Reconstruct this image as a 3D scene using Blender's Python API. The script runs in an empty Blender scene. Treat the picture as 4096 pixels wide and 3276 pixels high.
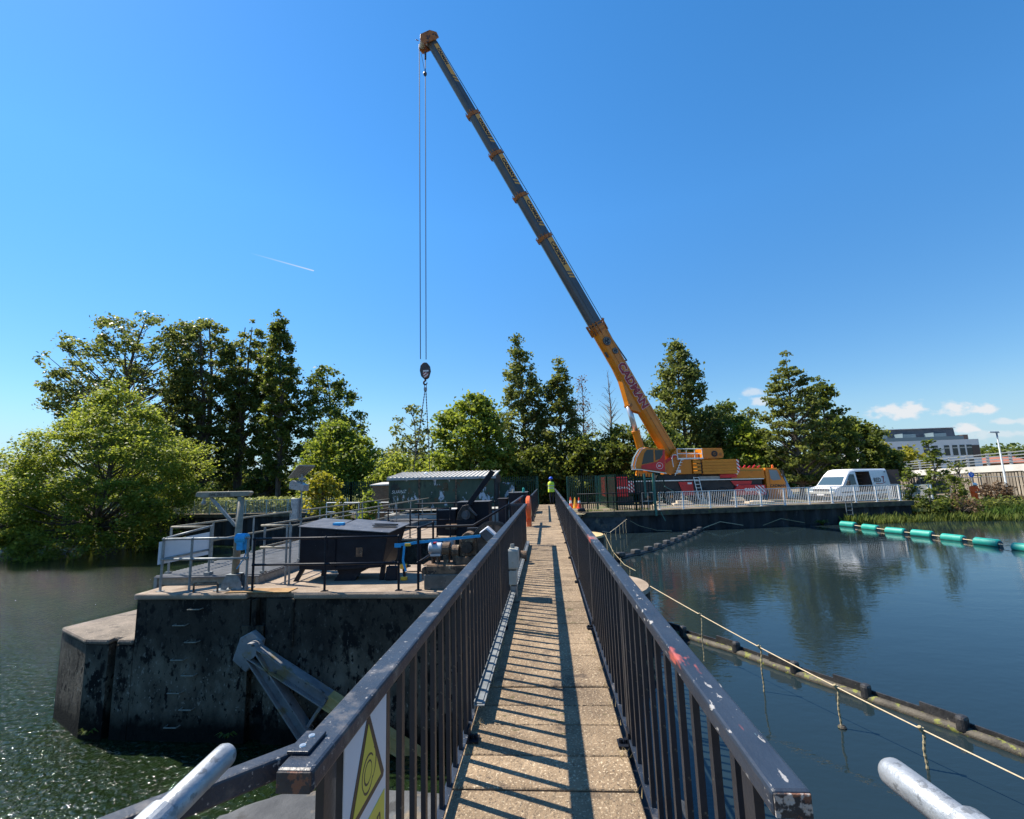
import bpy, math, random
import numpy as np
from mathutils import Vector, Matrix, Euler

SC = bpy.context.scene
COL = SC.collection
PI = math.pi
V = Vector
Z_PIER = -0.5      # top of the two concrete piers
Z_BANK = -0.65     # river banks
Z_UP = -2.03       # water above the sluice (right)
Z_DN = -3.40       # water below the sluice (left)

# ------------------------------------------------------------------ materials
def nodes_of(name):
    m = bpy.data.materials.new(name); m.use_nodes = True
    nt = m.node_tree
    return m, nt, nt.nodes, nt.links, nt.nodes['Principled BSDF']

def rgba(c): return (c[0], c[1], c[2], 1)

def mat(name, c1, c2=None, scale=3.0, rough=0.6, metal=0.0, bump=0.0, bscale=40.0, stretch=(1, 1, 1), detail=6,
        lo=0.35, hi=0.65, spots=(), spec=0.5, rvar=0.0, tide=(), isl=0.0):
    """Principled surface: two-colour noise, optional worn patches (colour, noise scale, threshold, softness), bump."""
    m, nt, N, L, P = nodes_of(name)
    tc = N.new('ShaderNodeTexCoord')
    mp = N.new('ShaderNodeMapping'); mp.inputs['Scale'].default_value = stretch
    L.new(tc.outputs['Object'], mp.inputs['Vector'])
    def noise(s, d=detail, off=0.0):
        n = N.new('ShaderNodeTexNoise'); n.inputs['Scale'].default_value = s; n.inputs['Detail'].default_value = d
        n.inputs['Roughness'].default_value = 0.62
        if off:
            a = N.new('ShaderNodeVectorMath'); a.inputs[1].default_value = (off, off * 1.7, off * .6)
            L.new(mp.outputs[0], a.inputs[0]); L.new(a.outputs[0], n.inputs['Vector'])
        else: L.new(mp.outputs[0], n.inputs['Vector'])
        return n
    col = None
    if c2 is not None:
        n1 = noise(scale)
        r = N.new('ShaderNodeValToRGB'); r.color_ramp.elements[0].position = lo; r.color_ramp.elements[1].position = hi
        r.color_ramp.elements[0].color = rgba(c1); r.color_ramp.elements[1].color = rgba(c2)
        L.new(n1.outputs['Fac'], r.inputs['Fac']); col = r.outputs['Color']
    for i, (c, s, th, soft) in enumerate(spots):
        n = noise(s, 5, 3.1 * (i + 1))
        r = N.new('ShaderNodeMapRange'); r.inputs['From Min'].default_value = th; r.inputs['From Max'].default_value = th + soft
        L.new(n.outputs['Fac'], r.inputs['Value'])
        mx = N.new('ShaderNodeMix'); mx.data_type = 'RGBA'
        L.new(r.outputs['Result'], mx.inputs[0])
        if col is None: mx.inputs[6].default_value = rgba(c1)
        else: L.new(col, mx.inputs[6])
        mx.inputs[7].default_value = rgba(c); col = mx.outputs[2]
    # tide marks: stain colour between two world heights with a ragged edge
    for i, (c, z0, z1, ragged, amount) in enumerate(tide):
        g = N.new('ShaderNodeNewGeometry'); sp = N.new('ShaderNodeSeparateXYZ'); L.new(g.outputs['Position'], sp.inputs[0])
        n = noise(1.9 + i, 6, 7.7 + i); ma = N.new('ShaderNodeMath'); ma.operation = 'MULTIPLY_ADD'; ma.inputs[1].default_value = ragged; L.new(n.outputs['Fac'], ma.inputs[0]); L.new(sp.outputs['Z'], ma.inputs[2])
        r = N.new('ShaderNodeMapRange'); r.inputs['From Min'].default_value = z0 + ragged * .5; r.inputs['From Max'].default_value = z1 + ragged * .5; r.inputs['To Max'].default_value = amount
        L.new(ma.outputs[0], r.inputs['Value'])
        mx = N.new('ShaderNodeMix'); mx.data_type = 'RGBA'; L.new(r.outputs['Result'], mx.inputs[0])
        L.new(col, mx.inputs[6]); mx.inputs[7].default_value = rgba(c); col = mx.outputs[2]
    if isl:                         # every separate slab or board has its own tone
        g = N.new('ShaderNodeNewGeometry'); r = N.new('ShaderNodeMapRange'); r.inputs['To Min'].default_value = 1 - isl; r.inputs['To Max'].default_value = 1 + isl
        L.new(g.outputs['Random Per Island'], r.inputs['Value']); h = N.new('ShaderNodeHueSaturation'); L.new(r.outputs['Result'], h.inputs['Value']); L.new(col, h.inputs['Color']); col = h.outputs['Color']
    if col is None: P.inputs['Base Color'].default_value = rgba(c1)
    else: L.new(col, P.inputs['Base Color'])
    P.inputs['Roughness'].default_value = rough; P.inputs['Metallic'].default_value = metal
    P.inputs['Specular IOR Level'].default_value = spec
    if rvar:
        n = noise(scale * 2.3, 4, 9.0); r = N.new('ShaderNodeMapRange')
        r.inputs['To Min'].default_value = rough - rvar; r.inputs['To Max'].default_value = rough + rvar
        L.new(n.outputs['Fac'], r.inputs['Value']); L.new(r.outputs['Result'], P.inputs['Roughness'])
    if bump:
        n = noise(bscale, 5, 5.0); b = N.new('ShaderNodeBump'); b.inputs['Strength'].default_value = bump
        b.inputs['Distance'].default_value = 0.02
        L.new(n.outputs['Fac'], b.inputs['Height']); L.new(b.outputs['Normal'], P.inputs['Normal'])
    return m

def leaf_mat(name, dark, light, trans=0.35, rough=0.5):
    m, nt, N, L, P = nodes_of(name)
    g = N.new('ShaderNodeNewGeometry')
    r = N.new('ShaderNodeValToRGB'); e = r.color_ramp.elements
    e[0].color = rgba(dark); e[1].color = rgba(light); e[0].position = 0.0; e[1].position = 1.0
    L.new(g.outputs['Random Per Island'], r.inputs['Fac'])
    L.new(r.outputs['Color'], P.inputs['Base Color']); P.inputs['Roughness'].default_value = rough
    P.inputs['Specular IOR Level'].default_value = 0.22
    t = N.new('ShaderNodeBsdfTranslucent')
    h = N.new('ShaderNodeHueSaturation'); h.inputs['Saturation'].default_value = 1.1; h.inputs['Value'].default_value = 1.5; h.inputs['Hue'].default_value = 0.485
    L.new(r.outputs['Color'], h.inputs['Color']); L.new(h.outputs['Color'], t.inputs['Color'])
    ms = N.new('ShaderNodeMixShader'); ms.inputs[0].default_value = trans
    L.new(P.outputs[0], ms.inputs[1]); L.new(t.outputs[0], ms.inputs[2])
    L.new(ms.outputs[0], N['Material Output'].inputs['Surface'])
    return m

def water_mat(name, c, scale, strength, stretch, big, bigstr, rough=0.03, calm=.35):
    m, nt, N, L, P = nodes_of(name)
    P.inputs['Base Color'].default_value = rgba(c); P.inputs['Roughness'].default_value = rough
    P.inputs['IOR'].default_value = 1.333
    tc = N.new('ShaderNodeTexCoord')
    def nz(s, st, d, dist=0.0, kind='noise'):
        mp = N.new('ShaderNodeMapping'); mp.inputs['Scale'].default_value = st; mp.inputs['Rotation'].default_value = (0, 0, 0.35)
        L.new(tc.outputs['Object'], mp.inputs['Vector'])
        n = N.new('ShaderNodeTexNoise'); n.inputs['Scale'].default_value = s; n.inputs['Detail'].default_value = d
        n.inputs['Distortion'].default_value = dist
        L.new(mp.outputs[0], n.inputs['Vector']); return n
    a = nz(scale, stretch, 3, 0.4); b = nz(big, stretch, 2, 0.2)
    b1 = N.new('ShaderNodeBump'); b1.inputs['Strength'].default_value = 1.0; b1.inputs['Distance'].default_value = bigstr
    L.new(b.outputs['Fac'], b1.inputs['Height'])
    # calm and ruffled areas alternate
    c1 = nz(0.13, (1, 1, 1), 2); rr = N.new('ShaderNodeMapRange')
    rr.inputs['From Min'].default_value = 0.38; rr.inputs['From Max'].default_value = 0.62
    rr.inputs['To Min'].default_value = calm; rr.inputs['To Max'].default_value = 1.0
    L.new(c1.outputs['Fac'], rr.inputs['Value'])
    b2 = N.new('ShaderNodeBump'); b2.inputs['Distance'].default_value = strength
    L.new(rr.outputs['Result'], b2.inputs['Strength'])
    L.new(a.outputs['Fac'], b2.inputs['Height']); L.new(b1.outputs['Normal'], b2.inputs['Normal'])
    L.new(b2.outputs['Normal'], P.inputs['Normal'])
    return m

MT = {}
MT['rail'] = mat('painted_rail', (0.009, 0.015, 0.028), (0.022, 0.032, 0.050), 5, 0.42, 0, 0.15, 90, rvar=0.12,
                 spots=[((0.28, 0.27, 0.26), 24, 0.66, 0.03), ((0.09, 0.085, 0.085), 6, 0.58, 0.08), ((.26, .25, .24), 60, .64, .04)])
MT['rail_worn'] = mat('worn_painted_rail', (0.011, 0.018, 0.032), (0.028, 0.039, 0.058), 5, 0.42, 0, 0.15, 90, stretch=(1, .35, 1), rvar=0.12,
                 spots=[((0.17, 0.125, 0.11), 2.6, 0.56, 0.08), ((0.36, 0.08, 0.06), 3.4, 0.62, 0.03), ((0.36, 0.34, 0.31), 17, 0.66, 0.03), ((0.25, 0.42, 0.46), 5.0, 0.66, 0.02), ((.30, .29, .28), 40, .64, .03)])
MT['rail_end'] = mat('chipped_rail_end', (0.022, 0.02, 0.022), (0.05, 0.045, 0.042), 12, 0.7, 0, 0.4, 60,
                 spots=[((0.16, 0.07, 0.04), 22, 0.53, 0.04), ((0.36, 0.33, 0.30), 13, 0.60, 0.03)])
MT['baluster'] = mat('baluster_paint', (0.004, 0.007, 0.013), (0.013, 0.019, 0.030), 6, 0.42, 0, 0.1, 80,
                 spots=[((0.10, 0.09, 0.07), 18, 0.67, 0.03)])
MT['deck'] = mat('deck_concrete', (0.17, 0.118, 0.070), (0.29, 0.208, 0.128), 3.2, 0.9, 0, 1.0, 38, spots=[
                 ((0.15, 0.105, 0.065), 1.1, 0.54, 0.12), ((0.50, 0.40, 0.27), 60, 0.57, 0.06), ((0.10, 0.072, 0.048), 42, 0.60, 0.05), ((0.10, 0.085, 0.035), 5, 0.64, 0.05), ((.085, .06, .04), 2.1, .60, .07)], isl=.16)
MT['pier_top'] = mat('pier_top_concrete', (0.20, 0.15, 0.105), (0.32, 0.25, 0.185), 1.7, 0.9, 0, 0.5, 40, spots=[
                 ((0.14, 0.095, 0.06), 0.9, 0.57, 0.12), ((0.42, 0.33, 0.25), 40, 0.60, 0.05)])
MT['ledge_top'] = mat('speckled_ledge_concrete', (0.12, 0.098, 0.075), (0.22, 0.18, 0.14), 2.2, 0.9, 0, 0.6, 35, spots=[((0.07, 0.058, 0.045), 3, 0.57, 0.08), ((0.34, 0.28, 0.22), 30, 0.60, 0.05)])
MT['pier_wall'] = mat('stained_pier_concrete', (0.060, 0.050, 0.037), (0.185, 0.155, 0.112), 1.6, 0.9, 0, 0.8, 20, stretch=(1.25, 1.25, 0.75), spec=.2, spots=[
                 ((0.008, 0.0078, 0.0075), 1.9, 0.55, 0.06), ((0.17, 0.15, 0.115), 2.7, 0.60, 0.07), ((0.26, 0.235, 0.19), 13, 0.615, 0.03), ((0.008, .0075, .007), 7, .57, .05)],
                 tide=[((0.013, 0.0122, 0.0115), -2.15, -1.3, 1.7, .74), ((0.004, 0.0045, 0.003), -2.75, -3.15, .5, .95)])
MT['pier_low'] = mat('paler_lower_concrete', (0.030, 0.025, 0.018), (0.095, 0.078, 0.055), 1.7, 0.9, 0, 0.7, 24, stretch=(1.3, 1.3, 0.6), spec=.2, spots=[
                 ((0.008, 0.0075, 0.007), 2.2, 0.545, 0.06), ((0.17, 0.15, 0.12), 9, 0.66, 0.03), ((0.012, .011, .01), 7, .6, .04)])
MT['algae'] = mat('waterline_algae', (0.004, 0.0045, 0.003), (0.018, 0.02, 0.008), 5, 0.6, 0, 0.6, 30)
MT['plinth'] = mat('weathered_plinth', (0.11, 0.098, 0.08), (0.19, 0.17, 0.14), 3, .9, 0, .5, 30, spots=[((0.05, .045, .04), 4, .57, .06), ((.28, .25, .21), 20, .64, .04)])
MT['conc'] = mat('pale_concrete', (0.30, 0.30, 0.28), (0.42, 0.41, 0.38), 2, 0.85, 0, 0.4, 30, spots=[((0.16, 0.15, 0.13), 1.1, 0.6, 0.1)])
MT['conc_shaded'] = mat('shaded_concrete_sun_patch', (0.035, 0.038, 0.042), (0.085, 0.088, 0.09), 2.2, 0.8, 0, 0.4, 30, spots=[((0.03, 0.03, 0.03), 3.2, 0.55, 0.06), ((0.22, 0.165, 0.10), 1.6, .60, .08)])  # abutment shade painted as dark blue-grey, its sunlit patch as tan
MT['coping'] = mat('mossy_coping', (0.04, 0.034, 0.025), (0.13, 0.105, 0.07), 2.2, 0.9, 0, 0.7, 20, spots=[((0.10, 0.105, 0.035), 3, 0.58, 0.06), ((0.3, 0.28, 0.24), 20, .68, .03)])
MT['pile'] = mat('rusty_sheet_piling', (0.010, 0.010, 0.012), (0.038, 0.036, 0.037), 1.1, 0.75, 0.1, 0.5, 22, stretch=(1, 1, 0.5), spots=[((0.075, 0.07, 0.07), 3, 0.63, 0.06), ((0.05, 0.025, 0.015), 1.6, 0.62, 0.08)])
MT['black'] = mat('black_painted_steel', (0.004, 0.006, 0.012), (0.010, 0.014, 0.022), 4, 0.5, 0, 0.15, 50, spec=.22, spots=[((0.07, 0.065, 0.06), 24, 0.66, 0.03)])
MT['black_skylit'] = mat('skylit_black_lid', (0.055, 0.056, 0.062), (0.11, 0.11, 0.115), 4, 0.45, 0, 0.15, 50, spots=[((0.30, 0.28, 0.26), 14, 0.66, 0.03)])  # sky light on the lids painted in as a paler black, with flecks
MT['galv'] = mat('galvanised_steel', (0.17, 0.185, 0.19), (0.29, 0.31, 0.31), 9, 0.5, 0.4, 0.1, 60, spots=[((0.20, 0.185, 0.15), 12, 0.60, 0.08)])
MT['galv_near'] = mat('galvanised_pipe', (0.24, 0.26, 0.28), (0.40, 0.42, 0.44), 14, 0.45, 0.4, 0.15, 70, spots=[((0.18, 0.19, 0.20), 30, 0.58, 0.04), ((0.52, 0.53, 0.54), 60, 0.66, 0.04)], rvar=.1)
MT['galv_brown'] = mat('lichened_pipe', (0.17, 0.155, 0.12), (0.28, 0.26, 0.205), 10, 0.7, 0.1, 0.2, 60)
MT['grating'] = mat('ribbed_gangway_deck', (0.13, 0.135, 0.14), (0.21, 0.215, 0.22), 3, 0.7, 0.1, 0.1, 40)
MT['white_rail'] = mat('white_guard_rail', (0.62, 0.62, 0.60), (0.78, 0.78, 0.76), 4, 0.5)
MT['white'] = mat('white_paint', (0.74, 0.75, 0.76), (0.82, 0.82, 0.82), 3, 0.35)
MT['offwhite'] = mat('dull_white_plastic', (0.34, 0.335, 0.29), (0.46, 0.45, 0.40), 6, 0.5, spots=[((0.34, 0.31, 0.22), 8, .62, .08)])
MT['board'] = mat('faded_white_board', (0.58, 0.60, 0.64), (0.70, 0.71, 0.74), 2, 0.5)
MT['pale_green_rail'] = mat('pale_green_railing', (0.36, 0.43, 0.40), (0.50, 0.56, 0.53), 4, 0.55)
MT['yellow_sign'] = mat('yellow_sign_vinyl', (0.66, 0.56, 0.06), None, rough=0.4)
MT['sign_white'] = mat('white_sign_vinyl', (0.62, 0.64, 0.68), (0.70, 0.71, 0.74), 3, 0.35, spots=[((0.45, 0.42, 0.36), 30, .7, .03)])
MT['sign_black'] = mat('sign_black_print', (0.03, 0.022, 0.018), None, rough=0.45)
MT['screw'] = mat('bright_screw', (0.6, 0.6, 0.58), None, rough=0.3, metal=0.8)
MT['arm'] = mat('gate_arm_paint', (0.16, 0.165, 0.172), (0.26, 0.262, 0.258), 3, 0.6, 0, 0.3, 30, spots=[((0.22, 0.17, 0.08), 2.3, 0.56, 0.1), ((0.06, 0.055, 0.05), 5, 0.62, 0.05)])
MT['arm_sunlit'] = mat('sunlit_ochre_gate_arm', (0.42, 0.31, 0.10), (0.56, 0.44, 0.19), 4, 0.6, 0, 0.3, 30)  # sunlight falling on one length of the arm, painted in as ochre
MT['rust'] = mat('rusty_machinery', (0.05, 0.035, 0.025), (0.24, 0.15, 0.09), 7, 0.8, 0.1, 0.5, 50, spots=[((0.42, 0.33, 0.22), 9, 0.60, 0.06), ((0.02, 0.018, 0.018), 6, 0.58, 0.06)])
MT['grease'] = mat('greased_gear', (0.012, 0.011, 0.011), (0.05, 0.04, 0.034), 9, 0.45, 0.2, 0.4, 60)
MT['gear_face'] = mat('dusty_gear_web', (0.10, 0.075, 0.06), (0.26, 0.19, 0.15), 6, 0.8, 0, 0.3, 40)
MT['silver'] = mat('silver_motor_paint', (0.36, 0.38, 0.41), (0.48, 0.50, 0.53), 5, 0.4, 0.3)
MT['blue_strap'] = mat('blue_webbing', (0.02, 0.28, 0.58), (0.04, 0.38, 0.70), 20, 0.7)
MT['orange_plastic'] = mat('orange_plastic', (0.72, 0.10, 0.025), (0.80, 0.16, 0.05), 3, 0.4, spots=[((0.75, 0.38, 0.12), 2.0, 0.6, 0.1)])
MT['teal'] = mat('teal_float', (0.012, 0.26, 0.20), (0.02, 0.34, 0.265), 2, 0.45, spots=[((0.10, 0.32, 0.22), 4, .58, .06)], tide=[((.05, .07, .035), -1.98, -2.06, .05, .85)])
MT['teal_dark'] = mat('float_end', (0.02, 0.06, 0.07), (0.03, 0.09, 0.10), 4, 0.5)
MT['boom_black'] = mat('black_boom_float', (0.015, 0.015, 0.016), (0.045, 0.043, 0.042), 7, 0.5, 0, .4, 40, spots=[((0.16, 0.15, 0.12), 12, .64, .05)])
MT['boom_weed'] = mat('weedy_boom_pipe', (0.035, 0.03, 0.022), (0.10, 0.085, 0.06), 6, 0.7, 0, .5, 40, spots=[((0.17, 0.18, 0.03), 7, 0.56, 0.06)])
MT['boom_grey'] = mat('grey_float_block', (0.035, 0.036, 0.037), (0.10, 0.10, 0.098), 5, 0.7)
MT['rope'] = mat('cream_rope', (0.52, 0.40, 0.24), (0.66, 0.54, 0.36), 30, 0.8)
MT['rope_dirty'] = mat('weathered_rope', (0.22, 0.18, 0.10), (0.42, 0.36, 0.22), 40, 0.9, 0, .4, 120)
MT['crane_orange'] = mat('crane_orange_paint', (0.56, 0.172, 0.007), (0.62, 0.205, 0.010), 1.2, 0.34, spots=[((0.36, 0.13, 0.012), 2.2, .62, .1)])
MT['crane_orange2'] = mat('counterweight_orange', (0.58, 0.19, 0.008), (0.64, 0.235, 0.014), 1.5, 0.45)
MT['boom_blue'] = mat('slate_boom_paint', (0.055, 0.068, 0.085), (0.072, 0.085, 0.10), 0.8, 0.35)
MT['boom_seam'] = mat('boom_seam', (0.03, 0.036, 0.045), None, rough=.5)
MT['sticker'] = mat('orange_sticker', (0.62, 0.33, 0.07), None, rough=.4)
MT['collar'] = mat('boom_collar_orange', (0.30, 0.095, 0.012), (0.40, 0.14, 0.02), 4, .5, spots=[((0.06, 0.03, 0.015), 3, .56, .05)])
MT['crane_red'] = mat('crane_red_paint', (0.52, 0.012, 0.018), (0.58, 0.018, 0.024), 2, 0.32)
MT['crane_black'] = mat('crane_chassis_black', (0.012, 0.012, 0.014), (0.028, 0.027, 0.028), 3, 0.55)
MT['tyre'] = mat('tyre_rubber', (0.018, 0.017, 0.016), (0.04, 0.036, 0.032), 9, 0.85)
MT['text_black'] = mat('black_lettering', (0.015, 0.013, 0.014), None, rough=.4)
MT['text_red'] = mat('crimson_lettering', (0.30, 0.006, 0.022), None, rough=.4)
MT['text_white'] = mat('white_lettering', (0.78, 0.76, 0.74), None, rough=.4)
MT['text_green'] = mat('olive_lettering', (0.22, 0.2, 0.03), None, rough=.4)
MT['alu'] = mat('aluminium', (0.60, 0.61, 0.62), (0.70, 0.71, 0.72), 8, 0.35, 0.6)
MT['chrome'] = mat('ram_chrome', (0.50, 0.51, 0.53), None, rough=0.3, metal=.6)
MT['beacon'] = mat('orange_beacon', (0.85, 0.16, 0.02), None, rough=.25)
MT['wire'] = mat('wire_rope', (0.03, 0.032, 0.036), None, rough=.5, metal=.3)
MT['chain'] = mat('lifting_chain', (0.05, 0.05, 0.052), None, rough=.5, metal=.3)
MT['block_dark'] = mat('hook_block_steel', (0.03, 0.025, 0.028), (0.07, 0.055, 0.05), 4, .5)
MT['shed'] = mat('green_shed_steel', (0.046, 0.070, 0.050), (0.080, 0.108, 0.074), 1.4, 0.75, 0, .2, 20, stretch=(1, 1, .5), spec=.25, spots=[
                 ((0.10, 0.07, 0.04), 2.2, 0.585, 0.05), ((0.50, 0.52, 0.56), 2.6, 0.585, 0.03), ((0.16, 0.055, 0.03), 3.4, 0.67, 0.03), ((0.03, 0.04, 0.036), 1.1, 0.57, 0.08)])
MT['shed_edge'] = mat('shed_trim', (0.24, 0.26, 0.27), (0.36, 0.37, 0.37), 4, .5, spots=[((0.10, 0.07, 0.05), 5, .6, .05)])
MT['roof'] = mat('ribbed_roof_sheet', (0.42, 0.40, 0.36), (0.56, 0.53, 0.48), 3, 0.6, 0, .1, 20, spots=[((0.30, 0.24, 0.18), 3, .6, .1)])
MT['wood'] = mat('weathered_boards', (0.17, 0.145, 0.115), (0.34, 0.295, 0.235), 2.2, 0.85, 0, .3, 30, stretch=(5, 5, .4), isl=.35)
MT['mat_timber'] = mat('pale_timber_mat', (0.46, 0.37, 0.26), (0.60, 0.50, 0.37), 3, .85)
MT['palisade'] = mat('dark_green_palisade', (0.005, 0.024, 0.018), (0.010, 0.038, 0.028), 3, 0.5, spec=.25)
MT['palisade_lit'] = mat('lit_green_fence_post', (0.03, 0.13, 0.10), (0.05, 0.18, 0.14), 3, 0.4)  # lit copy of the palisade green, the light put into the colour
MT['bark'] = mat('tree_bark', (0.06, 0.048, 0.038), (0.14, 0.115, 0.09), 4, 0.9, 0, .6, 14, stretch=(1, 1, .3))
MT['bark_pale'] = mat('pale_bark', (0.16, 0.13, 0.105), (0.26, 0.22, 0.18), 4, 0.9, 0, .6, 14, stretch=(1, 1, .3))
MT['hivis'] = mat('hi_vis_yellow', (0.62, 0.80, 0.03), (0.70, 0.86, 0.06), 6, .7)
MT['hivis_orange'] = mat('hi_vis_orange', (0.85, 0.10, 0.015), (0.92, 0.14, 0.02), 6, .7)
MT['reflect'] = mat('reflective_tape', (0.55, 0.56, 0.55), None, rough=.3)
MT['navy'] = mat('dark_trousers', (0.012, 0.012, 0.018), (0.02, 0.02, 0.028), 6, .8)
MT['skin'] = mat('skin_tone', (0.42, 0.25, 0.18), None, rough=.55)
MT['helmet_blue'] = mat('blue_helmet', (0.02, 0.09, 0.55), None, rough=.3)
MT['helmet_white'] = mat('white_helmet', (0.78, 0.78, 0.76), None, rough=.3)
MT['tool_yellow'] = mat('tool_yellow', (0.75, 0.42, 0.03), None, rough=.4)
MT['render_white'] = mat('white_render', (0.62, 0.62, 0.62), (0.72, 0.72, 0.71), .3, .8, spots=[((0.42, 0.36, 0.28), .22, .66, .04)])
MT['zinc'] = mat('dark_standing_seam', (0.06, 0.065, 0.08), (0.085, 0.09, 0.105), .4, .5, stretch=(3, 3, .2))
MT['brown_clad'] = mat('brown_cladding', (0.09, 0.06, 0.05), None, rough=.7)
MT['lamp_post'] = mat('lamp_post_grey', (0.30, 0.34, 0.36), (0.38, 0.42, 0.44), 4, .45, .3)
MT['blue_sign'] = mat('blue_sign', (0.02, 0.16, 0.70), None, rough=.4)
MT['red_roof'] = mat('red_tile_roof', (0.30, 0.10, 0.06), (0.40, 0.15, 0.09), 1, .8)
MT['cone_red'] = mat('cone_orange', (0.75, 0.09, 0.03), None, rough=.5)
MT['straw'] = mat('dry_straw', (0.42, 0.30, 0.13), (0.55, 0.42, 0.22), 3, .9)

def glass_mat(name, c, rough=.05):
    m, nt, N, L, P = nodes_of(name)
    P.inputs['Base Color'].default_value = rgba(c); P.inputs['Roughness'].default_value = rough
    P.inputs['Specular IOR Level'].default_value = .4; return m
MT['glass'] = glass_mat('dark_window_glass', (0.02, 0.03, 0.035))
MT['glass_pale'] = glass_mat('pale_window_glass', (0.16, 0.22, 0.25))
MT['glass_blue'] = glass_mat('windscreen_glass', (0.05, 0.09, 0.12))
MT['pv'] = glass_mat('solar_cells_back', (0.16, 0.15, 0.13), .5)

def brick_mat():
    m, nt, N, L, P = nodes_of('brown_brickwork')
    tc = N.new('ShaderNodeTexCoord'); mp = N.new('ShaderNodeMapping'); mp.inputs['Rotation'].default_value = (PI / 2, 0, 0)
    L.new(tc.outputs['Object'], mp.inputs['Vector'])
    b = N.new('ShaderNodeTexBrick'); b.inputs['Scale'].default_value = 4.5
    b.inputs['Color1'].default_value = (0.17, 0.09, 0.055, 1); b.inputs['Color2'].default_value = (0.27, 0.16, 0.09, 1)
    b.inputs['Mortar'].default_value = (0.10, 0.085, 0.07, 1); b.inputs['Mortar Size'].default_value = .03
    L.new(mp.outputs[0], b.inputs['Vector']); L.new(b.outputs['Color'], P.inputs['Base Color']); P.inputs['Roughness'].default_value = .9
    return m
MT['brick'] = brick_mat()
def stripe_mat(name, c1, c2, scale, rot):
    m, nt, N, L, P = nodes_of(name)
    tc = N.new('ShaderNodeTexCoord'); mp = N.new('ShaderNodeMapping'); mp.inputs['Rotation'].default_value = rot
    w = N.new('ShaderNodeTexWave'); w.inputs['Scale'].default_value = scale; w.wave_profile = 'SIN'
    r = N.new('ShaderNodeValToRGB'); r.color_ramp.interpolation = 'CONSTANT'
    r.color_ramp.elements[0].color = rgba(c1); r.color_ramp.elements[1].color = rgba(c2); r.color_ramp.elements[1].position = .5
    L.new(tc.outputs['Object'], mp.inputs[0]); L.new(mp.outputs[0], w.inputs['Vector']); L.new(w.outputs['Fac'], r.inputs[0])
    L.new(r.outputs[0], P.inputs['Base Color']); P.inputs['Roughness'].default_value = .4; return m
MT['chevron'] = stripe_mat('red_white_chevrons', (0.50, 0.02, 0.03), (0.75, 0.73, 0.72), 1.4, (0, PI / 4, 0))
MT['block_stripe'] = stripe_mat('block_warning_stripes', (0.30, 0.04, 0.03), (0.68, 0.60, 0.56), 1.7, (0, -PI / 3.4, 0))
MT['ground'] = mat('bank_ground', (0.12, 0.09, 0.06), (0.24, 0.185, 0.125), .35, .95, 0, .5, 6, spots=[((0.09, 0.11, 0.035), .5, .5, .12), ((0.42, 0.36, 0.27), 2, .62, .08)])
MT['mud'] = mat('river_bank_mud', (0.06, 0.05, 0.035), (0.13, 0.11, 0.075), 1, .9)

MT['leaf_dark'] = leaf_mat('leaf_dark_green', (0.042, 0.068, 0.015), (0.165, 0.200, 0.045), .52)
MT['leaf_poplar'] = leaf_mat('leaf_poplar', (0.048, 0.074, 0.018), (0.20, 0.23, 0.065), .52, .36)
MT['leaf_mid'] = leaf_mat('leaf_mid_green', (0.055, 0.09, 0.018), (0.160, 0.20, 0.045), .45)
MT['leaf_maple'] = leaf_mat('leaf_bright_maple', (0.075, 0.125, 0.018), (0.25, 0.30, 0.06), .50)
MT['leaf_light'] = leaf_mat('leaf_light_willow', (0.10, 0.15, 0.024), (0.30, 0.345, 0.075), .50)
MT['leaf_yellow'] = leaf_mat('leaf_yellow_green', (0.15, 0.17, 0.02), (0.33, 0.31, 0.055), .45)
MT['leaf_alder'] = leaf_mat('leaf_alder', (0.056, 0.082, 0.020), (0.19, 0.215, 0.06), .50)
MT['leaf_brown'] = leaf_mat('leaf_dry_brown', (0.10, 0.065, 0.035), (0.20, 0.14, 0.08), .3)
MT['reed'] = leaf_mat('reed_blades', (0.05, 0.085, 0.016), (0.19, 0.22, 0.055), .38)
MT['iris'] = leaf_mat('iris_blades', (0.022, 0.05, 0.012), (0.10, 0.16, 0.03), .35)
MT['grass'] = leaf_mat('grass_blades', (0.10, 0.14, 0.04), (0.30, 0.32, 0.13), .4)

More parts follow.
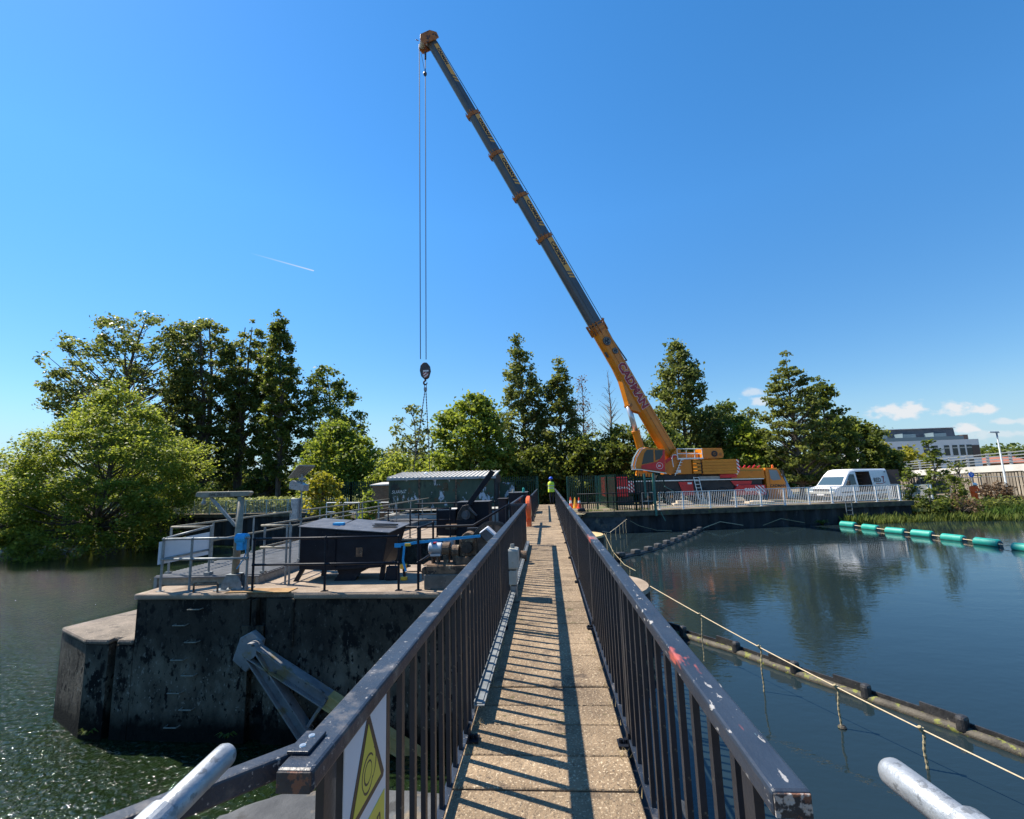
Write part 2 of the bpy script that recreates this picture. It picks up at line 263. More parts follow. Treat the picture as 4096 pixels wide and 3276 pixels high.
# ------------------------------------------------------------------ mesh helpers
class MB:
    """Collects shapes (in world coordinates) and links them as ONE mesh object."""
    def __init__(s): s.v = []; s.f = []; s.mi = []; s.m = 0
    def add(s, vs, fs):
        o = len(s.v); s.v += [tuple(p) for p in vs]; s.f += [tuple(i + o for i in f) for f in fs]; s.mi += [s.m] * len(fs); return s
    def box(s, x0, x1, y0, y1, z0, z1):
        return s.add([(x0, y0, z0), (x1, y0, z0), (x1, y1, z0), (x0, y1, z0), (x0, y0, z1), (x1, y0, z1), (x1, y1, z1), (x0, y1, z1)],
                     [(0, 3, 2, 1), (4, 5, 6, 7), (0, 1, 5, 4), (1, 2, 6, 5), (2, 3, 7, 6), (3, 0, 4, 7)])
    def hexa(s, b, t):
        return s.add(list(b) + list(t), [(0, 3, 2, 1), (4, 5, 6, 7), (0, 1, 5, 4), (1, 2, 6, 5), (2, 3, 7, 6), (3, 0, 4, 7)])
    def bar(s, p0, p1, w, h, up=(0, 0, 1)):
        p0 = V(p0); p1 = V(p1); d = (p1 - p0).normalized(); up = V(up)
        if abs(d.dot(up)) > .98: up = V((0, 1, 0))
        a = d.cross(up).normalized() * (w / 2); b = a.cross(d).normalized() * (h / 2)
        q = [-a - b, a - b, a + b, -a + b]
        return s.add([p0 + i for i in q] + [p1 + i for i in q], [(3, 2, 1, 0), (4, 5, 6, 7), (0, 1, 5, 4), (1, 2, 6, 5), (2, 3, 7, 6), (3, 0, 4, 7)])
    def tube(s, pts, r, n=8, cap=True):
        pts = [V(p) for p in pts]; k = len(pts)
        rs = r if isinstance(r, (list, tuple)) else [r] * k
        vs = []; ref = None
        for i, p in enumerate(pts):
            d = (pts[min(i + 1, k - 1)] - pts[max(i - 1, 0)]).normalized()
            if ref is None: ref = V((0, 0, 1)) if abs(d.z) < .9 else V((1, 0, 0))
            a = d.cross(ref).normalized(); b = a.cross(d).normalized(); ref = b if abs(d.dot(b)) < .9 else ref
            for j in range(n):
                t = 2 * PI * j / n; vs.append(p + (a * math.cos(t) + b * math.sin(t)) * rs[i])
        fs = [(i * n + j, i * n + (j + 1) % n, (i + 1) * n + (j + 1) % n, (i + 1) * n + j) for i in range(k - 1) for j in range(n)]
        if cap: fs += [tuple(range(n - 1, -1, -1)), tuple(range((k - 1) * n, k * n))]
        return s.add(vs, fs)
    def prism(s, poly, vec):
        n = len(poly); vec = V(vec); a = [V(p) for p in poly]
        return s.add(a + [p + vec for p in a], [tuple(range(n - 1, -1, -1)), tuple(range(n, 2 * n))] + [(i, (i + 1) % n, n + (i + 1) % n, n + i) for i in range(n)])
    def poly(s, pts): return s.add(pts, [tuple(range(len(pts)))])
    def disc(s, c, r, axis, depth, n=24, r2=None):
        c = V(c); axis = V(axis).normalized(); return s.tube([c, c + axis * depth], [r, r if r2 is None else r2], n)
    def sphere(s, c, rx, ry, rz, n=10, m=6, z0=-1.0):
        vs = []; fs = []
        for i in range(m + 1):
            t = math.asin(z0) + (PI / 2 - math.asin(z0)) * i / m
            for j in range(n):
                p = 2 * PI * j / n; vs.append((c[0] + rx * math.cos(t) * math.cos(p), c[1] + ry * math.cos(t) * math.sin(p), c[2] + rz * math.sin(t)))
        for i in range(m):
            for j in range(n): fs.append((i * n + j, i * n + (j + 1) % n, (i + 1) * n + (j + 1) % n, (i + 1) * n + j))
        return s.add(vs, fs)
    FIT = None                      # (old base point, new base point, size): moves and resizes a group of parts while it is built
    def build(s, name, mats, parent=None, smooth=False, bevel=0, origin=None, segs=2):
        if not isinstance(mats, (list, tuple)): mats = [mats]
        v = np.array([tuple(p) for p in s.v], dtype=float)
        if MB.FIT: v = (v - np.array(MB.FIT[0])) * MB.FIT[2] + np.array(MB.FIT[1])
        if parent is not None: o = np.array(world_loc(parent))
        elif origin is not None: o = np.array(origin, dtype=float)
        else: o = np.array([(v[:, 0].min() + v[:, 0].max()) / 2, (v[:, 1].min() + v[:, 1].max()) / 2, v[:, 2].min()])
        if parent is not None and origin is not None:
            loc = np.array(origin, dtype=float); v = v - loc; loc = loc - o
        else: v = v - o; loc = (0, 0, 0) if parent is not None else o
        me = bpy.data.meshes.new(name); me.from_pydata(v.tolist(), [], s.f)
        for m in mats: me.materials.append(MT[m] if isinstance(m, str) else m)
        if len(mats) > 1: me.polygons.foreach_set('material_index', s.mi)
        if smooth: me.polygons.foreach_set('use_smooth', [True] * len(me.polygons))
        me.update()
        ob = bpy.data.objects.new(name, me); COL.objects.link(ob)
        ob.location = loc
        if parent is not None: ob.parent = parent
        if bevel:
            b = ob.modifiers.new('bevel', 'BEVEL'); b.width = bevel; b.segments = segs; b.limit_method = 'ANGLE'; b.angle_limit = .6
        return ob

def world_loc(o):
    l = V(o.location)
    while o.parent is not None: o = o.parent; l = l + V(o.location)
    return l
def tag(o, label=None, cat=None, group=None, kind=None):
    if label: o['label'] = label
    if cat: o['category'] = cat
    if group: o['group'] = group
    if kind: o['kind'] = kind
    return o
def thing(name, loc, label, cat, group=None):
    o = bpy.data.objects.new(name, None); COL.objects.link(o); o.location = loc; o.empty_display_size = .2
    return tag(o, label, cat, group)
def dup(o, parent=None, loc=None):
    """A copy of an object sharing its mesh."""
    c = o.copy(); COL.objects.link(c)
    if parent is not None: c.parent = parent
    if loc is not None: c.location = loc
    return c
def dup_tree(o, parent=None):
    c = o.copy(); COL.objects.link(c)
    if parent is not None: c.parent = parent
    for ch in list(o.children): dup_tree(ch, c)
    return c

FONTS = {}
def text(name, s, size, m, parent, origin, xdir, ydir, extrude=.004, bold=0.0, align='LEFT', sx=1.0, shear=0):
    """Lettering as a thin mesh lying on the plane of xdir, ydir."""
    cu = bpy.data.curves.new(name, 'FONT'); cu.body = s; cu.size = size; cu.extrude = extrude; cu.offset = bold; cu.align_x = align; cu.shear = shear
    cu.resolution_u = 4
    tmp = bpy.data.objects.new(name, cu)
    me = bpy.data.meshes.new_from_object(tmp)
    bpy.data.objects.remove(tmp); bpy.data.curves.remove(cu)
    x = V(xdir).normalized(); y = V(ydir).normalized(); z = x.cross(y).normalized()
    R = Matrix((x * sx, y, z)).transposed().to_4x4()
    me.transform(Matrix.Translation(V(origin) - world_loc(parent)) @ R)
    me.materials.clear(); me.materials.append(MT[m])
    o = bpy.data.objects.new(name, me); COL.objects.link(o); o.parent = parent
    return o

def lerp(a, b, t): return a + (b - a) * t
def along(pts, step):
    """Points every step metres along a polyline of (x, y)."""
    out = []; acc = 0.0
    for (x0, y0), (x1, y1) in zip(pts, pts[1:]):
        L = math.hypot(x1 - x0, y1 - y0); t = acc
        while t < L: out.append((lerp(x0, x1, t / L), lerp(y0, y1, t / L), (x1 - x0) / L, (y1 - y0) / L)); t += step
        acc = t - L
    return out

# ------------------------------------------------------------------ setting: water, ground
def plane(name, x0, x1, y0, y1, z, m, kind='structure'):
    b = MB(); b.add([(x0, y0, z), (x1, y0, z), (x1, y1, z), (x0, y1, z)], [(0, 1, 2, 3)])
    return tag(b.build(name, m, origin=(0, 0, z)), kind=kind)
W_UP = water_mat('still_river_water', (0.012, 0.022, 0.026), 4.5, 0.0045, (1.0, 1.9, 1), 0.8, 0.006, .02)
W_DN = water_mat('moving_river_water', (0.010, 0.020, 0.007), 6.5, 0.14, (1.2, 1.0, 1), 1.0, 0.08, .055, .75)
plane('water', 0.0, 700, -60, 60, Z_UP, W_UP)
plane('water', -700, 0.0, -60, 70, Z_DN, W_DN)

EDGE = [(-600, 75, -3.6), (-90, 60, -3.6), (-62, 50, -3.0), (-46, 46.4, -.70), (-23, 41.4, -.70), (-17, 39.8, -.70), (-12.6, 33.2, -.70), (-10.4, 27.0, -.70),
        (-2.4, 27.0, -.70), (-2.3, 31.45, -.70), (2.3, 31.5, -.70), (2.6, 32.8, -.70), (7.3, 33.2, -.70), (18.6, 35.0, -.70), (25.6, 36.3, -.72),
        (26.2, 36.2, -2.3), (30, 35.4, -2.3), (36, 34.0, -2.3), (60, 28, -2.3), (600, -30, -2.3)]
b = MB(); n = len(EDGE); rows = []
for i, (x, y, z) in enumerate(EDGE):
    nat = z < -.8
    z2 = -.72 if z > -.8 else (-1.35 if x > 0 else -1.2)
    rows.append([(x, y, z), (x * 1.0 + i * .001, y + (2.6 if nat else .9), z2), (x * 1.02 + i * .002, 46 + (y - 46 if y > 44 else 0) + 4, -.85 if x < 24 else -1.3),
                 (x * 1.2 + i * .01, 110, -.9), (x * 6 + i * .1, 2600, -.9)])
for i in range(n):
    for p in rows[i]: b.v.append(p)
for i in range(n - 1):
    for j in range(4):
        b.f.append((i * 5 + j, (i + 1) * 5 + j, (i + 1) * 5 + j + 1, i * 5 + j + 1)); b.mi.append(0)
tag(b.build('ground', 'ground', origin=(0, 0, 0)), kind='structure')
b = MB(); b.add([(-600, 1.0, -.6), (-14, 1.0, -.6), (-14, -200, -.6), (-600, -200, -.6), (1.2, -1.5, -.6), (600, -1.5, -.6), (600, -200, -.6)], [(0, 3, 2, 1)])
b.add([(-14, .6, -.6), (1.2, -1.2, -.6), (1.2, -200, -.6), (-14, -200, -.6)], [(0, 3, 2, 1)])
b.add([(1.2, -1.2, -.6), (600, -1.2, -.6), (600, -200, -.6), (1.2, -200, -.6)], [(0, 3, 2, 1)])
tag(b.build('ground', 'ground', origin=(0, 0, 0)), kind='structure')

# ------------------------------------------------------------------ concrete piers
def yf(x): return 9.80 - 0.035 * (x + 4.5)          # front face of the first pier runs slightly off square
pier = thing('concrete_pier', (-4.5, 11, Z_DN), 'tall stained concrete pier carrying the black machinery, with a stepped end in the water', 'concrete pier', 'sluice piers')
def slab(mb, poly, z0, z1):
    mb.prism([(x, y, z0) for x, y in poly], (0, 0, z1 - z0))
main = [(-8.92, yf(-8.92)), (-6.32, yf(-6.32)), (-6.32, yf(-6.3) + .16), (-5.95, yf(-5.95) + .16), (-5.95, yf(-5.9)), (-0.3, yf(-.3)), (-0.3, 12.9), (-8.92, 12.9)]
b = MB(); slab(b, main, -4.5, -.62); b.build('upper_wall', 'pier_wall', pier)
b = MB(); slab(b, [(-8.98, yf(-8.98) - .05), (-6.38, yf(-6.3) - .05), (-6.38, yf(-6.3) + .1), (-5.35, yf(-5.4) + .1), (-5.35, yf(-5.4) - .05), (-0.3, yf(-.3) - .05), (-.3, 12.95), (-8.98, 12.95)], -.619, -.5)
b.build('pier_deck', 'pier_top', pier, bevel=.035)
b = MB(); slab(b, [(-8.93, yf(-8.93) - .004), (-9.32, yf(-9.3) - .004), (-9.32, yf(-9.3) + .18), (-9.50, yf(-9.5) + .18), (-9.50, yf(-9.5) - .004), (-10.05, 10.0), (-11.55, 10.85), (-11.0, 12.6), (-8.93, 12.7)], -4.5, -1.55)
b.build('lower_end_wall', 'pier_wall', pier)
b = MB(); slab(b, [(-8.925, yf(-8.93) - .02), (-9.32, yf(-9.3) - .02), (-9.32, yf(-9.3) + .16), (-9.50, yf(-9.5) + .16), (-9.50, yf(-9.5) - .02), (-10.06, 9.98), (-11.57, 10.84), (-11.02, 12.62), (-8.925, 12.72)], -1.549, -1.43)
b.build('lower_end_cap', 'ledge_top', pier, bevel=.05)
b = MB(); b.tube([(0.95, 12.15, -3.2), (0.95, 12.15, -.98)], 1.42, 40); b.box(-.3, .95, 10.75, 13.55, -3.2, -.982); b.build('rounded_nose', 'pier_wall', pier)
b = MB(); b.tube([(0.95, 12.15, -.979), (0.95, 12.15, -.90)], [1.44, 1.40], 40); b.box(-.3, .93, 10.73, 13.57, -.9795, -.902); b.build('nose_cap', 'pier_top', pier)
b = MB()
b.bar((-6.25, yf(-6.2) - .0, -1.15), (-6.25, yf(-6.2), -1.95), .5, .05, up=(0, 1, 0)); b.build('pivot_pad', 'pier_low', pier)
b = MB(); b.box(-6.27, -6.17, yf(-6.2) - .02, yf(-6.2) + .1, -1.2, -.63); b.box(-5.38, -5.33, yf(-5.4) - .03, yf(-5.4) + .04, -1.55, -.63); b.build('recess_strip', 'pier_low', pier)
for i, (x, z) in enumerate(((-7.52, -.80), (-7.83, -1.12), (-7.54, -1.45), (-7.82, -1.80), (-7.56, -2.10), (-7.84, -2.44), (-7.55, -2.75), (-7.86, -3.09))):
    yy = yf(x); b = MB(); b.tube([(x - .14, yy + .02, z), (x - .13, yy - .11, z), (x + .13, yy - .11, z), (x + .14, yy + .02, z)], .013, 6)
    b.build('step_iron', 'galv_brown', pier)
b = MB(); b.box(-6.9, -5.5, 9.86, 10.25, -.498, -.485); b.build('rusty_cover_plate', mat('rusty_plate', (0.20, 0.10, 0.03), (0.36, 0.22, 0.09), 2.5, .85, 0, .3, 40), pier)

pier2 = thing('concrete_pier', (-4, 21, Z_DN), 'second concrete pier beyond the machinery, with its bare floor below the green shed', 'concrete pier', 'sluice piers')
b = MB(); b.box(-9.0, -.3, 18.9, 23.4, -4.5, -.6); b.build('upper_wall', 'pier_wall', pier2)
b = MB(); b.box(-9.05, -.3, 18.85, 23.45, -.599, -.5); b.build('pier_deck', 'pier_top', pier2, bevel=.03)
b = MB(); b.tube([(1.15, 22.4, -3.2), (1.15, 22.4, -.98)], 1.34, 36); b.box(-.3, 1.15, 21.1, 23.7, -3.2, -.982); b.build('rounded_nose', 'pier_wall', pier2)
b = MB(); b.tube([(1.15, 22.4, -.979), (1.15, 22.4, -.90)], [1.36, 1.33], 36); b.box(-.3, 1.13, 21.08, 23.72, -.9795, -.902); b.build('nose_cap', 'straw', pier2)

near = thing('concrete_abutment', (-1, 2, Z_DN), 'near concrete abutment under the start of the footbridge', 'abutment')
b = MB()
outl = [(-2.55, 3.0), (-2.42, 3.5), (-2.1, 3.72), (-1.6, 3.80), (.9, 3.80), (.9, -1), (-6, -1), (-6, .9), (-3.2, 1.6)]
slab(b, outl, -4.5, -1.1); b.build('abutment_wall', 'pier_wall', near)
# its rough, rounded concrete top
gx0 = np.arange(-6.2, 1.0, .06); gy0 = np.arange(-1.1, 4.1, .06); GX, GY = np.meshgrid(gx0, gy0, indexing='ij'); D_ = np.full(GX.shape, 1e9); ins_ = np.zeros(GX.shape, bool)
for (xa, ya), (xb, yb) in zip(outl, outl[1:] + outl[:1]):
    ex, ey = xb - xa, yb - ya; t_ = np.clip(((GX - xa) * ex + (GY - ya) * ey) / (ex * ex + ey * ey), 0, 1); D_ = np.minimum(D_, np.hypot(GX - xa - t_ * ex, GY - ya - t_ * ey))
    if ya != yb: ins_ ^= ((ya > GY) != (yb > GY)) & (GX < xa + (GY - ya) * ex / ey)
D_ = np.where(ins_, D_, -D_); q_ = np.clip(1 - (D_ + .06) / .2, 0, 1); rn = np.random.default_rng(5)
bump_ = sum(.02 / k * np.sin(GX * 2.1 * k + rn.uniform(0, 6)) * np.sin(GY * 2.7 * k + rn.uniform(0, 6)) for k in (1, 2, 3.3, 5.1, 8.3)) + rn.normal(size=GX.shape) * .003
GZ = np.where(D_ > -.06, -.52 + bump_ - .35 * (1 - np.sqrt(1 - q_ ** 2)), -1.3)
b = MB(); nx, ny = GX.shape; b.v = list(zip(GX.ravel(), GY.ravel(), GZ.ravel()))
for i in range(nx - 1):
    for j in range(ny - 1): b.f.append((i * ny + j, (i + 1) * ny + j, (i + 1) * ny + j + 1, i * ny + j + 1)); b.mi.append(0)
b.build('rough_top', 'conc_shaded', near, smooth=True)

# gates that hold the upper water back, below the footbridge
gate = thing('radial_gate', (-3, 7, Z_DN), 'radial sluice gate with a steel arm, one length coloured as sunlit ochre, hinged on the stained pier wall', 'sluice gate')
b = MB(); k = 12
pts = [(-6.1 + 5.9 * math.cos(t), -1.55 + 5.9 * math.sin(t)) for t in [lerp(-.46, .02, i / k) for i in range(k + 1)]]
for (xa, za), (xb, zb) in zip(pts, pts[1:]): b.hexa([(xa, 3.82, za), (xa + .06, 3.82, za), (xa + .06, 9.62, za), (xa, 9.62, za)], [(xb, 3.82, zb), (xb + .06, 3.82, zb), (xb + .06, 9.62, zb), (xb, 9.62, zb)])
b.build('gate_skin', 'arm', gate)
b = MB()
ya = 9.52
def ibeam(mb, p0, p1, w=.20, h=.30, up=(0, 0, 1)):
    p0 = V(p0); p1 = V(p1); d = (p1 - p0).normalized(); a = d.cross(V(up)).normalized(); u = a.cross(d).normalized()
    mb.bar(p0 + u * (h / 2 - .012), p1 + u * (h / 2 - .012), w, .024, up); mb.bar(p0 - u * (h / 2 - .012), p1 - u * (h / 2 - .012), w, .024, up); mb.bar(p0, p1, .022, h - .05, up)
ibeam(b, (-6.0, ya, -1.52), (-4.42, ya, -2.42), .24, .26); b.build('upper_arm', 'arm', gate)
b = MB(); ibeam(b, (-4.42, ya, -2.42), (-2.6, ya, -3.46), .242, .262); b.build('sunlit_arm_length', 'arm_sunlit', gate)['label'] = 'length of the gate arm with sunlight painted on in ochre'
b = MB(); ibeam(b, (-5.98, ya, -1.58), (-4.84, ya, -3.04), .24, .24); b.bar((-4.84, ya, -3.04), (-3.8, ya, -4.2), .2, .2); b.build('lower_arm', 'arm', gate)
b = MB(); b.bar((-4.86, ya, -2.98), (-4.45, ya, -2.4), .09, .06); b.build('arm_tie', 'arm', gate)
b = MB(); b.prism([(-6.5, 9.80, -1.75), (-6.36, 9.80, -1.32), (-6.12, 9.80, -1.2), (-5.9, 9.80, -1.38), (-5.96, 9.80, -1.72), (-6.2, 9.80, -1.98)], (0, -.16, 0)); b.build('pivot_bracket', 'arm', gate, bevel=.02)
b = MB(); b.disc((-6.16, 9.64, -1.55), .12, (0, -1, 0), .05, 20); b.disc((-6.16, 9.59, -1.55), .055, (0, -1, 0), .04, 14); b.disc((-6.0, 9.66, -1.5), .15, (0, -1, 0), .26, 20); b.build('pivot_pin', 'arm', gate, smooth=False)
for nm, y0, y1, lab in (('gate_leaf', 12.95, 18.88, 'steel gate leaf closing the middle bay below the footbridge'), ('gate_leaf', 23.45, 32.0, 'steel gate leaf closing the far bay below the footbridge')):
    b = MB(); b.box(-.16, -.05, y0, y1, -4.2, -1.5); b.box(-.22, -.16, y0, y1, -2.3, -2.1); tag(b.build(nm, 'black'), lab, 'sluice gate')

# ------------------------------------------------------------------ footbridge
bridge = thing('footbridge', (-.07, 16, -.1), 'long narrow concrete footbridge leading straight to the far bank', 'footbridge')
random.seed(4)
b = MB(); y = .2; gaps = [2.867, 3.196, 3.562, 3.842, 4.164, 4.503, 4.846, 5.18, 5.52, 5.859]
ys = [2.867 - .333 * i for i in range(8, 0, -1)] + gaps
while ys[-1] < 31.4: ys.append(ys[-1] + .335 + random.uniform(-.012, .012))
for y0, y1 in zip(ys, ys[1:]):
    g = random.choice((.006, .008, .012, .018)); z = random.uniform(-.004, .003); xl = -.615 if y0 < 12.3 or y0 > 19.0 else -1.1
    b.box(xl, .43, y0 + g / 2, y1 - g / 2, -.07, z)
b.build('deck_slabs', 'deck', bridge, bevel=.006, segs=1)
for x in (-.66, .44): 
    b = MB(); b.box(x, x + .06, .2, 31.2, -.42, -.072); b.build('edge_beam', 'black', bridge)

RZ = 1.06
def rail_run(name, x, y0, y1, w, label, worn, bal0, sp, posts, side, near_end=True):
    """Handrail box with square balusters, posts on bolted feet; side = +1 when the walkway lies towards +x."""
    t = thing(name, (x, (y0 + y1) / 2, 0), label, 'railing', 'footbridge railings')
    b = MB(); yy = y0
    b.box(x - w / 2, x + w / 2, y0, y1, RZ - .052, RZ); b.build('handrail', worn, t, bevel=.009)
    if near_end:
        b = MB(); b.box(x - w / 2 + .004, x + w / 2 - .004, y0 - .0035, y0 + .002, RZ - .049, RZ - .004); b.build('handrail_end_cap', 'rail_end', t, bevel=.002)
    b = MB(); b.box(x - .021, x + .021, y0 + .05, y1 - .05, .045, .057); b.build('bottom_rail', 'rail', t)
    q = []; y = bal0
    while y < y1 - .08:
        if min(abs(y - p) for p in posts) > .06: q.append(y)
        y += sp
    q.sort()
    m = MB(); m.box(x - .011, x + .011, q[0] - .017, q[0] + .017, .057, RZ - .052); p0 = m.build('baluster', 'baluster', t, origin=(x, q[0], .057))
    for y in q[1:100]:
        c = dup(p0, t); c.location.y = p0.location.y + (y - q[0])
    if len(q) > 100:
        m = MB()
        for y in q[100:]: m.box(x - .011, x + .011, y - .017, y + .017, .057, RZ - .052)
        m.build('balusters', 'baluster', t)['kind'] = 'stuff'
    for i, y in enumerate(posts):
        m = MB(); m.box(x - .011, x + .011, y - .034, y + .034, -.06, RZ - .052); pp = m.build('post', 'baluster', t, origin=(x, y, 0))
        m = MB(); xs = x + side * .012; xe = x + side * .085; m.box(min(xs, xe), max(xs, xe), y - .045, y + .045, .004, .016)
        for dx in (.035, .065): m.disc((x + side * dx, y, .016), .014, (0, 0, 1), .022, 6)
        m.box(min(xs, x + side * .024), max(xs, x + side * .024), y - .045, y + .045, .016, .09)
        ft = m.build('bolted_foot', 'black', pp)
    return t
pR = [3.31 + 2.36 * i for i in range(-1, 12)]
pR = [1.30] + [p for p in pR if p > 1.5]
railR = rail_run('metal_railing', .468, 1.087, 30.1, .081, 'long dark railing on the right of the footbridge, its handrail scuffed red and white', 'rail_worn', 1.393, .1815, pR, -1)
pL = [1.30, 3.35, 5.69, 8.03, 10.37, 12.55]
railL = rail_run('metal_railing', -.6025, 1.135, 12.66, .089, 'dark railing on the left of the footbridge, nearest one, carrying the yellow warning sign', 'rail', 1.40, .175, pL, 1)
b = MB(); b.box(-.652, -.598, 1.19, 1.285, RZ + .001, RZ + .009); pl = b.build('joint_plate', 'rail', railL, bevel=.002)
for y in (1.215, 1.26):
    b = MB(); b.disc((-.625, y, RZ + .009), .0085, (0, 0, 1), .002, 16, .0075); b.disc((-.625, y, RZ + .0112), .0035, (0, 0, 1), .0006, 6); b.build('screw', 'screw', pl)
b = MB(); b.bar((-.645, 1.235, 1.035), (-1.20, .645, 1.035), .045, .05); tag(b.build('side_handrail', 'rail', bevel=.006), 'short dark handrail branching off the near left railing end', 'railing')
t = rail_run('metal_railing', -1.0, 12.9, 19.1, .07, 'set back dark railing beside the machine pit, before the orange lifebuoy', 'rail', 13.1, .5, [13.0, 15.0, 17.0, 19.0], 1, False)
b = MB(); b.box(-1.0, -.62, 12.72, 12.78, 1.0, 1.052); b.build('cross_rail', 'rail', t)
b = MB(); b.box(-1.0, -.62, 19.16, 19.22, 1.0, 1.052); b.build('cross_rail', 'rail', t)
rail_run('metal_railing', -.655, 19.2, 30.6, .075, 'far dark railing on the left of the footbridge, beyond the orange lifebuoy', 'rail', 19.4, .24, [19.3, 21.6, 24.0, 26.4, 28.8, 30.4], 1, False)

# warning sign on the near left railing
sg = thing('warning_sign', (-.575, 1.52, .6), 'white and yellow triangle warning sign fixed to the near left railing', 'sign')
b = MB(); b.box(-.580, -.577, 1.352, 1.685, .38, .996); b.build('sign_board', 'sign_white', sg)
X = -.577
b = MB(); b.prism([(X, 1.385, .752), (X, 1.655, .752), (X, 1.663, .765), (X, 1.527, 1.000), (X, 1.513, 1.000), (X, 1.377, .765)], (.0015, 0, 0)); b.build('triangle_border', 'sign_black', sg)
b = MB(); b.prism([(X + .0015, 1.408, .772), (X + .0015, 1.632, .772), (X + .0015, 1.52, .972)], (.001, 0, 0)); b.build('triangle_panel', 'yellow_sign', sg)
b = MB()
def arc(cy, cz, r, a0, a1, w):
    n = 14; X2 = X + .0026
    for i in range(n):
        t0 = lerp(a0, a1, i / n); t1 = lerp(a0, a1, (i + 1) / n); f = math.sin(PI * (i + .5) / n) * .5 + .5; ww = w * f
        b.add([(X2, cy + (r - ww) * math.cos(t0), cz + (r - ww) * math.sin(t0)), (X2, cy + (r + ww) * math.cos(t0), cz + (r + ww) * math.sin(t0)),
               (X2, cy + (r + ww) * math.cos(t1), cz + (r + ww) * math.sin(t1)), (X2, cy + (r - ww) * math.cos(t1), cz + (r - ww) * math.sin(t1))], [(0, 1, 2, 3)])
arc(1.52, .838, .030, 0, 2 * PI, .0035); arc(1.52, .838, .047, .6, 3.9, .004); arc(1.535, .848, .050, -1.1, .9, .004); arc(1.52, .825, .040, 3.6, 5.9, .004)
b.build('rotation_symbol', 'sign_black', sg)
b = MB(); b.box(X, X + .0015, 1.365, 1.672, .40, .705); b.build('text_panel', 'yellow_sign', sg)
text('lettering', 'Caution', .082, 'sign_black', sg, (X + .0017, 1.372, .628), (0, 1, 0), (0, 0, 1), .0003, .001)
text('lettering', 'This machinery', .041, 'sign_black', sg, (X + .0017, 1.385, .572), (0, 1, 0), (0, 0, 1), .0003, 0)
text('lettering', 'may start without warning', .026, 'sign_black', sg, (X + .0017, 1.372, .53), (0, 1, 0), (0, 0, 1), .0003, 0)

# galvanised pipe ends at the camera's own platform
b = MB(); d = V((-.03, -.36, -.012))
def pipe_end(name, tip, tail, r, label):
    t = thing(name, tail, label, 'handrail', 'pipe handrail ends'); tip = V(tip); tail = V(tail); d = (tip - tail).normalized()
    m = MB(); pts = [tail, tip - d * r * .9]; rs = [r, r]
    for a in (.3, .6, .85, 1.0): pts.append(tip - d * r * .9 * (1 - a)); rs.append(r * math.sqrt(max(.0, 1 - a * a)) + .0005)
    m.tube(pts, rs, 24); m.build('pipe', 'galv_near', t, smooth=True)
    c0 = lerp(tip, tail, .52); c1 = lerp(tip, tail, .82); m = MB(); m.tube([c0, c0 - d * .004, c1 + d * .004, c1], [r * 1.05, r * 1.3, r * 1.3, r * 1.05], 24); m.build('sleeve', 'galv_near', t, smooth=False)
    return t
pipe_end('pipe_handrail', (-.7, 1.05, 1.145), (-.71, .72, 1.11), .0245, 'galvanised pipe handrail end left of the footbridge, beside the branching dark handrail')
pipe_end('pipe_handrail', (.645, 1.07, 1.115), (.66, .74, 1.125), .027, 'galvanised pipe handrail end right of the footbridge, above the dark water')

# electrical box, cable tray, lifebuoy
eb = thing('junction_box', (-.56, 7.2, .3), 'stained white electrical box on the inside of the left footbridge railing', 'electrical box')
b = MB(); b.box(-.63, -.46, 6.95, 7.25, .42, .70); b.build('upper_box', 'offwhite', eb, bevel=.03)
b = MB(); b.box(-.61, -.49, 6.98, 7.2, .20, .40); b.build('lower_box', 'offwhite', eb, bevel=.015)
b = MB(); b.box(-.60, -.50, 7.0, 7.18, -.1, .18); b.tube([(-.55, 7.1, .70), (-.55, 7.1, .76)], .03, 8); b.build('conduit', 'galv', eb)
ct = thing('cable_tray', (-.55, 8, .12), 'ribbed grey cable tray along the foot of the left railing', 'cable tray')
b = MB(); b.box(-.585, -.515, 3.6, 12.5, .098, .105); b.box(-.59, -.584, 3.6, 12.5, .06, .13); b.build('tray', 'galv', ct)
b = MB(); b.box(-.578, -.532, 3.62, 12.48, .106, .112)
b.build('tray_lid', 'galv', ct)

lb = thing('lifebuoy_housing', (-.72, 17.2, .2), 'bright orange lifebuoy housing hung on the left railing of the footbridge', 'lifebuoy')
b = MB(); b.tube([(-.80, 17.4, .66), (-.76, 17.4, .66), (-.66, 17.4, .66), (-.62, 17.4, .66)], [.36, .43, .43, .36], 28); b.build('hood', 'orange_plastic', lb)
b = MB(); b.box(-.80, -.62, 17.25, 17.55, -.02, .4); b.build('lower_shell', 'orange_plastic', lb, bevel=.04)

# ------------------------------------------------------------------ pipe railings on the piers
def pipe_rail(name, pts, heights, posts, m, label, r=.024, zf=Z_PIER, group=None, foot=True):
    """Tubular railing: pts = plan polyline of the rails, heights = rail heights, posts = plan points."""
    c = pts[len(pts) // 2]; t = thing(name, (c[0], c[1], zf), label, 'railing', group)
    for h in heights:
        b = MB(); b.tube([(x, y, zf + h) for x, y in pts], r, 8)
        for (x, y) in posts: b.sphere((x, y, zf + h), r * 1.5, r * 1.5, r * 1.5, 8, 4)
        b.build('rail_tube', m, t, smooth=True)
    for (x, y) in posts:
        b = MB(); b.tube([(x, y, zf), (x, y, zf + max(heights))], r, 8)
        if foot: b.box(x - .06, x + .06, y - .06, y + .06, zf, zf + .012)
        b.build('post', m, t)
    return t
pipe_rail('pipe_railing', [(-8.58, 10.14), (-6.56, 10.06)], [1.115, .68], [(-8.58, 10.14), (-7.88, 10.10), (-6.56, 10.06)], 'galv', 'galvanised pipe railing on the near pier in front of the small davit', .026, group='pier railings')
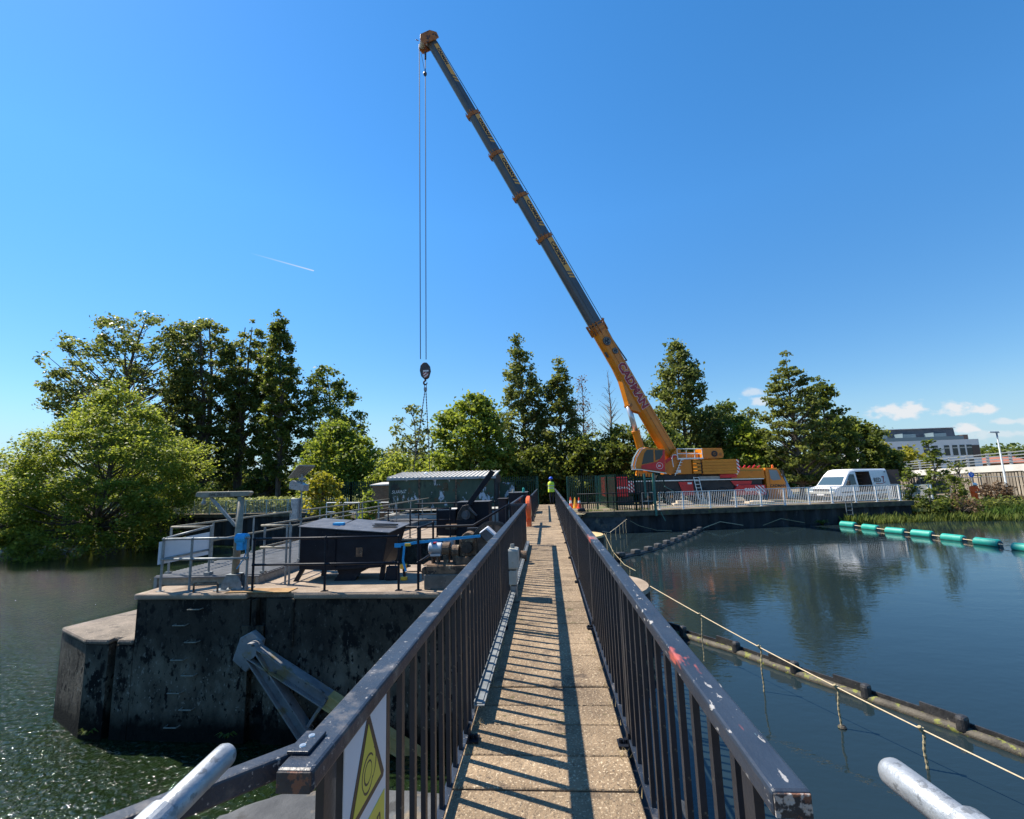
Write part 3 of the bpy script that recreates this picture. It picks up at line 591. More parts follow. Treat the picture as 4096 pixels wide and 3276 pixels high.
pipe_rail('pipe_railing', [(-6.38, 10.0), (-4.76, 9.95), (-3.16, 9.92)], [1.09, .55], [(-6.38, 10.0), (-4.76, 9.95), (-3.16, 9.92)], 'black', 'black pipe railing standing in front of the large black steel hopper', .026, group='pier railings')
t = pipe_rail('pipe_railing', [(-3.05, 12.0), (-1.91, 12.0), (-1.02, 12.0)], [1.06], [(-3.05, 12.0), (-1.02, 12.0)], 'black', 'black machine railing climbing to the footbridge behind the big gear wheel', .028, group='pier railings')
for o in list(t.children):
    if o.name.startswith('rail_tube') or o.name.startswith('post'): bpy.data.objects.remove(o)
b = MB(); b.tube([(-4.3, 11.9, .565), (-3.27, 12.0, .575), (-1.91, 12.0, .58), (-1.02, 12.2, 1.06)], .03, 8); b.build('rail_tube', 'black', t, smooth=True)
for x in (-4.25, -3.27, -1.05):
    b = MB(); b.tube([(x, 11.98, Z_PIER), (x, 11.98, .57 if x < -1.5 else 1.05)], .03, 8); b.build('post', 'black', t)
pipe_rail('pipe_railing', [(-2.74, 9.9), (-2.74, 11.2)], [1.25, .55], [(-2.74, 9.9), (-2.74, 11.2)], 'black', 'short black pipe railing held by the blue strap beside the silver motor', .026, group='pier railings')
pipe_rail('pipe_railing', [(-6.5, 19.0), (-4.39, 19.05), (-3.9, 19.0)], [1.12, .68], [(-6.5, 19.0), (-5.6, 19.02), (-4.5, 19.05), (-3.95, 19.0)], 'black', 'black pipe railing along the near edge of the second pier', .028, group='pier railings')
pipe_rail('pipe_railing', [(-6.6, 23.2), (-4.6, 23.2), (-2.5, 23.2)], [1.15, .62], [(-6.4, 23.2), (-4.6, 23.2), (-2.6, 23.2)], 'black', 'black pipe railing along the far edge of the second pier below the shed', .03, group='pier railings')

# ------------------------------------------------------------------ gangway with ribbed deck
gw = thing('gangway', (-8, 17, -.3), 'ribbed grey metal gangway running back from the near pier to the far bank', 'gangway')
b = MB(); b.box(-9.28, -6.72, 10.75, 27.2, -.34, -.31)
y = 10.8
while y < 27: b.box(-9.28, -6.72, y, y + .045, -.309, -.285); y += .12
b.build('ribbed_deck', 'grating', gw)
for x in (-9.28, -6.80): 
    b = MB(); b.box(x, x + .08, 10.76, 27.2, -.62, -.345); b.build('side_beam', 'galv', gw)
b = MB(); b.box(-9.2, -6.8, 10.80, 10.88, -.5, -.345); b.build('end_beam', 'galv_brown', gw)
def gang_rail(x, ys, m, label):
    t = thing('gangway_railing', (x, ys[0], -.3), label, 'railing', 'gangway railings')
    for z in (.80, .30): 
        b = MB(); b.tube([(x, ys[0], z), (x, ys[-1], z)], .026, 8); b.build('rail_tube', 'galv_brown', t, smooth=True)
    for y in ys: 
        b = MB(); b.tube([(x, y, -.3), (x, y, .80)], .026, 8); b.box(x - .05, x + .05, y - .05, y + .05, -.284, -.24); b.build('post', m, t)
    return t
g1 = gang_rail(-9.18, [11.05, 12.5, 14.3, 16.4, 18.6, 20.8, 23.0, 25.2, 27.1], 'galv', 'outer pipe railing of the gangway, on the side away from the hopper')
b = MB(); b.tube([(-9.18, 11.05, .80), (-8.02, 10.9, .80)], .026, 8); b.build('rail_tube', 'galv_brown', g1, smooth=True)
b = MB(); b.tube([(-8.02, 10.9, .82), (-8.52, 10.14, .64)], .024, 8); b.build('rail_tube', 'galv', g1, smooth=True)
b = MB(); b.tube([(-8.02, 10.9, .28), (-8.52, 10.14, .2)], .024, 8); b.build('rail_tube', 'galv', g1, smooth=True)
b = MB(); b.tube([(-8.02, 10.86, -.3), (-8.02, 10.86, .82)], .024, 8); b.box(-8.09, -7.95, 10.79, 10.93, -.284, -.23); b.build('post', 'galv', g1)
g2 = gang_rail(-6.74, [10.95, 12.6, 14.4, 16.4, 18.6, 20.8, 23.0, 25.2, 27.1], 'galv', 'inner pipe railing of the gangway, between the hopper and the solar cabinet')
for z in (.80, .30):
    b = MB(); b.tube([(-6.80, 10.9, z), (-6.02, 10.72, z)], .026, 8); b.build('rail_tube', 'galv_brown', g2, smooth=True)
for dx in (0, .09):
    b = MB(); b.tube([(-6.05 + dx, 10.7, Z_PIER), (-6.05 + dx, 10.7, .82)], .024, 8); b.build('post', 'galv', g2)
b = MB(); b.hexa([(-8.66, 10.10, .07), (-8.02, 10.88, .17), (-8.02, 10.892, .17), (-8.66, 10.112, .07)], [(-8.66, 10.10, .56), (-8.02, 10.88, .69), (-8.02, 10.892, .69), (-8.66, 10.112, .56)])
tag(b.build('notice_board', 'board'), 'blank faded white board fixed to the railing on the stepped pier end', 'board')

# small davit crane
dv = thing('davit', (-6.94, 10.23, Z_PIER), 'weathered grey swing davit with a lettered arm standing on the near pier', 'davit')
b = MB(); b.tube([(-6.94, 10.24, -.18), (-6.90, 10.24, 1.5)], [.075, .07], 20); b.build('post', 'galv_brown', dv, smooth=True)
b = MB()
for yy in (10.12, 10.34): b.prism([(-7.18, yy, -.5), (-7.16, yy, -.34), (-7.06, yy, -.18), (-6.82, yy, -.18), (-6.72, yy, -.34), (-6.70, yy, -.5), (-6.80, yy, -.5), (-6.86, yy, -.42), (-7.0, yy, -.42), (-7.08, yy, -.5)], (0, .02, 0))
b.box(-7.07, -6.81, 10.1, 10.38, -.18, -.165); b.box(-7.02, -6.86, 10.16, 10.32, -.49, -.18); b.box(-7.3, -6.6, 10.05, 10.45, -.498, -.48); b.build('base_bracket', 'galv', dv)
b = MB(); b.prism([(-7.95, 10.17, 1.53), (-7.93, 10.17, 1.61), (-7.9, 10.17, 1.635), (-6.68, 10.17, 1.62), (-6.64, 10.17, 1.59), (-6.70, 10.17, 1.51), (-7.78, 10.17, 1.50)], (0, .14, 0)); am = b.build('arm', 'galv_brown', dv, bevel=.012)
text('lettering', 'SWL 250 KGS', .085, 'text_black', am, (-7.62, 10.166, 1.535), (1, 0, -.005), (0, 0, 1), .001, .001)
b = MB(); b.bar((-7.62, 10.24, 1.5), (-6.99, 10.24, .86), .05, .06); b.build('brace', 'galv', dv)
b = MB(); b.tube([(-7.78, 10.24, 1.5), (-7.78, 10.24, 1.4)], .03, 8); b.sphere((-7.78, 10.24, 1.38), .05, .05, .05); b.build('pulley', 'galv', dv)
b = MB(); b.tube([(-6.84, 10.1, .60), (-6.62, 10.1, .60)], .11, 14); b.box(-6.80, -6.66, 10.02, 10.2, .36, .62); b.tube([(-6.64, 10.06, .5), (-6.6, 10.06, .3), (-6.68, 10.1, .15), (-6.85, 10.15, -.05)], .012, 6); b.build('winch', 'blue_strap', dv)
b = MB(); b.tube([(-7.69, 9.99, -.5), (-7.69, 9.99, -.33), (-7.66, 9.99, -.3), (-7.18, 9.99, -.3), (-7.15, 9.99, -.33), (-7.15, 9.99, -.5)], .02, 8); tag(b.build('grab_rail', 'rust'), 'low rusty grab rail at the top of the pier step irons', 'grab rail')

# solar cabinet on the gangway railing
so = thing('solar_cabinet', (-6.9, 12.65, -.3), 'white instrument cabinet with a tilted solar panel and camera on the gangway railing', 'cabinet')
b = MB(); b.prism([(-7.03, 12.55, .74), (-6.84, 12.55, .74), (-6.83, 12.55, 1.36), (-7.02, 12.55, 1.36), (-7.02, 12.55, 1.15), (-6.98, 12.55, 1.05)], (0, .18, 0)); b.build('cabinet_body', 'galv_near', so, bevel=.01)
b = MB(); b.tube([(-6.80, 12.68, -.3), (-6.80, 12.68, 2.02)], .022, 8); b.build('pole', 'galv', so)
b = MB(); b.hexa([(-7.325, 12.9, 1.94), (-6.9, 12.9, 1.94), (-6.28, 12.35, 2.22), (-6.736, 12.35, 2.245)], [(-7.325, 12.91, 1.97), (-6.9, 12.91, 1.97), (-6.28, 12.36, 2.25), (-6.736, 12.36, 2.275)]); pv = b.build('solar_panel', 'pv', so)
b = MB(); A0, A1, A2, A3 = V((-7.325, 12.895, 1.937)), V((-6.9, 12.895, 1.937)), V((-6.28, 12.345, 2.217)), V((-6.736, 12.345, 2.242))
for q in range(7): f = q / 6; b.bar(lerp(A0, A3, f), lerp(A1, A2, f), .012 if 0 < q < 6 else .03, .01); b.bar(lerp(A0, A1, f), lerp(A3, A2, f), .012 if 0 < q < 6 else .03, .01)
b.build('panel_frame', 'galv', pv)
b = MB(); b.prism([(-7.06, 12.5, 1.63), (-6.72, 12.6, 1.56), (-6.70, 12.6, 1.72), (-6.98, 12.5, 1.86), (-7.06, 12.5, 1.80)], (.04, .22, 0)); b.build('camera_box', 'galv_near', so)
b = MB(); b.box(-6.86, -6.7, 12.6, 12.72, 1.86, 1.93); b.build('bracket', 'galv', so)

# ------------------------------------------------------------------ machinery on the near pier
hp = thing('steel_hopper', (-4.8, 11.2, Z_PIER), 'large black steel hopper with sloping lids standing on short legs on the near pier', 'hopper')
b = MB(); b.hexa([(-5.84, 10.9, -.22), (-4.98, 10.9, -.26), (-4.98, 11.9, -.26), (-5.84, 11.9, -.22)], [(-5.84, 10.9, .74), (-4.98, 10.9, .66), (-4.98, 11.9, .72), (-5.75, 11.9, .82)]); b.build('left_bin', 'black', hp, bevel=.012)
b = MB(); b.hexa([(-4.978, 10.88, -.26), (-3.86, 10.88, -.2), (-3.86, 11.9, -.2), (-4.978, 11.9, -.26)], [(-4.978, 10.88, .66), (-3.72, 10.88, .55), (-3.6, 11.9, .63), (-4.978, 11.9, .76)]); b.build('right_bin', 'black', hp, bevel=.012)
b = MB(); b.hexa([(-5.88, 10.86, .745), (-5.02, 10.86, .672), (-5.02, 11.95, .775), (-5.78, 11.95, .845)], [(-5.88, 10.86, .765), (-5.02, 10.86, .692), (-5.02, 11.95, .795), (-5.78, 11.95, .865)]); b.build('left_lid', 'black_skylit', hp)
b = MB(); b.hexa([(-5.015, 10.84, .672), (-3.68, 10.84, .56), (-3.52, 11.95, .66), (-4.9, 11.95, .80)], [(-5.015, 10.84, .692), (-3.68, 10.84, .58), (-3.52, 11.95, .68), (-4.9, 11.95, .82)]); l = b.build('right_lid', 'black_skylit', hp)
b = MB(); b.bar((-4.25, 11.3, .712), (-3.7, 11.42, .675), .12, .02); b.bar((-4.25, 11.44, .727), (-3.7, 11.56, .69), .05, .03); b.build('hinge_strip', 'grease', l)
b = MB(); b.box(-5.2, -4.95, 11.2, 11.34, .72, .79); b.build('blue_clip', 'blue_strap', hp)
b = MB(); b.tube([(-5.28 + .1 * math.sin(a), 10.875, .32 + .2 * math.cos(a)) for a in (0.2, .6, 1.0, 1.4, 1.8, 2.2, 2.6)], .012, 6); b.build('handle', 'black_skylit', hp)
b = MB(); b.box(-4.47, -4.32, 10.865, 10.885, .04, .25); b.build('slot_plate', 'rust', hp)
b = MB(); b.box(-5.0, -4.955, 10.855, 10.885, -.24, .655); b.bar((-4.95, 10.868, .60), (-3.80, 10.868, .50), .03, .05); b.bar((-4.95, 10.868, -.21), (-3.92, 10.868, -.16), .03, .05)
for i in range(9): b.disc((-4.85 + i * .125, 10.855, .592 - i * .0109), .014, (0, -1, 0), .016, 6)
for i in range(7): b.disc((-4.978, 10.855, -.15 + i * .12), .014, (0, -1, 0), .016, 6)
b.build('bolted_flange', 'black', hp)
for x0, x1, w in ((-6.0, -5.72, .10), (-5.02, -4.5, .5), (-3.95, -3.85, .1), (-5.65, -5.55, .1)):
    yy = 10.95 if x0 != -5.65 else 11.6
    b = MB(); b.hexa([(x0, yy, Z_PIER), (x0 + w, yy, Z_PIER), (x0 + w, yy + .08, Z_PIER), (x0, yy + .08, Z_PIER)], [(x1 - w * .5, yy, -.1), (x1 + w * .5, yy, -.1), (x1 + w * .5, yy + .08, -.1), (x1 - w * .5, yy + .08, -.1)]); b.build('leg', 'black', hp)
b = MB(); b.hexa([(-4.9, 10.95, -.35), (-4.45, 10.95, -.35), (-4.45, 11.6, -.35), (-4.9, 11.6, -.35)], [(-5.0, 10.92, -.14), (-4.1, 10.92, -.12), (-4.1, 11.7, -.12), (-5.0, 11.7, -.14)]); b.build('chute', 'black', hp)

gear = thing('winding_gear', (-1.9, 11.2, Z_PIER), 'rusty winding machine with a silver motor and a big toothed gear wheel', 'winding gear')
b = MB(); b.box(-2.63, -.75, 9.93, 10.95, Z_PIER, -.2); b.build('plinth', 'plinth', gear, bevel=.02)
MB.FIT = ((-1.9, 11.2, -.5), (-1.717, 10.12, -.288), .9035)
b = MB(); b.box(-2.86, -.8, 11.02, 11.75, -.402, -.215); b.box(-2.95, -2.2, 11.06, 11.6, -.214, -.19); b.box(-2.2, -1.6, 11.15, 11.7, -.214, -.05); b.box(-2.98, -2.87, 11.05, 11.3, -.4, -.27); b.build('bedplate', 'rust', gear, bevel=.015)
b = MB(); b.tube([(-2.86, 11.3, .14), (-2.84, 11.3, .14), (-2.56, 11.3, .14), (-2.53, 11.3, .14)], [.115, .135, .135, .11], 24)
for i in range(10): b.box(-2.80, -2.56, 11.3 - .15 + .3 * i / 9 - .004, 11.3 - .15 + .3 * i / 9 + .004, -.02, .03)
b.build('motor', 'silver', gear)
b = MB(); b.box(-2.80, -2.58, 11.2, 11.4, -.05, .02); b.box(-2.78, -2.74, 11.18, 11.42, -.19, -.05); b.box(-2.66, -2.62, 11.18, 11.42, -.19, -.05); b.build('motor_foot', 'rust', gear)
b = MB(); b.box(-2.75, -2.68, 11.2, 11.4, .255, .285); b.build('nameplate', 'crane_red', gear)
b = MB(); b.box(-2.53, -2.28, 11.35, 11.55, .10, .34); b.build('terminal_box', 'galv_near', gear, bevel=.01)
b = MB(); b.tube([(-2.52, 11.3, .12), (-2.36, 11.3, .12)], .15, 18); b.box(-2.5, -2.38, 11.2, 11.4, -.19, .1); b.tube([(-2.36, 11.3, .10), (-2.26, 11.3, .1)], .05, 12); b.tube([(-2.30, 11.3, .07), (-2.14, 11.3, .07)], .14, 18); b.box(-2.28, -2.16, 11.2, 11.4, -.19, .1); b.build('coupling', 'rust', gear)
b = MB(); b.box(-2.12, -1.72, 11.25, 11.65, -.05, .34); b.tube([(-1.92, 11.2, .34), (-1.92, 11.7, .34)], .16, 16); b.build('gearbox', 'rust', gear, bevel=.02)
b = MB(); b.tube([(-1.93, 11.12, .16), (-1.93, 11.2, .16)], .12, 20)
for i in range(18): a = 2 * PI * i / 18; b.bar((-1.93 + .115 * math.cos(a), 11.16, .16 + .115 * math.sin(a)), (-1.93 + .14 * math.cos(a), 11.16, .16 + .14 * math.sin(a)), .025, .07, up=(0, 1, 0))
b.tube([(-1.93, 11.09, .16), (-1.93, 11.13, .16)], .035, 10); b.build('pinion', 'grease', gear)
gx, gy, gz, gr = -1.33, 11.35, .215, .505
b = MB(); k = 48; vs = []
for rr, yy in ((gr, gy - .05), (gr, gy + .05), (gr - .07, gy + .05), (gr - .07, gy - .05)):
    for i in range(k): a = 2 * PI * i / k; vs.append((gx + rr * math.cos(a), yy, gz + rr * math.sin(a)))
b.add(vs, [(q * k + i, q * k + (i + 1) % k, ((q + 1) % 4) * k + (i + 1) % k, ((q + 1) % 4) * k + i) for q in range(4) for i in range(k)])
for i in range(84): a = 2 * PI * i / 84; b.bar((gx + (gr - .004) * math.cos(a), gy, gz + (gr - .004) * math.sin(a)), (gx + (gr + .02) * math.cos(a), gy, gz + (gr + .02) * math.sin(a)), .015, .1, up=(0, 1, 0))
gwl = b.build('gear_wheel', 'grease', gear)
b = MB(); b.disc((gx, gy + .02, gz), gr - .068, (0, -1, 0), .02, 40); b.build('web', 'gear_face', gwl)
b = MB()
for i in range(6): a = PI / 6 + PI / 3 * i; b.bar((gx + .1 * math.cos(a), gy - .02, gz + .1 * math.sin(a)), (gx + (gr - .07) * math.cos(a), gy - .02, gz + (gr - .07) * math.sin(a)), .06, .04, up=(0, 1, 0))
b.disc((gx, gy - .05, gz), .09, (0, 1, 0), .06, 16); b.build('spokes', 'grease', gwl)
b = MB(); b.disc((gx + .25, 11.15, .05), .30, (0, -1, 0), .06, 32); b.disc((gx + .25, 11.09, .05), .06, (0, -1, 0), .05, 12); b.build('brake_disc', 'black', gear)
b = MB(); b.tube([(gx + .1, 10.95, -.02), (gx + .8, 10.95, -.02)], .12, 16); b.build('drum', 'rust', gear)
b = MB(); b.box(-2.0, -1.5, 11.6, 11.75, .34, .56); b.build('rear_frame', 'grease', gear)
b = MB(); b.tube([(-3.35, 11.0, -.5), (-3.35, 11.0, -.36), (-3.30, 11.0, -.33), (-2.98, 11.0, -.33), (-2.94, 11.0, -.36), (-2.94, 11.0, -.5)], .014, 6); _f = MB.FIT; MB.FIT = None; tag(b.build('grab_rail', 'rust'), 'low bent pipe on the pier floor between the drill and the winding machine', 'grab rail'); MB.FIT = _f

mt = thing('control_unit', (-1.28, 10.0, .5), 'tilted grey electrical control unit held up by the blue strap above the gear wheel', 'control unit')
b = MB(); b.hexa([(-1.62, 11.0, .50), (-1.42, 11.0, .28), (-1.40, 11.2, .30), (-1.60, 11.2, .52)], [(-1.44, 11.0, .63), (-1.23, 11.0, .44), (-1.21, 11.2, .46), (-1.42, 11.2, .65)]); b.build('case', 'board', mt, bevel=.02)
b = MB(); b.hexa([(-1.60, 10.985, .49), (-1.43, 10.985, .31), (-1.43, 10.998, .31), (-1.60, 10.998, .49)], [(-1.46, 10.985, .59), (-1.27, 10.985, .43), (-1.27, 10.998, .43), (-1.46, 10.998, .59)]); b.build('front_panel', 'black_skylit', mt)
b = MB(); b.bar((-3.24, 9.9, .41), (-2.72, 9.92, .46), .012, .055); b.bar((-2.72, 9.92, .46), (-1.43, 9.93, .56), .012, .055); b.bar((-3.03, 9.88, .40), (-3.06, 9.89, .1), .045, .01, up=(0, 1, 0)); b.bar((-3.06, 9.89, .1), (-3.0, 9.9, -.12), .045, .01, up=(0, 1, 0)); b.bar((-3.24, 9.88, .41), (-3.1, 9.88, .41), .012, .085)
MB.FIT = None
st = tag(b.build('ratchet_strap', 'blue_strap'), 'bright blue ratchet strap stretched from the black railing to the control unit', 'strap')
b = MB(); b.box(-3.02, -2.9, 9.87, 9.93, .39, .44); b.build('ratchet', 'tool_yellow', st)
bg = thing('tool_bag', (-3.62, 10.95, Z_PIER), 'small black tool bag on the pier floor beside the yellow drill', 'tool bag')
b = MB(); b.hexa([(-3.8, 10.88, Z_PIER), (-3.5, 10.88, Z_PIER), (-3.5, 11.08, Z_PIER), (-3.8, 11.08, Z_PIER)], [(-3.77, 10.9, -.19), (-3.52, 10.9, -.19), (-3.52, 11.05, -.19), (-3.77, 11.05, -.19)]); b.build('bag_body', 'black', bg, bevel=.03)
b = MB(); b.tube([(-3.72, 10.97, -.2), (-3.68, 10.97, -.08), (-3.6, 10.97, -.08), (-3.56, 10.97, -.2)], .012, 6); b.build('handle', 'black_skylit', bg)
dr = thing('cordless_drill', (-3.35, 10.92, Z_PIER), 'yellow and black cordless drill standing on its battery on the pier floor', 'drill')
b = MB(); b.box(-3.44, -3.28, 10.88, 10.96, -.25, -.14); b.build('drill_body', 'tool_yellow', dr, bevel=.02)
b = MB(); b.bar((-3.36, 10.92, -.25), (-3.34, 10.92, -.42), .05, .05, up=(0, 1, 0)); b.tube([(-3.28, 10.92, -.19), (-3.2, 10.92, -.19)], [.035, .02], 10); b.build('grip', 'black', dr)
b = MB(); b.box(-3.42, -3.28, 10.87, 10.97, Z_PIER, -.42); b.build('battery', 'tool_yellow', dr, bevel=.01)

# ------------------------------------------------------------------ machinery on the second pier
lf = thing('gate_lifting_machine', (-3.6, 20, Z_PIER), 'black gate lifting machine with a long raised lever arm on the second pier', 'lifting machine')
b = MB(); b.box(-4.64, -3.84, 19.6, 20.6, Z_PIER, .53); b.build('low_casing', 'black', lf, bevel=.02)
b = MB(); b.box(-4.62, -3.82, 19.62, 20.58, .531, .56); b.build('casing_lid', 'roof', lf)
b = MB(); b.box(-3.81, -2.47, 19.75, 20.9, -.4, .81); b.build('tall_casing', 'black', lf, bevel=.02)
b = MB(); b.box(-3.83, -2.45, 19.73, 20.92, .811, .83); b.build('casing_lid', 'black_skylit', lf)
b = MB(); b.hexa([(-3.52, 19.35, .55), (-3.14, 19.35, .72), (-3.14, 19.55, .72), (-3.52, 19.55, .55)], [(-2.32, 19.35, 2.13), (-2.14, 19.35, 2.02), (-2.14, 19.55, 2.02), (-2.32, 19.55, 2.13)]); b.build('lever_arm', 'black', lf, bevel=.01)
b = MB(); b.prism([(-3.75, 19.3, .16), (-3.0, 19.3, .16), (-3.1, 19.3, .5), (-3.25, 19.3, .75), (-3.5, 19.3, .70), (-3.7, 19.3, .4)], (0, .3, 0)); b.build('bearing_housing', 'grease', lf, bevel=.02)
b = MB(); b.disc((-3.35, 19.3, .33), .18, (0, -1, 0), .1, 18); b.disc((-3.35, 19.2, .33), .1, (0, -1, 0), .05, 14); b.build('bearing', 'black_skylit', lf)
b = MB(); b.bar((-3.22, 19.22, .62), (-2.9, 19.22, .3), .1, .06); b.build('link', 'black_skylit', lf)
b = MB(); b.box(-3.75, -3.0, 19.2, 19.6, Z_PIER, .155); b.build('pedestal', 'black', lf)
b = MB(); b.box(-4.15, -3.7, 19.0, 19.3, -.2, -.02); b.build('limit_switch', 'rust', lf)
bx = thing('black_kiosk', (-1.3, 24, Z_PIER), 'low black steel kiosk with bottles and tools left on its top, beside the far railing', 'kiosk')
b = MB(); b.box(-1.95, -1.05, 23.8, 25.6, -.62, 1.02); b.build('kiosk_body', 'black', bx, bevel=.02)
b = MB(); b.box(-2.0, -1.02, 23.75, 25.65, 1.021, 1.05); b.build('kiosk_lid', 'black_skylit', bx)
b = MB(); b.tube([(-1.22, 24.2, 1.05), (-1.22, 24.2, 1.22), (-1.22, 24.2, 1.28)], [.07, .06, .03], 12); tag(b.build('water_bottle', 'teal'), 'teal bottle standing on the black kiosk', 'bottle')
b = MB(); b.tube([(-1.75, 24.2, 1.05), (-1.75, 24.2, 1.2)], [.06, .07], 10); tag(b.build('cup', 'offwhite'), 'pale cup standing on the black kiosk', 'cup')
b = MB(); b.box(-2.55, -2.1, 24.2, 25.2, -.62, .72); b.box(-2.58, -2.07, 24.15, 25.25, .721, .75); tag(b.build('equipment_box', 'navy'), 'dark blue equipment box between the green shed and the black kiosk', 'box')

# ------------------------------------------------------------------ green shed, brick hut
pl_ = MB(); pl_.box(-9.25, -2.4, 26.4, 32, -4.5, -.08); tag(pl_.build('concrete_plinth', 'conc'), 'pale concrete plinth wall under the green steel shed', 'plinth')
sh = thing('steel_shed', (-6.1, 28.5, .2), 'patchy green steel shed with a pale ribbed roof and graffiti', 'shed')
b = MB(); b.hexa([(-9.22, 27, .24), (-3.05, 27, .24), (-3.05, 30, .24), (-9.22, 30, .24)], [(-9.22, 27, 1.86), (-3.05, 27, 1.82), (-3.05, 30, 2.12), (-9.22, 30, 2.16)]); b.build('wall', 'shed', sh)
b = MB(); b.hexa([(-9.30, 26.9, 1.985), (-2.93, 26.9, 1.915), (-3.0, 30.1, 2.27), (-9.36, 30.1, 2.34)], [(-9.30, 26.9, 2.01), (-2.93, 26.9, 1.94), (-3.0, 30.1, 2.295), (-9.36, 30.1, 2.365)])
for i in range(26):
    x = -9.28 + i * .25; zz = lambda xx: lerp(2.01, 1.94, (xx + 9.3) / 6.37)
    b.hexa([(x, 26.9, zz(x)), (x + .06, 26.9, zz(x)), (x + .06, 30.1, zz(x) + .355), (x, 30.1, zz(x) + .355)], [(x + .012, 26.9, zz(x) + .045), (x + .048, 26.9, zz(x) + .045), (x + .048, 30.1, zz(x) + .40), (x + .012, 30.1, zz(x) + .40)])
rf = b.build('roof', 'roof', sh)
b = MB(); b.sphere((-7.4, 28.5, 2.2), .12, .12, .12); b.build('roof_vent', 'white', rf)
b = MB(); b.hexa([(-9.31, 26.88, 1.86), (-2.92, 26.88, 1.80), (-2.92, 26.99, 1.80), (-9.31, 26.99, 1.86)], [(-9.31, 26.88, 1.984), (-2.92, 26.88, 1.914), (-2.92, 26.99, 1.914), (-9.31, 26.99, 1.984)]); b.build('eaves_trim', 'shed_edge', sh)
for x in (-7.45, -5.3):
    b = MB(); b.box(x, x + .09, 26.975, 26.995, .24, 1.86); b.build('rusty_seam', 'rust', sh)
b = MB(); b.disc((-5.9, 26.995, 1.42), .16, (0, -1, 0), .05, 20); b.build('round_vent', 'shed', sh)
text('graffiti', 'SUANZ', .26, 'text_white', sh, (-9.05, 26.985, 1.10), (1, 0, .02), (.12, 0, 1), .001, -.003, shear=.2)
text('graffiti', 'ATEC', .16, 'text_black', sh, (-9.05, 26.985, 1.48), (1, 0, .03), (0, 0, 1), .001, .01, shear=.2)
text('graffiti', 'OOD', .14, 'text_black', sh, (-8.85, 26.985, 1.34), (1, 0, 0), (0, 0, 1), .001, .012, shear=.2)
b = MB(); b.box(-3.04, -2.94, 27.05, 29.9, .24, 2.0); b.build('dark_side_door', 'crane_black', sh)
b = MB(); b.box(-2.9, -2.0, 28.6, 28.66, -.1, 1.55); tag(b.build('site_screen', 'shed'), 'plain green metal panel standing between the shed and the palisade fence', 'panel')
hu = thing('brick_hut', (-10.5, 29.5, -.7), 'small brown brick hut with a flat pale roof to the left of the green shed', 'hut')
b = MB(); b.box(-11.0, -9.6, 29, 30.4, -.7, 1.57); b.build('wall', 'brick', hu)
b = MB(); b.hexa([(-11.1, 28.9, 1.572), (-9.5, 28.9, 1.572), (-9.5, 30.5, 1.572), (-11.1, 30.5, 1.572)], [(-11.08, 28.9, 1.64), (-9.5, 28.9, 1.66), (-9.5, 30.5, 1.80), (-10.9, 30.5, 1.78)]); b.build('roof', 'roof', hu)
b = MB(); b.tube([(-14.6, 30.5, .55), (-9.3, 28.2, .55)], .03, 8); b.tube([(-14.6, 30.5, -.05), (-9.3, 28.2, -.05)], .03, 8)
for f in (0, .5, .98): b.tube([(lerp(-14.6, -9.3, f), lerp(30.5, 28.2, f), -.7), (lerp(-14.6, -9.3, f), lerp(30.5, 28.2, f), .55)], .03, 8)
tag(b.build('pipe_railing', 'white_rail'), 'white pipe railing in front of the brick hut', 'railing', 'pier railings')
b = MB(); b.hexa([(-11.9, 29.6, -.7), (-11.2, 29.6, -.7), (-11.2, 30.1, -.7), (-11.9, 30.1, -.7)], [(-12.0, 29.6, -.05), (-11.1, 29.6, -.05), (-11.1, 30.1, -.05), (-12.0, 30.1, -.05)])
tag(b.build('plastic_barrier', 'orange_plastic', bevel=.05), 'orange plastic barrier beside the brick hut behind the white railing', 'barrier')

# ------------------------------------------------------------------ bank walls and fences
def pile_wall(name, pts, z0, z1, label, step=.62, depth=.22):
    b = MB(); prof = []
    for i, (x, y, dx, dy) in enumerate(along(pts, step / 2)):
        k = i % 4; o = (0, 0, depth, depth)[k]; prof.append((x - dy * o, y + dx * o))
    vs = [(x, y, z0) for x, y in prof] + [(x, y, z1) for x, y in prof]; n = len(prof)
    b.add(vs, [(i, i + 1, n + i + 1, n + i) for i in range(n - 1)])
    return tag(b.build(name, 'pile'), label, 'bank wall', 'sheet pile walls')
def strip(name, pts, w, z0, z1, m, label, cat, off=-.12, bevel=.03):
    b = MB(); L = []; R = []
    for i, (x, y) in enumerate(pts):
        a = V(pts[max(i - 1, 0)]); c = V(pts[min(i + 1, len(pts) - 1)]); d = (c - a).normalized(); n = V((-d.y, d.x))
        L.append((x + n.x * off, y + n.y * off)); R.append((x + n.x * (off + w), y + n.y * (off + w)))
    for i in range(len(pts) - 1):
        b.hexa([(*L[i], z0), (*L[i + 1], z0), (*R[i + 1], z0), (*R[i], z0)], [(*L[i], z1), (*L[i + 1], z1), (*R[i + 1], z1), (*R[i], z1)])
    return tag(b.build(name, m), label, cat)
WALL_R = [(5.15, 32.65), (7.3, 33.0), (12.5, 33.75), (18.6, 34.8), (26.1, 36.2)]
pile_wall('sheet_pile_wall', WALL_R, -4.2, -.95, 'dark steel sheet pile bank wall below the white guard railing')
strip('coping_beam', [(2.3, 32.62)] + WALL_R, 1.0, -.98, -.645, 'coping', 'mossy concrete coping along the top of the right bank wall', 'coping')
b = MB(); b.box(2.2, 5.16, 32.58, 33.0, -4.2, -.96); tag(b.build('concrete_bank_wall', 'conc_shaded'), 'smooth grey concrete wall section beside the far end of the footbridge', 'bank wall')
WALL_L = [(-62, 50), (-46, 46.2), (-39.4, 44.6), (-29, 41.5), (-23, 41.0), (-17, 39.4), (-12.6, 33), (-10.4, 26.9)]
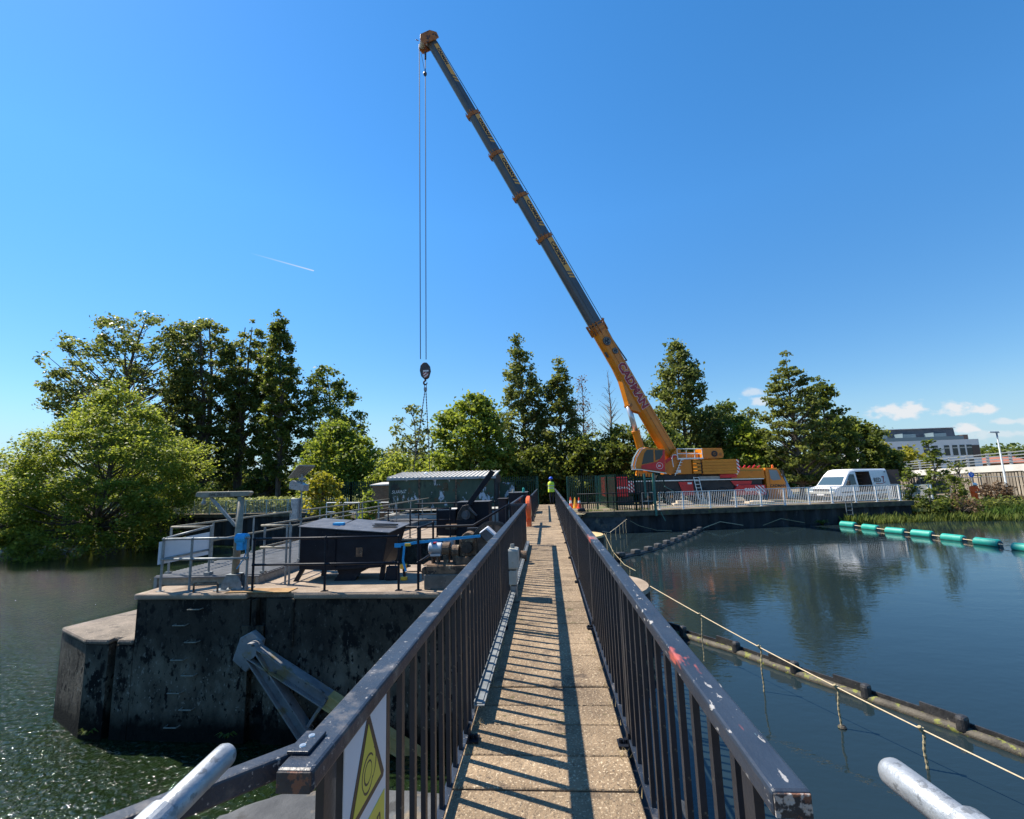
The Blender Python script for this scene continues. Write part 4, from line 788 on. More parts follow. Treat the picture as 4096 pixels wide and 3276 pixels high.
pile_wall('sheet_pile_wall', WALL_L, -4.2, -.9, 'dark steel sheet pile bank wall below the pale green railing')
strip('coping_beam', WALL_L, .8, -.95, -.645, 'coping', 'mossy concrete coping along the top of the left bank wall', 'coping')

def bar_railing(name, pts, h, m, label, group, zf=Z_BANK, sp=.13, bw=.011, post_every=1.85, posts=None, pw=.045):
    """Vertical bar guard railing: posts, top and bottom rail, and one bar infill per bay."""
    c = pts[len(pts) // 2]; t = thing(name, (c[0], c[1], zf), label, 'railing', group)
    ps = posts or [(x, y) for x, y, _, _ in along(pts, post_every)] + [pts[-1]]
    bt = MB()
    for (x0, y0), (x1, y1) in zip(pts, pts[1:]): bt.bar((x0, y0, zf + h), (x1, y1, zf + h), .055, .04)
    bt.build('top_rail', m, t)
    bt = MB()
    for (x0, y0), (x1, y1) in zip(pts, pts[1:]): bt.bar((x0, y0, zf + .12), (x1, y1, zf + .12), .04, .03)
    bt.build('bottom_rail', m, t)
    for (x, y) in ps:
        q = MB(); q.box(x - pw, x + pw, y - pw * .6, y + pw * .6, zf, zf + h - .02); q.box(x - pw * 2, x + pw * 2, y - .1, y + .1, zf, zf + .015); q.build('post', m, t)
    for (xa, ya), (xb, yb) in zip(ps, ps[1:]):
        L = math.hypot(xb - xa, yb - ya); k = max(2, int(L / sp)); q = MB()
        for i in range(1, k): f = i / k; x = lerp(xa, xb, f); y = lerp(ya, yb, f); q.box(x - bw, x + bw, y - bw, y + bw, zf + .135, zf + h - .02)
        q.build('bar_infill', m, t)
    return t
pRG = [(7.6, 33.25), (9.26, 33.46), (11.16, 33.75), (13.0, 34.05), (14.85, 34.4), (16.6, 34.75), (18.43, 35.07), (20.19, 35.43), (21.99, 35.78), (23.58, 36.0), (25.42, 36.36)]
bar_railing('guard_railing', pRG, 1.17, 'white_rail', 'long white bar railing on the right bank wall, in front of crane and van', 'guard railings', posts=pRG, sp=.125)
bar_railing('guard_railing', [(25.5, 37.6), (26.7, 37.4), (27.86, 37.7), (29.34, 38.6)], 1.1, 'white_rail', 'short curved white bar railing behind the leafy saplings', 'guard railings', sp=.13, zf=-.72)
bar_railing('guard_railing', WALL_L[:6], 1.2, 'pale_green_rail', 'long pale green bar railing on top of the left bank wall, before the tall trees', 'guard railings', sp=.15, post_every=2.1)

def palisade(name, segs, z0, z1, label, sp=.155, wpost=.07, mp='palisade_lit'):
    c = segs[0][0]; t = thing(name, (c[0], c[1], z0), label, 'fence', 'palisade fences')
    for (xa, ya), (xb, yb) in segs:
        L = math.hypot(xb - xa, yb - ya); k = int(L / sp); q = MB(); dx = (xb - xa) / L; dy = (yb - ya) / L
        for i in range(k + 1):
            f = i / max(k, 1); x = lerp(xa, xb, f); y = lerp(ya, yb, f); w = .034
            P0 = (x - dx * w, y - dy * w); P1 = (x + dx * w, y + dy * w)
            q.prism([(*P0, z0 + .05), (*P1, z0 + .05), (*P1, z1 - .1), (x + dx * .02, y + dy * .02, z1), (x, y, z1 - .05), (x - dx * .02, y - dy * .02, z1), (*P0, z1 - .1)], (-dy * .012, dx * .012, 0))
        q.build('pale_panel', 'palisade', t)
        q = MB()
        for z in (z0 + .45, z1 - .35): q.bar((xa - dy * .03, ya + dx * .03, z), (xb - dy * .03, yb + dx * .03, z), .05, .05)
        q.build('cross_rails', 'palisade', t)
        for (x, y) in ((xa, ya), (xb, yb)):
            q = MB(); q.box(x - wpost, x + wpost, y + .03, y + .03 + wpost, z0, z1 - .06); q.build('post', mp, t)
    return t
palisade('palisade_fence', [((-18.2, 36.2), (-15.4, 36.1)), ((-15.4, 36.1), (-12.6, 36)), ((-12.6, 36), (-9.8, 36)), ((-9.8, 36), (-7, 36)), ((-7, 36), (-4.2, 36)), ((-4.2, 36), (-.75, 36))], -.72, 1.95, 'dark green palisade fence running behind the green shed and brick hut')
palisade('palisade_fence', [((1.55, 36.6), (2.6, 35.9)), ((2.6, 35.9), (3.64, 35.3)), ((4.4, 40.6), (4.62, 37.0)), ((4.62, 37.0), (4.80, 33.55)), ((4.80, 33.55), (6.05, 33.2)), ((6.05, 33.2), (7.25, 32.95))], -.66, 1.86, 'dark green palisade fence in front of the red end of the crane')
fan = thing('fence_fan', (7.4, 32.9, -.65), 'green curved fan of steel bars ending the palisade fence over the water', 'fence')
b = MB(); b.box(7.18, 7.32, 32.78, 32.9, -1.0, 1.85); b.box(6.62, 6.74, 33.0, 33.1, .2, 1.85); b.box(6.74, 7.18, 32.95, 33.02, 1.45, 1.52); b.box(6.95, 7.18, 32.95, 33.02, .55, .62); b.build('frame', 'palisade_lit', fan)
b = MB(); b.tube([(7.3 + .62 * math.sin(a), 32.75, 1.22 + .62 * math.cos(a)) for a in [i * PI / 2 / 8 for i in range(9)]] + [(7.92, 32.75, .2)], .03, 6)
for i in range(6): x = 7.36 + i * .1; b.bar((x, 32.75, -.2), (x, 32.75, 1.22 + .6 * math.sqrt(max(.05, 1 - ((x - 7.3) / .62) ** 2))), .035, .02, up=(0, 1, 0))
b.tube([(7.2, 32.7, -.3), (8.3, 32.7, .55)], .015, 6); b.build('fan_bars', 'palisade', fan)
b = MB(); b.tube([(7.6, 32.5, .2), (8.5, 33.2, -.4)], .025, 6); b.tube([(7.85, 32.45, .95), (8.7, 33.1, .5)], .025, 6); b.tube([(7.45, 32.3, -.75), (7.7, 32.3, -1.3)], .025, 6); b.build('stay_bars', 'palisade_lit', fan)
t = pipe_rail('pipe_railing', [(2.0, 32.85), (4.47, 32.9), (6.3, 32.75)], [1.22, .62], [(2.7, 32.87), (4.47, 32.9), (6.25, 32.76)], 'black', 'black pipe railing on the bank edge in front of the traffic cones', .03, zf=Z_BANK, group='pier railings')
b = MB(); b.tube([(6.4, 32.85, -.6), (6.4, 32.85, .54), (7.12, 32.8, .54), (7.12, 32.8, -.03), (6.42, 32.85, -.03)], .032, 8); b.tube([(6.78, 32.82, -.62), (6.78, 32.82, .54)], .032, 8)
tag(b.build('tube_barrier', 'galv'), 'small galvanised tube barrier beside the green fence fan', 'barrier')
def cone(x, y, m1, label):
    t = thing('traffic_cone', (x, y, -.45), label, 'traffic cone', 'traffic cones at the end of the bridge')
    z = -.45; q = MB(); q.box(x - .2, x + .2, y - .2, y + .2, z, z + .04); q.build('base', m1, t)
    q = MB(); q.tube([(x, y, z + .04), (x, y, z + .35)], [.16, .105], 14); q.tube([(x, y, z + .55), (x, y, z + .78)], [.072, .03], 14); q.build('cone_body', m1, t)
    q = MB(); q.tube([(x, y, z + .35), (x, y, z + .55)], [.106, .073], 14); q.build('reflective_band', 'white' if m1 != 'tool_yellow' else 'tool_yellow', t)
cone(1.62, 34.2, 'cone_red', 'orange and white traffic cone nearest the footbridge')
cone(1.92, 34.0, 'tool_yellow', 'yellow traffic cone standing between two orange cones')
cone(2.18, 33.6, 'cone_red', 'orange and white traffic cone farthest from the footbridge')
b = MB(); b.hexa([(2.0, 33.1, -.65), (2.6, 33.1, -.65), (2.6, 33.5, -.65), (2.0, 33.5, -.65)], [(2.05, 33.15, -.4), (2.5, 33.15, -.38), (2.5, 33.4, -.36), (2.05, 33.4, -.42)]); tag(b.build('sandbag', 'black', bevel=.08), 'dark sandbag lying on the bank below the traffic cones', 'sandbag')

# ------------------------------------------------------------------ floating booms, ropes, buoys
A = [(3.23, 22.6), (4.08, 23.41), (4.86, 24.29), (5.55, 25.26), (6.28, 26.44), (6.92, 27.35), (7.56, 28.34), (8.10, 29.27), (8.71, 30.26), (9.30, 31.33), (9.91, 32.49)]
fb = thing('floating_boom', (6, 26, Z_UP), 'far black floating boom with grey square floats reaching from the piers to the bank wall', 'floating boom', 'floating booms')
b = MB(); b.tube([(x, y, Z_UP + .02) for x, y in A] + [(10.3, 33.3, Z_UP + .05)], .12, 8); b.build('boom_pipe', 'boom_black', fb)
for i, (x, y) in enumerate(A):
    q = MB(); a = V(A[max(i - 1, 0)]); c = V(A[min(i + 1, len(A) - 1)]); d = (c - a).normalized() * .24; p = V((x, y))
    q.bar((x - d.x, y - d.y, Z_UP + .18), (x + d.x, y + d.y, Z_UP + .15), .28, .2); q.build('float', 'boom_grey' if i else 'boom_black', fb, bevel=.05)
Bp = [(2.35, 12.75), (2.95, 11.86), (3.75, 10.80), (4.38, 9.72), (5.02, 8.75), (5.67, 7.73), (6.2, 6.75), (6.9, 5.6)]
fb2 = thing('floating_boom', (4.5, 9.5, Z_UP), 'near weedy floating boom with black float boards beside the footbridge', 'floating boom', 'floating booms')
b = MB(); b.tube([(x, y, Z_UP + .02) for x, y in Bp], .075, 10); b.build('boom_pipe', 'boom_weed', fb2, smooth=True)
b = MB()
for (x0, y0), (x1, y1) in zip(Bp, Bp[1:]): b.bar((x0 + .07, y0 + .05, Z_UP + .06), (x1 + .07, y1 + .05, Z_UP + .06), .03, .15)
b.build('skirt_board', 'boom_black', fb2)
for (x, y), (x1, y1) in list(zip(Bp, Bp[1:]))[1:6]:
    d = (V((x1, y1)) - V((x, y))).normalized()
    q = MB(); q.bar((x - d.x * .42 + .03, y - d.y * .42, Z_UP + .10), (x + d.x * .05 + .03, y + d.y * .05, Z_UP + .10), .035, .24); q.build('float_board', 'boom_black', fb2)
    q = MB(); q.bar((x + d.x * .04, y + d.y * .04, Z_UP + .12), (x + d.x * .17, y + d.y * .17, Z_UP + .12), .16, .24); q.build('float', 'boom_black', fb2, bevel=.045)
b = MB(); b.bar((2.2, 12.75, Z_UP + .12), (2.75, 12.1, Z_UP + .1), .2, .2); b.build('end_float', 'boom_black', fb2, bevel=.03)

def knotted(mb, x, y, z0, z1, r=.016, lean=.0):
    n = max(6, int((z1 - z0) / .035)); pts = []; rs = []
    for i in range(n + 1): f = i / n; pts.append((x + lean * (1 - f) + .008 * math.sin(f * 9), y, lerp(z1, z0, f))); rs.append(r * (1.18 if i % 2 else .82))
    mb.tube(pts, rs, 7)
rp = thing('mooring_rope', (4, 8, -1), 'taut cream rope with hanging knotted ropes strung beside the near floating boom', 'rope', 'ropes over the water')
def rope_at(f): return V((lerp(2.3, 5.35, f), lerp(11.6, 5.2, f), lerp(-.86, -1.72, f) - .10 * math.sin(PI * f)))
b = MB(); b.tube([rope_at(i / 16) for i in range(17)], .009, 6); b.build('main_rope', 'rope', rp)
for f, zl, rr in ((.22, -1.99, .012), (.415, -2.03, .013), (.60, -2.04, .015), (.75, -2.06, .017)):
    p = rope_at(f); q = MB(); knotted(q, p.x, p.y, zl, p.z + .02, rr, .02); q.tube([(p.x - .02, p.y, p.z + .03), (p.x + .015, p.y, p.z - .03)], rr * 1.5, 7); q.build('hanging_rope', 'rope_dirty', rp)
b = MB(); p = rope_at(.60); b.sphere((p.x + .02, p.y, -2.02), .06, .06, .035, 8, 4); b.build('weed_clump', 'boom_weed', rp)
rp2 = thing('mooring_rope', (2.4, 18, -1.2), 'thin rope with dangling ends strung between the two rounded pier noses', 'rope', 'ropes over the water')
b = MB(); b.tube([(2.3, 13.4, -.85), (2.4, 16, -1.15), (2.45, 19, -1.2), (2.5, 22.1, -.85)], .010, 6); b.build('main_rope', 'rope_dirty', rp2)
for y in (15.2, 17, 18.8, 20.6):
    q = MB(); knotted(q, 2.43, y, -1.9, -1.1, .016); q.build('hanging_rope', 'rope_dirty', rp2)
rp3 = thing('mooring_rope', (4, 30, -1.4), 'rope with dangling ends hanging from the far concrete bank wall', 'rope', 'ropes over the water')
pts3 = [(2.55, 23.2, -.88), (3.1, 25, -1.15), (3.9, 28, -1.2), (4.6, 30.5, -1.2), (5.2, 32.4, -1.15)]
b = MB(); b.tube(pts3, .014, 6); b.build('main_rope', 'rope', rp3)
for i, f in enumerate((.12, .28, .45, .62, .78, .93)):
    k = f * 4; j = min(3, int(k)); p = lerp(V(pts3[j]), V(pts3[j + 1]), k - j); q = MB(); knotted(q, p.x, p.y, -1.98 if i % 2 else -1.85, p.z, .018); q.build('hanging_rope', 'rope_dirty', rp3)
b = MB(); b.tube([(5.4, 32.45, -1.25), (6.0, 32.5, -1.6), (7.2, 32.7, -1.95), (8.2, 32.9, -2.0)], .016, 6); tag(b.build('slack_rope', 'rope_dirty'), 'slack rope drooping to the waterline along the sheet pile wall', 'rope', 'ropes over the water')
b = MB(); b.tube([(10.3, 33.2, -1.95), (11.6, 33.45, -1.55), (13.2, 33.7, -1.85)], .02, 6); tag(b.build('slack_rope', 'rope'), 'pale rope tied to the sheet piles where the far boom meets the wall', 'rope', 'ropes over the water')
b = MB(); b.tube([(14.6, 33.9, -1.9), (15.9, 34.1, -1.5), (17.6, 34.4, -1.85)], .02, 6); tag(b.build('slack_rope', 'rope_dirty'), 'rope looped on the sheet piles near the rusty ladder', 'rope', 'ropes over the water')

BU = [(19.72, 33.2), (19.95, 31.4), (20.0, 29.35), (20.3, 27.8), (20.55, 26.15), (20.62, 24.35), (20.65, 22.5)]
lab = ['teal float farthest along the string, beside the reeds at the bank wall', 'second teal float from the bank wall', 'third teal float from the bank wall', 'teal float in the middle of the string of seven',
       'teal float third from the near end of the string', 'shaded darker teal float, second from the near end of the string', 'nearest teal float, cut off by the picture edge']
for i, (x, y) in enumerate(BU):
    nx, ny = BU[i + 1] if i < 6 else (20.7, 20.6); d = (V((nx, ny)) - V((x, y))).normalized()
    d = V((d.x * .8 + .22, d.y)).normalized(); h = .52
    t = thing('float_buoy', (x, y, Z_UP), lab[i], 'buoy', 'string of teal floats'); z = Z_UP + (.11, .085, .10, .12, .08, .10, .095)[i]
    q = MB(); q.tube([(x - d.x * h, y - d.y * h, z), (x - d.x * (h - .06), y - d.y * (h - .06), z), (x + d.x * (h - .06), y + d.y * (h - .06), z), (x + d.x * h, y + d.y * h, z)], [.16, .215, .215, .17], 22); q.build('float_body', 'teal', t, smooth=False, bevel=.01)
    q = MB(); q.tube([(x + d.x * (h + .001), y + d.y * (h + .001), z), (x + d.x * (h + .03), y + d.y * (h + .03), z)], [.165, .12], 18); q.build('end_cap', 'teal_dark', t)
b = MB(); b.tube([(x, y, Z_UP + .12) for x, y in BU] + [(20.7, 20.6, Z_UP + .1)], .022, 6); tag(b.build('float_line', 'rope'), 'pale line threading the seven teal floats together', 'rope', 'ropes over the water')
lad = thing('wall_ladder', (20.85, 34.9, -1.2), 'rusty steel ladder fixed to the sheet pile wall near the reeds', 'ladder')
for x in (20.65, 21.05):
    b = MB(); b.tube([(x, 34.75, -2.1), (x, 34.75, -.4), (x, 35.0, -.35)], .025, 6); b.build('stile', 'galv', lad)
for i in range(6):
    b = MB(); b.tube([(20.65, 34.75, -1.95 + i * .28), (21.05, 34.75, -1.95 + i * .28)], .018, 6); b.build('rung', 'galv', lad)

# ------------------------------------------------------------------ mobile crane
cr = thing('mobile_crane', (12.5, 43, -.85), 'orange and red mobile crane with a long raised telescopic boom', 'crane')
YF = 41.9
def plate(name, poly, m, parent=cr, depth=.06, y=YF, bevel=0):
    q = MB(); q.prism([(x, y, z) for x, z in poly], (0, depth, 0)); return q.build(name, m, parent, bevel=bevel)
ca = plate('carrier_frame', [(5.4, .1), (18.4, .1), (18.4, 1.15), (8.0, 1.2), (5.4, 1.1)], 'crane_black', depth=2.5, y=YF + .15)
plate('deck_edge', [(5.4, 1.19), (18.5, 1.10), (18.5, 1.17), (5.4, 1.29)], 'alu', ca, depth=.3)
plate('deck_plate', [(5.4, 1.18), (18.6, 1.11), (18.6, 1.14), (5.4, 1.25)], 'crane_black', ca, depth=2.6, y=YF + .05)
plate('red_side_panel', [(11.35, 1.06), (12.55, 1.05), (12.62, -.1), (11.7, -.1)], 'crane_red', ca, depth=.12, y=YF + .02)
plate('red_side_panel', [(15.75, 1.02), (17.5, .98), (17.3, .3), (16.3, .3)], 'crane_red', ca, depth=.12, y=YF + .02)
ob = plate('outrigger_box', [(16.0, .38), (16.35, .68), (18.5, .62), (18.55, -.2), (16.0, -.2)], 'crane_red', depth=2.6, y=YF - .15, bevel=.03)
text('lettering', 'CADMAN', .33, 'text_white', ob, (16.75, YF - .156, .14), (1, 0, -.01), (0, 0, 1), .003, .02)
q = MB(); q.hexa([(17.75, YF - .17, -.1), (18.5, YF - .17, -.12), (18.5, YF - .155, -.12), (17.75, YF - .155, -.1)], [(17.65, YF - .17, .58), (18.35, YF - .17, .55), (18.35, YF - .155, .55), (17.65, YF - .155, .58)]); q.build('chevron_panel', 'chevron', ob)
ob2 = plate('outrigger_box', [(5.0, -.05), (7.0, -.05), (7.0, 1.62), (5.0, 1.66)], 'crane_red', depth=2.6, y=YF - .1, bevel=.04)
text('lettering', 'CADMAN', .26, 'text_white', ob2, (5.85, YF - .106, .62), (1, 0, -.01), (0, 0, 1), .003, .01)
q = MB(); q.box(7.02, 7.6, YF - .12, YF - .10, .25, 1.2); q.build('chevron_panel', 'chevron', ob2)
plate('rear_lower_box', [(5.2, -.75), (7.4, -.75), (7.4, -.05), (5.2, -.05)], 'crane_black', ca, depth=2.3, y=YF + .1)
for x in (8.7, 10.66, 13.35, 15.05, 18.2):
    for yy, lay in ((YF + .05, 1), (YF + 2.2, 1)):
        w = MB(); w.tube([(x, yy, -.17), (x, yy + .08, -.17), (x, yy + .36, -.17), (x, yy + .42, -.17)], [.60, .69, .69, .6], 28)
        wh = w.build('wheel', 'tyre', cr)
        w = MB(); w.disc((x, yy + .03, -.17), .34, (0, -1, 0), .02, 20); w.disc((x, yy + .01, -.17), .14, (0, -1, 0), .06, 14); w.build('rim', 'crane_orange', wh)
la = MB()
for dx in (0, .42): la.bar((12.62 + dx, YF - .1, 1.45), (12.86 + dx, YF - .25, -.5), .05, .05, up=(0, 1, 0))
for i in range(7): f = i / 6.5; la.bar((12.62 + .24 * f, YF - .1 - .15 * f, 1.4 - 1.9 * f), (13.04 + .24 * f, YF - .1 - .15 * f, 1.4 - 1.9 * f), .035, .04)
la.build('access_ladder', 'alu', ca)
b = MB(); b.box(12.1, 12.45, YF - .02, YF + .01, .85, 1.0); b.box(16.2, 16.4, YF - .02, YF + .01, .55, .68); b.build('warning_labels', 'text_white', ca)
# carrier cab end
ch = plate('engine_housing', [(15.9, 1.15), (18.68, 1.12), (18.62, 2.02), (16.4, 2.14), (15.9, 2.1)], 'crane_orange', depth=2.4, y=YF + .1, bevel=.03)
text('lettering', 'Leading Sustainable Lifting', .17, 'text_green', ch, (16.62, YF + .095, 1.84), (1, 0, -.02), (0, 0, 1), .002, .003)
b = MB(); b.disc((16.28, YF + .095, 1.72), .2, (0, -1, 0), .01, 20); b.build('round_emblem', 'text_white', ch)
cc = plate('driver_cab', [(18.68, -.62), (20.35, -.62), (20.36, .25), (20.28, .75), (19.92, 1.78), (19.7, 2.0), (18.72, 2.04)], 'crane_orange', depth=2.4, y=YF + .05, bevel=.05)
plate('side_window', [(19.02, 1.86), (19.66, 1.82), (19.95, 1.02), (19.3, .96), (19.08, 1.1)], 'glass_pale', cc, depth=.02, y=YF + .04)
plate('door_line', [(18.98, -.5), (19.0, -.5), (19.0, 1.9), (18.98, 1.9)], 'crane_black', cc, depth=.01, y=YF + .045)
text('lettering', 'CADMAN', .30, 'text_black', cc, (18.98, YF + .044, .42), (1, 0, -.01), (0, 0, 1), .003, .012)
q = MB(); q.hexa([(20.36, YF + .2, .65), (20.38, YF + .2, .65), (20.38, YF + 2.2, .65), (20.36, YF + 2.2, .65)], [(19.95, YF + .2, 1.72), (19.97, YF + .2, 1.72), (19.97, YF + 2.2, 1.72), (19.95, YF + 2.2, 1.72)]); q.build('windscreen', 'glass_blue', cc)
b = MB(); b.tube([(19.5, YF + .4, 2.0), (19.5, YF + .4, 2.2)], .09, 12); b.sphere((19.5, YF + .4, 2.2), .09, .09, .1, 10, 4, 0); b.build('beacon', 'beacon', cc)
b = MB(); b.box(20.0, 20.12, YF - .2, YF - .05, 1.2, 1.75); b.bar((20.06, YF - .12, 1.75), (19.95, YF + .1, 1.85), .03, .03); b.build('mirror', 'crane_black', cc)
b = MB()
for i in range(7): b.tube([(16.0 + i * .4, YF + .8, 2.1), (16.2 + i * .42, YF + 1.0, 2.25 + .06 * (i % 2))], .06, 6)
b.build('hose_rack', 'crane_red', ch)
# superstructure
plate('turntable', [(9.6, 1.24), (16.6, 1.2), (16.6, 1.58), (14.6, 1.66), (9.8, 1.7)], 'crane_black', depth=2.2, y=YF + .3)
b = MB(); b.tube([(12.6, YF + 1.4, 1.2), (12.6, YF + 1.4, 1.72)], 1.25, 32); b.build('slew_ring', 'crane_black', cr)
b = MB(); b.box(13.2, 14.9, YF + .1, YF + .3, 1.22, 1.48); b.build('grey_tool_locker', 'conc', cr)
b = MB(); b.box(14.9, 16.3, YF + .02, YF + .3, 1.3, 1.6); b.build('red_locker', 'crane_red', cr)
hs = plate('machine_housing', [(11.22, 1.72), (12.56, 1.72), (12.58, 2.98), (11.86, 2.99), (11.30, 2.0)], 'crane_orange', depth=2.4, y=YF, bevel=.02)
q = MB()
for i in range(6): f = i / 5; q.box(11.18 + .58 * f - .12, 11.18 + .58 * f + .14, YF - .12, YF + .25, 1.78 + 1.15 * f, 1.83 + 1.15 * f)
q.bar((11.06, YF - .12, 1.62), (11.72, YF - .12, 3.0), .05, .1, up=(0, 1, 0)); q.build('stair', 'alu', hs)
b = MB(); b.box(11.3, 11.62, YF - .015, YF, 1.85, 2.1); b.build('white_label', 'text_white', hs)
q = MB(); q.tube([(11.0, YF - .1, 2.35), (10.92, YF - .1, 3.1), (11.0, YF - .1, 3.38), (11.25, YF - .1, 3.42), (11.42, YF - .1, 3.3), (11.45, YF - .1, 2.95)], .04, 8); q.build('handrail_loop', 'white_rail', hs)
pf = plate('platform', [(11.4, 3.0), (13.6, 2.98), (13.6, 3.1), (11.4, 3.12)], 'alu', depth=1.6, y=YF - .1)
q = MB()
for z in (3.92, 3.5): q.tube([(11.4, YF - .05, z), (13.55, YF - .05, z - .07)], .035, 8)
for x in (11.42, 12.2, 12.9, 13.54): q.tube([(x, YF - .05, 3.1), (x, YF - .05, 3.92 - .03 * (x - 11.4))], .03, 8)
q.build('platform_rail', 'white_rail', pf)
plate('frame_wall', [(11.4, 3.12), (13.5, 3.1), (13.5, 3.62), (11.5, 3.7)], 'crane_orange', depth=.4, y=YF + .9)
wn = plate('winch_frame', [(13.6, 2.98), (15.32, 2.98), (15.42, 3.3), (15.3, 3.86), (13.6, 3.9)], 'crane_orange', depth=1.9, y=YF + .1, bevel=.02)
b = MB(); b.disc((14.62, YF + .1, 3.4), .27, (0, -1, 0), .02, 22); b.build('winch_drum_opening', 'crane_black', wn)
b = MB(); b.disc((14.62, YF + .08, 3.4), .13, (0, -1, 0), .03, 16); b.disc((15.1, YF + .1, 3.33), .12, (0, -1, 0), .03, 16); b.build('winch_drum', 'collar', wn)
for i in range(5):
    z0 = 1.66 + i * .245
    plate('counterweight_slab', [(13.42, z0), (16.28, z0 - .02), (16.28, z0 + .215), (13.42, z0 + .235)], 'crane_orange2', depth=2.7, y=YF - .25, bevel=.015)
for i in range(4):
    z0 = 1.72 + i * .30
    plate('lifting_lug', [(12.66, z0), (13.3, z0), (13.3, z0 + .24), (12.66, z0 + .24)], 'crane_orange2', depth=.5, y=YF - .2, bevel=.02)
b = MB(); b.box(13.15, 13.42, YF - .1, YF + .3, 1.7, 2.85); b.build('ballast_ram', 'crane_black', cr)
q = MB(); q.box(16.282, 16.5, YF - .2, YF + .1, 1.75, 2.85); q.build('chevron_panel', 'chevron', cr)
# operator cab
oc = plate('operator_cab', [(7.95, 2.25), (10.2, 1.88), (10.32, 3.93), (8.6, 4.14), (8.2, 3.95), (7.75, 3.3), (7.5, 2.55), (7.55, 2.3)], 'crane_orange', depth=1.1, y=YF - .5, bevel=.05)
plate('red_lower_panel', [(8.15, 2.3), (10.16, 1.97), (10.26, 3.85), (10.1, 3.86), (9.95, 3.2), (9.55, 2.85), (8.2, 2.6)], 'crane_red', oc, depth=.02, y=YF - .52)
plate('door_window', [(8.22, 2.66), (9.26, 2.84), (9.3, 3.88), (8.75, 3.92), (8.5, 3.6)], 'glass', oc, depth=.02, y=YF - .525)
plate('rear_window', [(9.4, 2.95), (9.8, 3.1), (10.05, 3.45), (10.1, 3.82), (9.42, 3.87)], 'glass', oc, depth=.02, y=YF - .527)
q = MB(); pts = [(7.56, 2.32), (7.5, 2.55), (7.73, 3.3), (8.18, 3.97), (8.5, 4.1)]
for (x0, z0), (x1, z1) in zip(pts, pts[1:]): q.hexa([(x0 - .05, YF - .42, z0), (x0 - .03, YF - .42, z0), (x0 - .03, YF + .5, z0), (x0 - .05, YF + .5, z0)], [(x1 - .05, YF - .42, z1 + .02), (x1 - .03, YF - .42, z1), (x1 - .03, YF + .5, z1), (x1 - .05, YF + .5, z1 + .02)])
q.build('front_glass', 'glass_pale', oc)
q = MB(); q.tube([(x - .1, YF - .5, z) for x, z in pts], .035, 6); q.tube([(x + .12, YF - .53, z - .02) for x, z in pts], .03, 6); q.build('wiper_guard', 'alu', oc)
plate('step_board', [(7.35, 2.22), (7.95, 2.2), (10.2, 1.80), (10.2, 1.87), (7.95, 2.27), (7.35, 2.3)], 'alu', oc, depth=.5, y=YF - .75)
b = MB(); b.tube([(9.73 + .27 * math.cos(a), YF - .53, 2.5 + .27 * math.sin(a)) for a in [i * PI / 14 for i in range(29)]], .018, 5); b.build('ring_emblem', 'text_white', oc)
text('lettering', '50', .24, 'text_white', oc, (9.57, YF - .526, 2.42), (1, 0, -.03), (0, 0, 1), .004, .004)
plate('yellow_underframe', [(7.8, 1.72), (9.2, 1.55), (9.4, 1.85), (7.95, 2.15)], 'crane_orange2', depth=1.0, y=YF - .2)
plate('boom_bracket', [(10.3, 1.75), (11.3, 1.75), (11.75, 3.0), (11.85, 3.85), (11.5, 4.0), (10.9, 3.3), (10.35, 2.6)], 'crane_orange', depth=1.6, y=YF + .25, bevel=.02)
plate('red_bracket_edge', [(10.35, 2.62), (11.4, 3.3), (11.3, 3.5), (10.35, 2.95)], 'crane_red', depth=.05, y=YF + .2)

# telescopic boom
BA = V((10.682, 43.0, 4.164)); BT = V((-8.639, 35.2, 39.814))
bu = (BT - BA).normalized(); bn = (V((0, 0, 1)) - bu * bu.z).normalized(); bl = bu.cross(bn)   # along, up, sideways (away from the viewer)
BL = (BT - BA).length
def bp(t, n=0.0, l=0.0): return BA + bu * (t * BL) + bn * n + bl * l
def section(name, t0, t1, h, w, m, parent):
    prof = [(h / 2, -w / 2), (h / 2, w / 2), (-h * .05, w / 2), (-h * .28, w * .44), (-h * .42, w * .28), (-h / 2, 0), (-h * .42, -w * .28), (-h * .28, -w * .44), (-h * .05, -w / 2)]
    q = MB(); q.prism([bp(t0, a, l) for a, l in prof], bu * ((t1 - t0) * BL)); return q.build(name, m, parent, bevel=.02)
bm = section('boom', -.045, .303, 1.24, 1.02, 'crane_orange', cr)
SEC = [(.30, .522, 1.10, .92), (.52, .624, 1.02, .86), (.622, .727, .94, .80), (.725, .824, .86, .73), (.822, 1.0, .76, .66)]
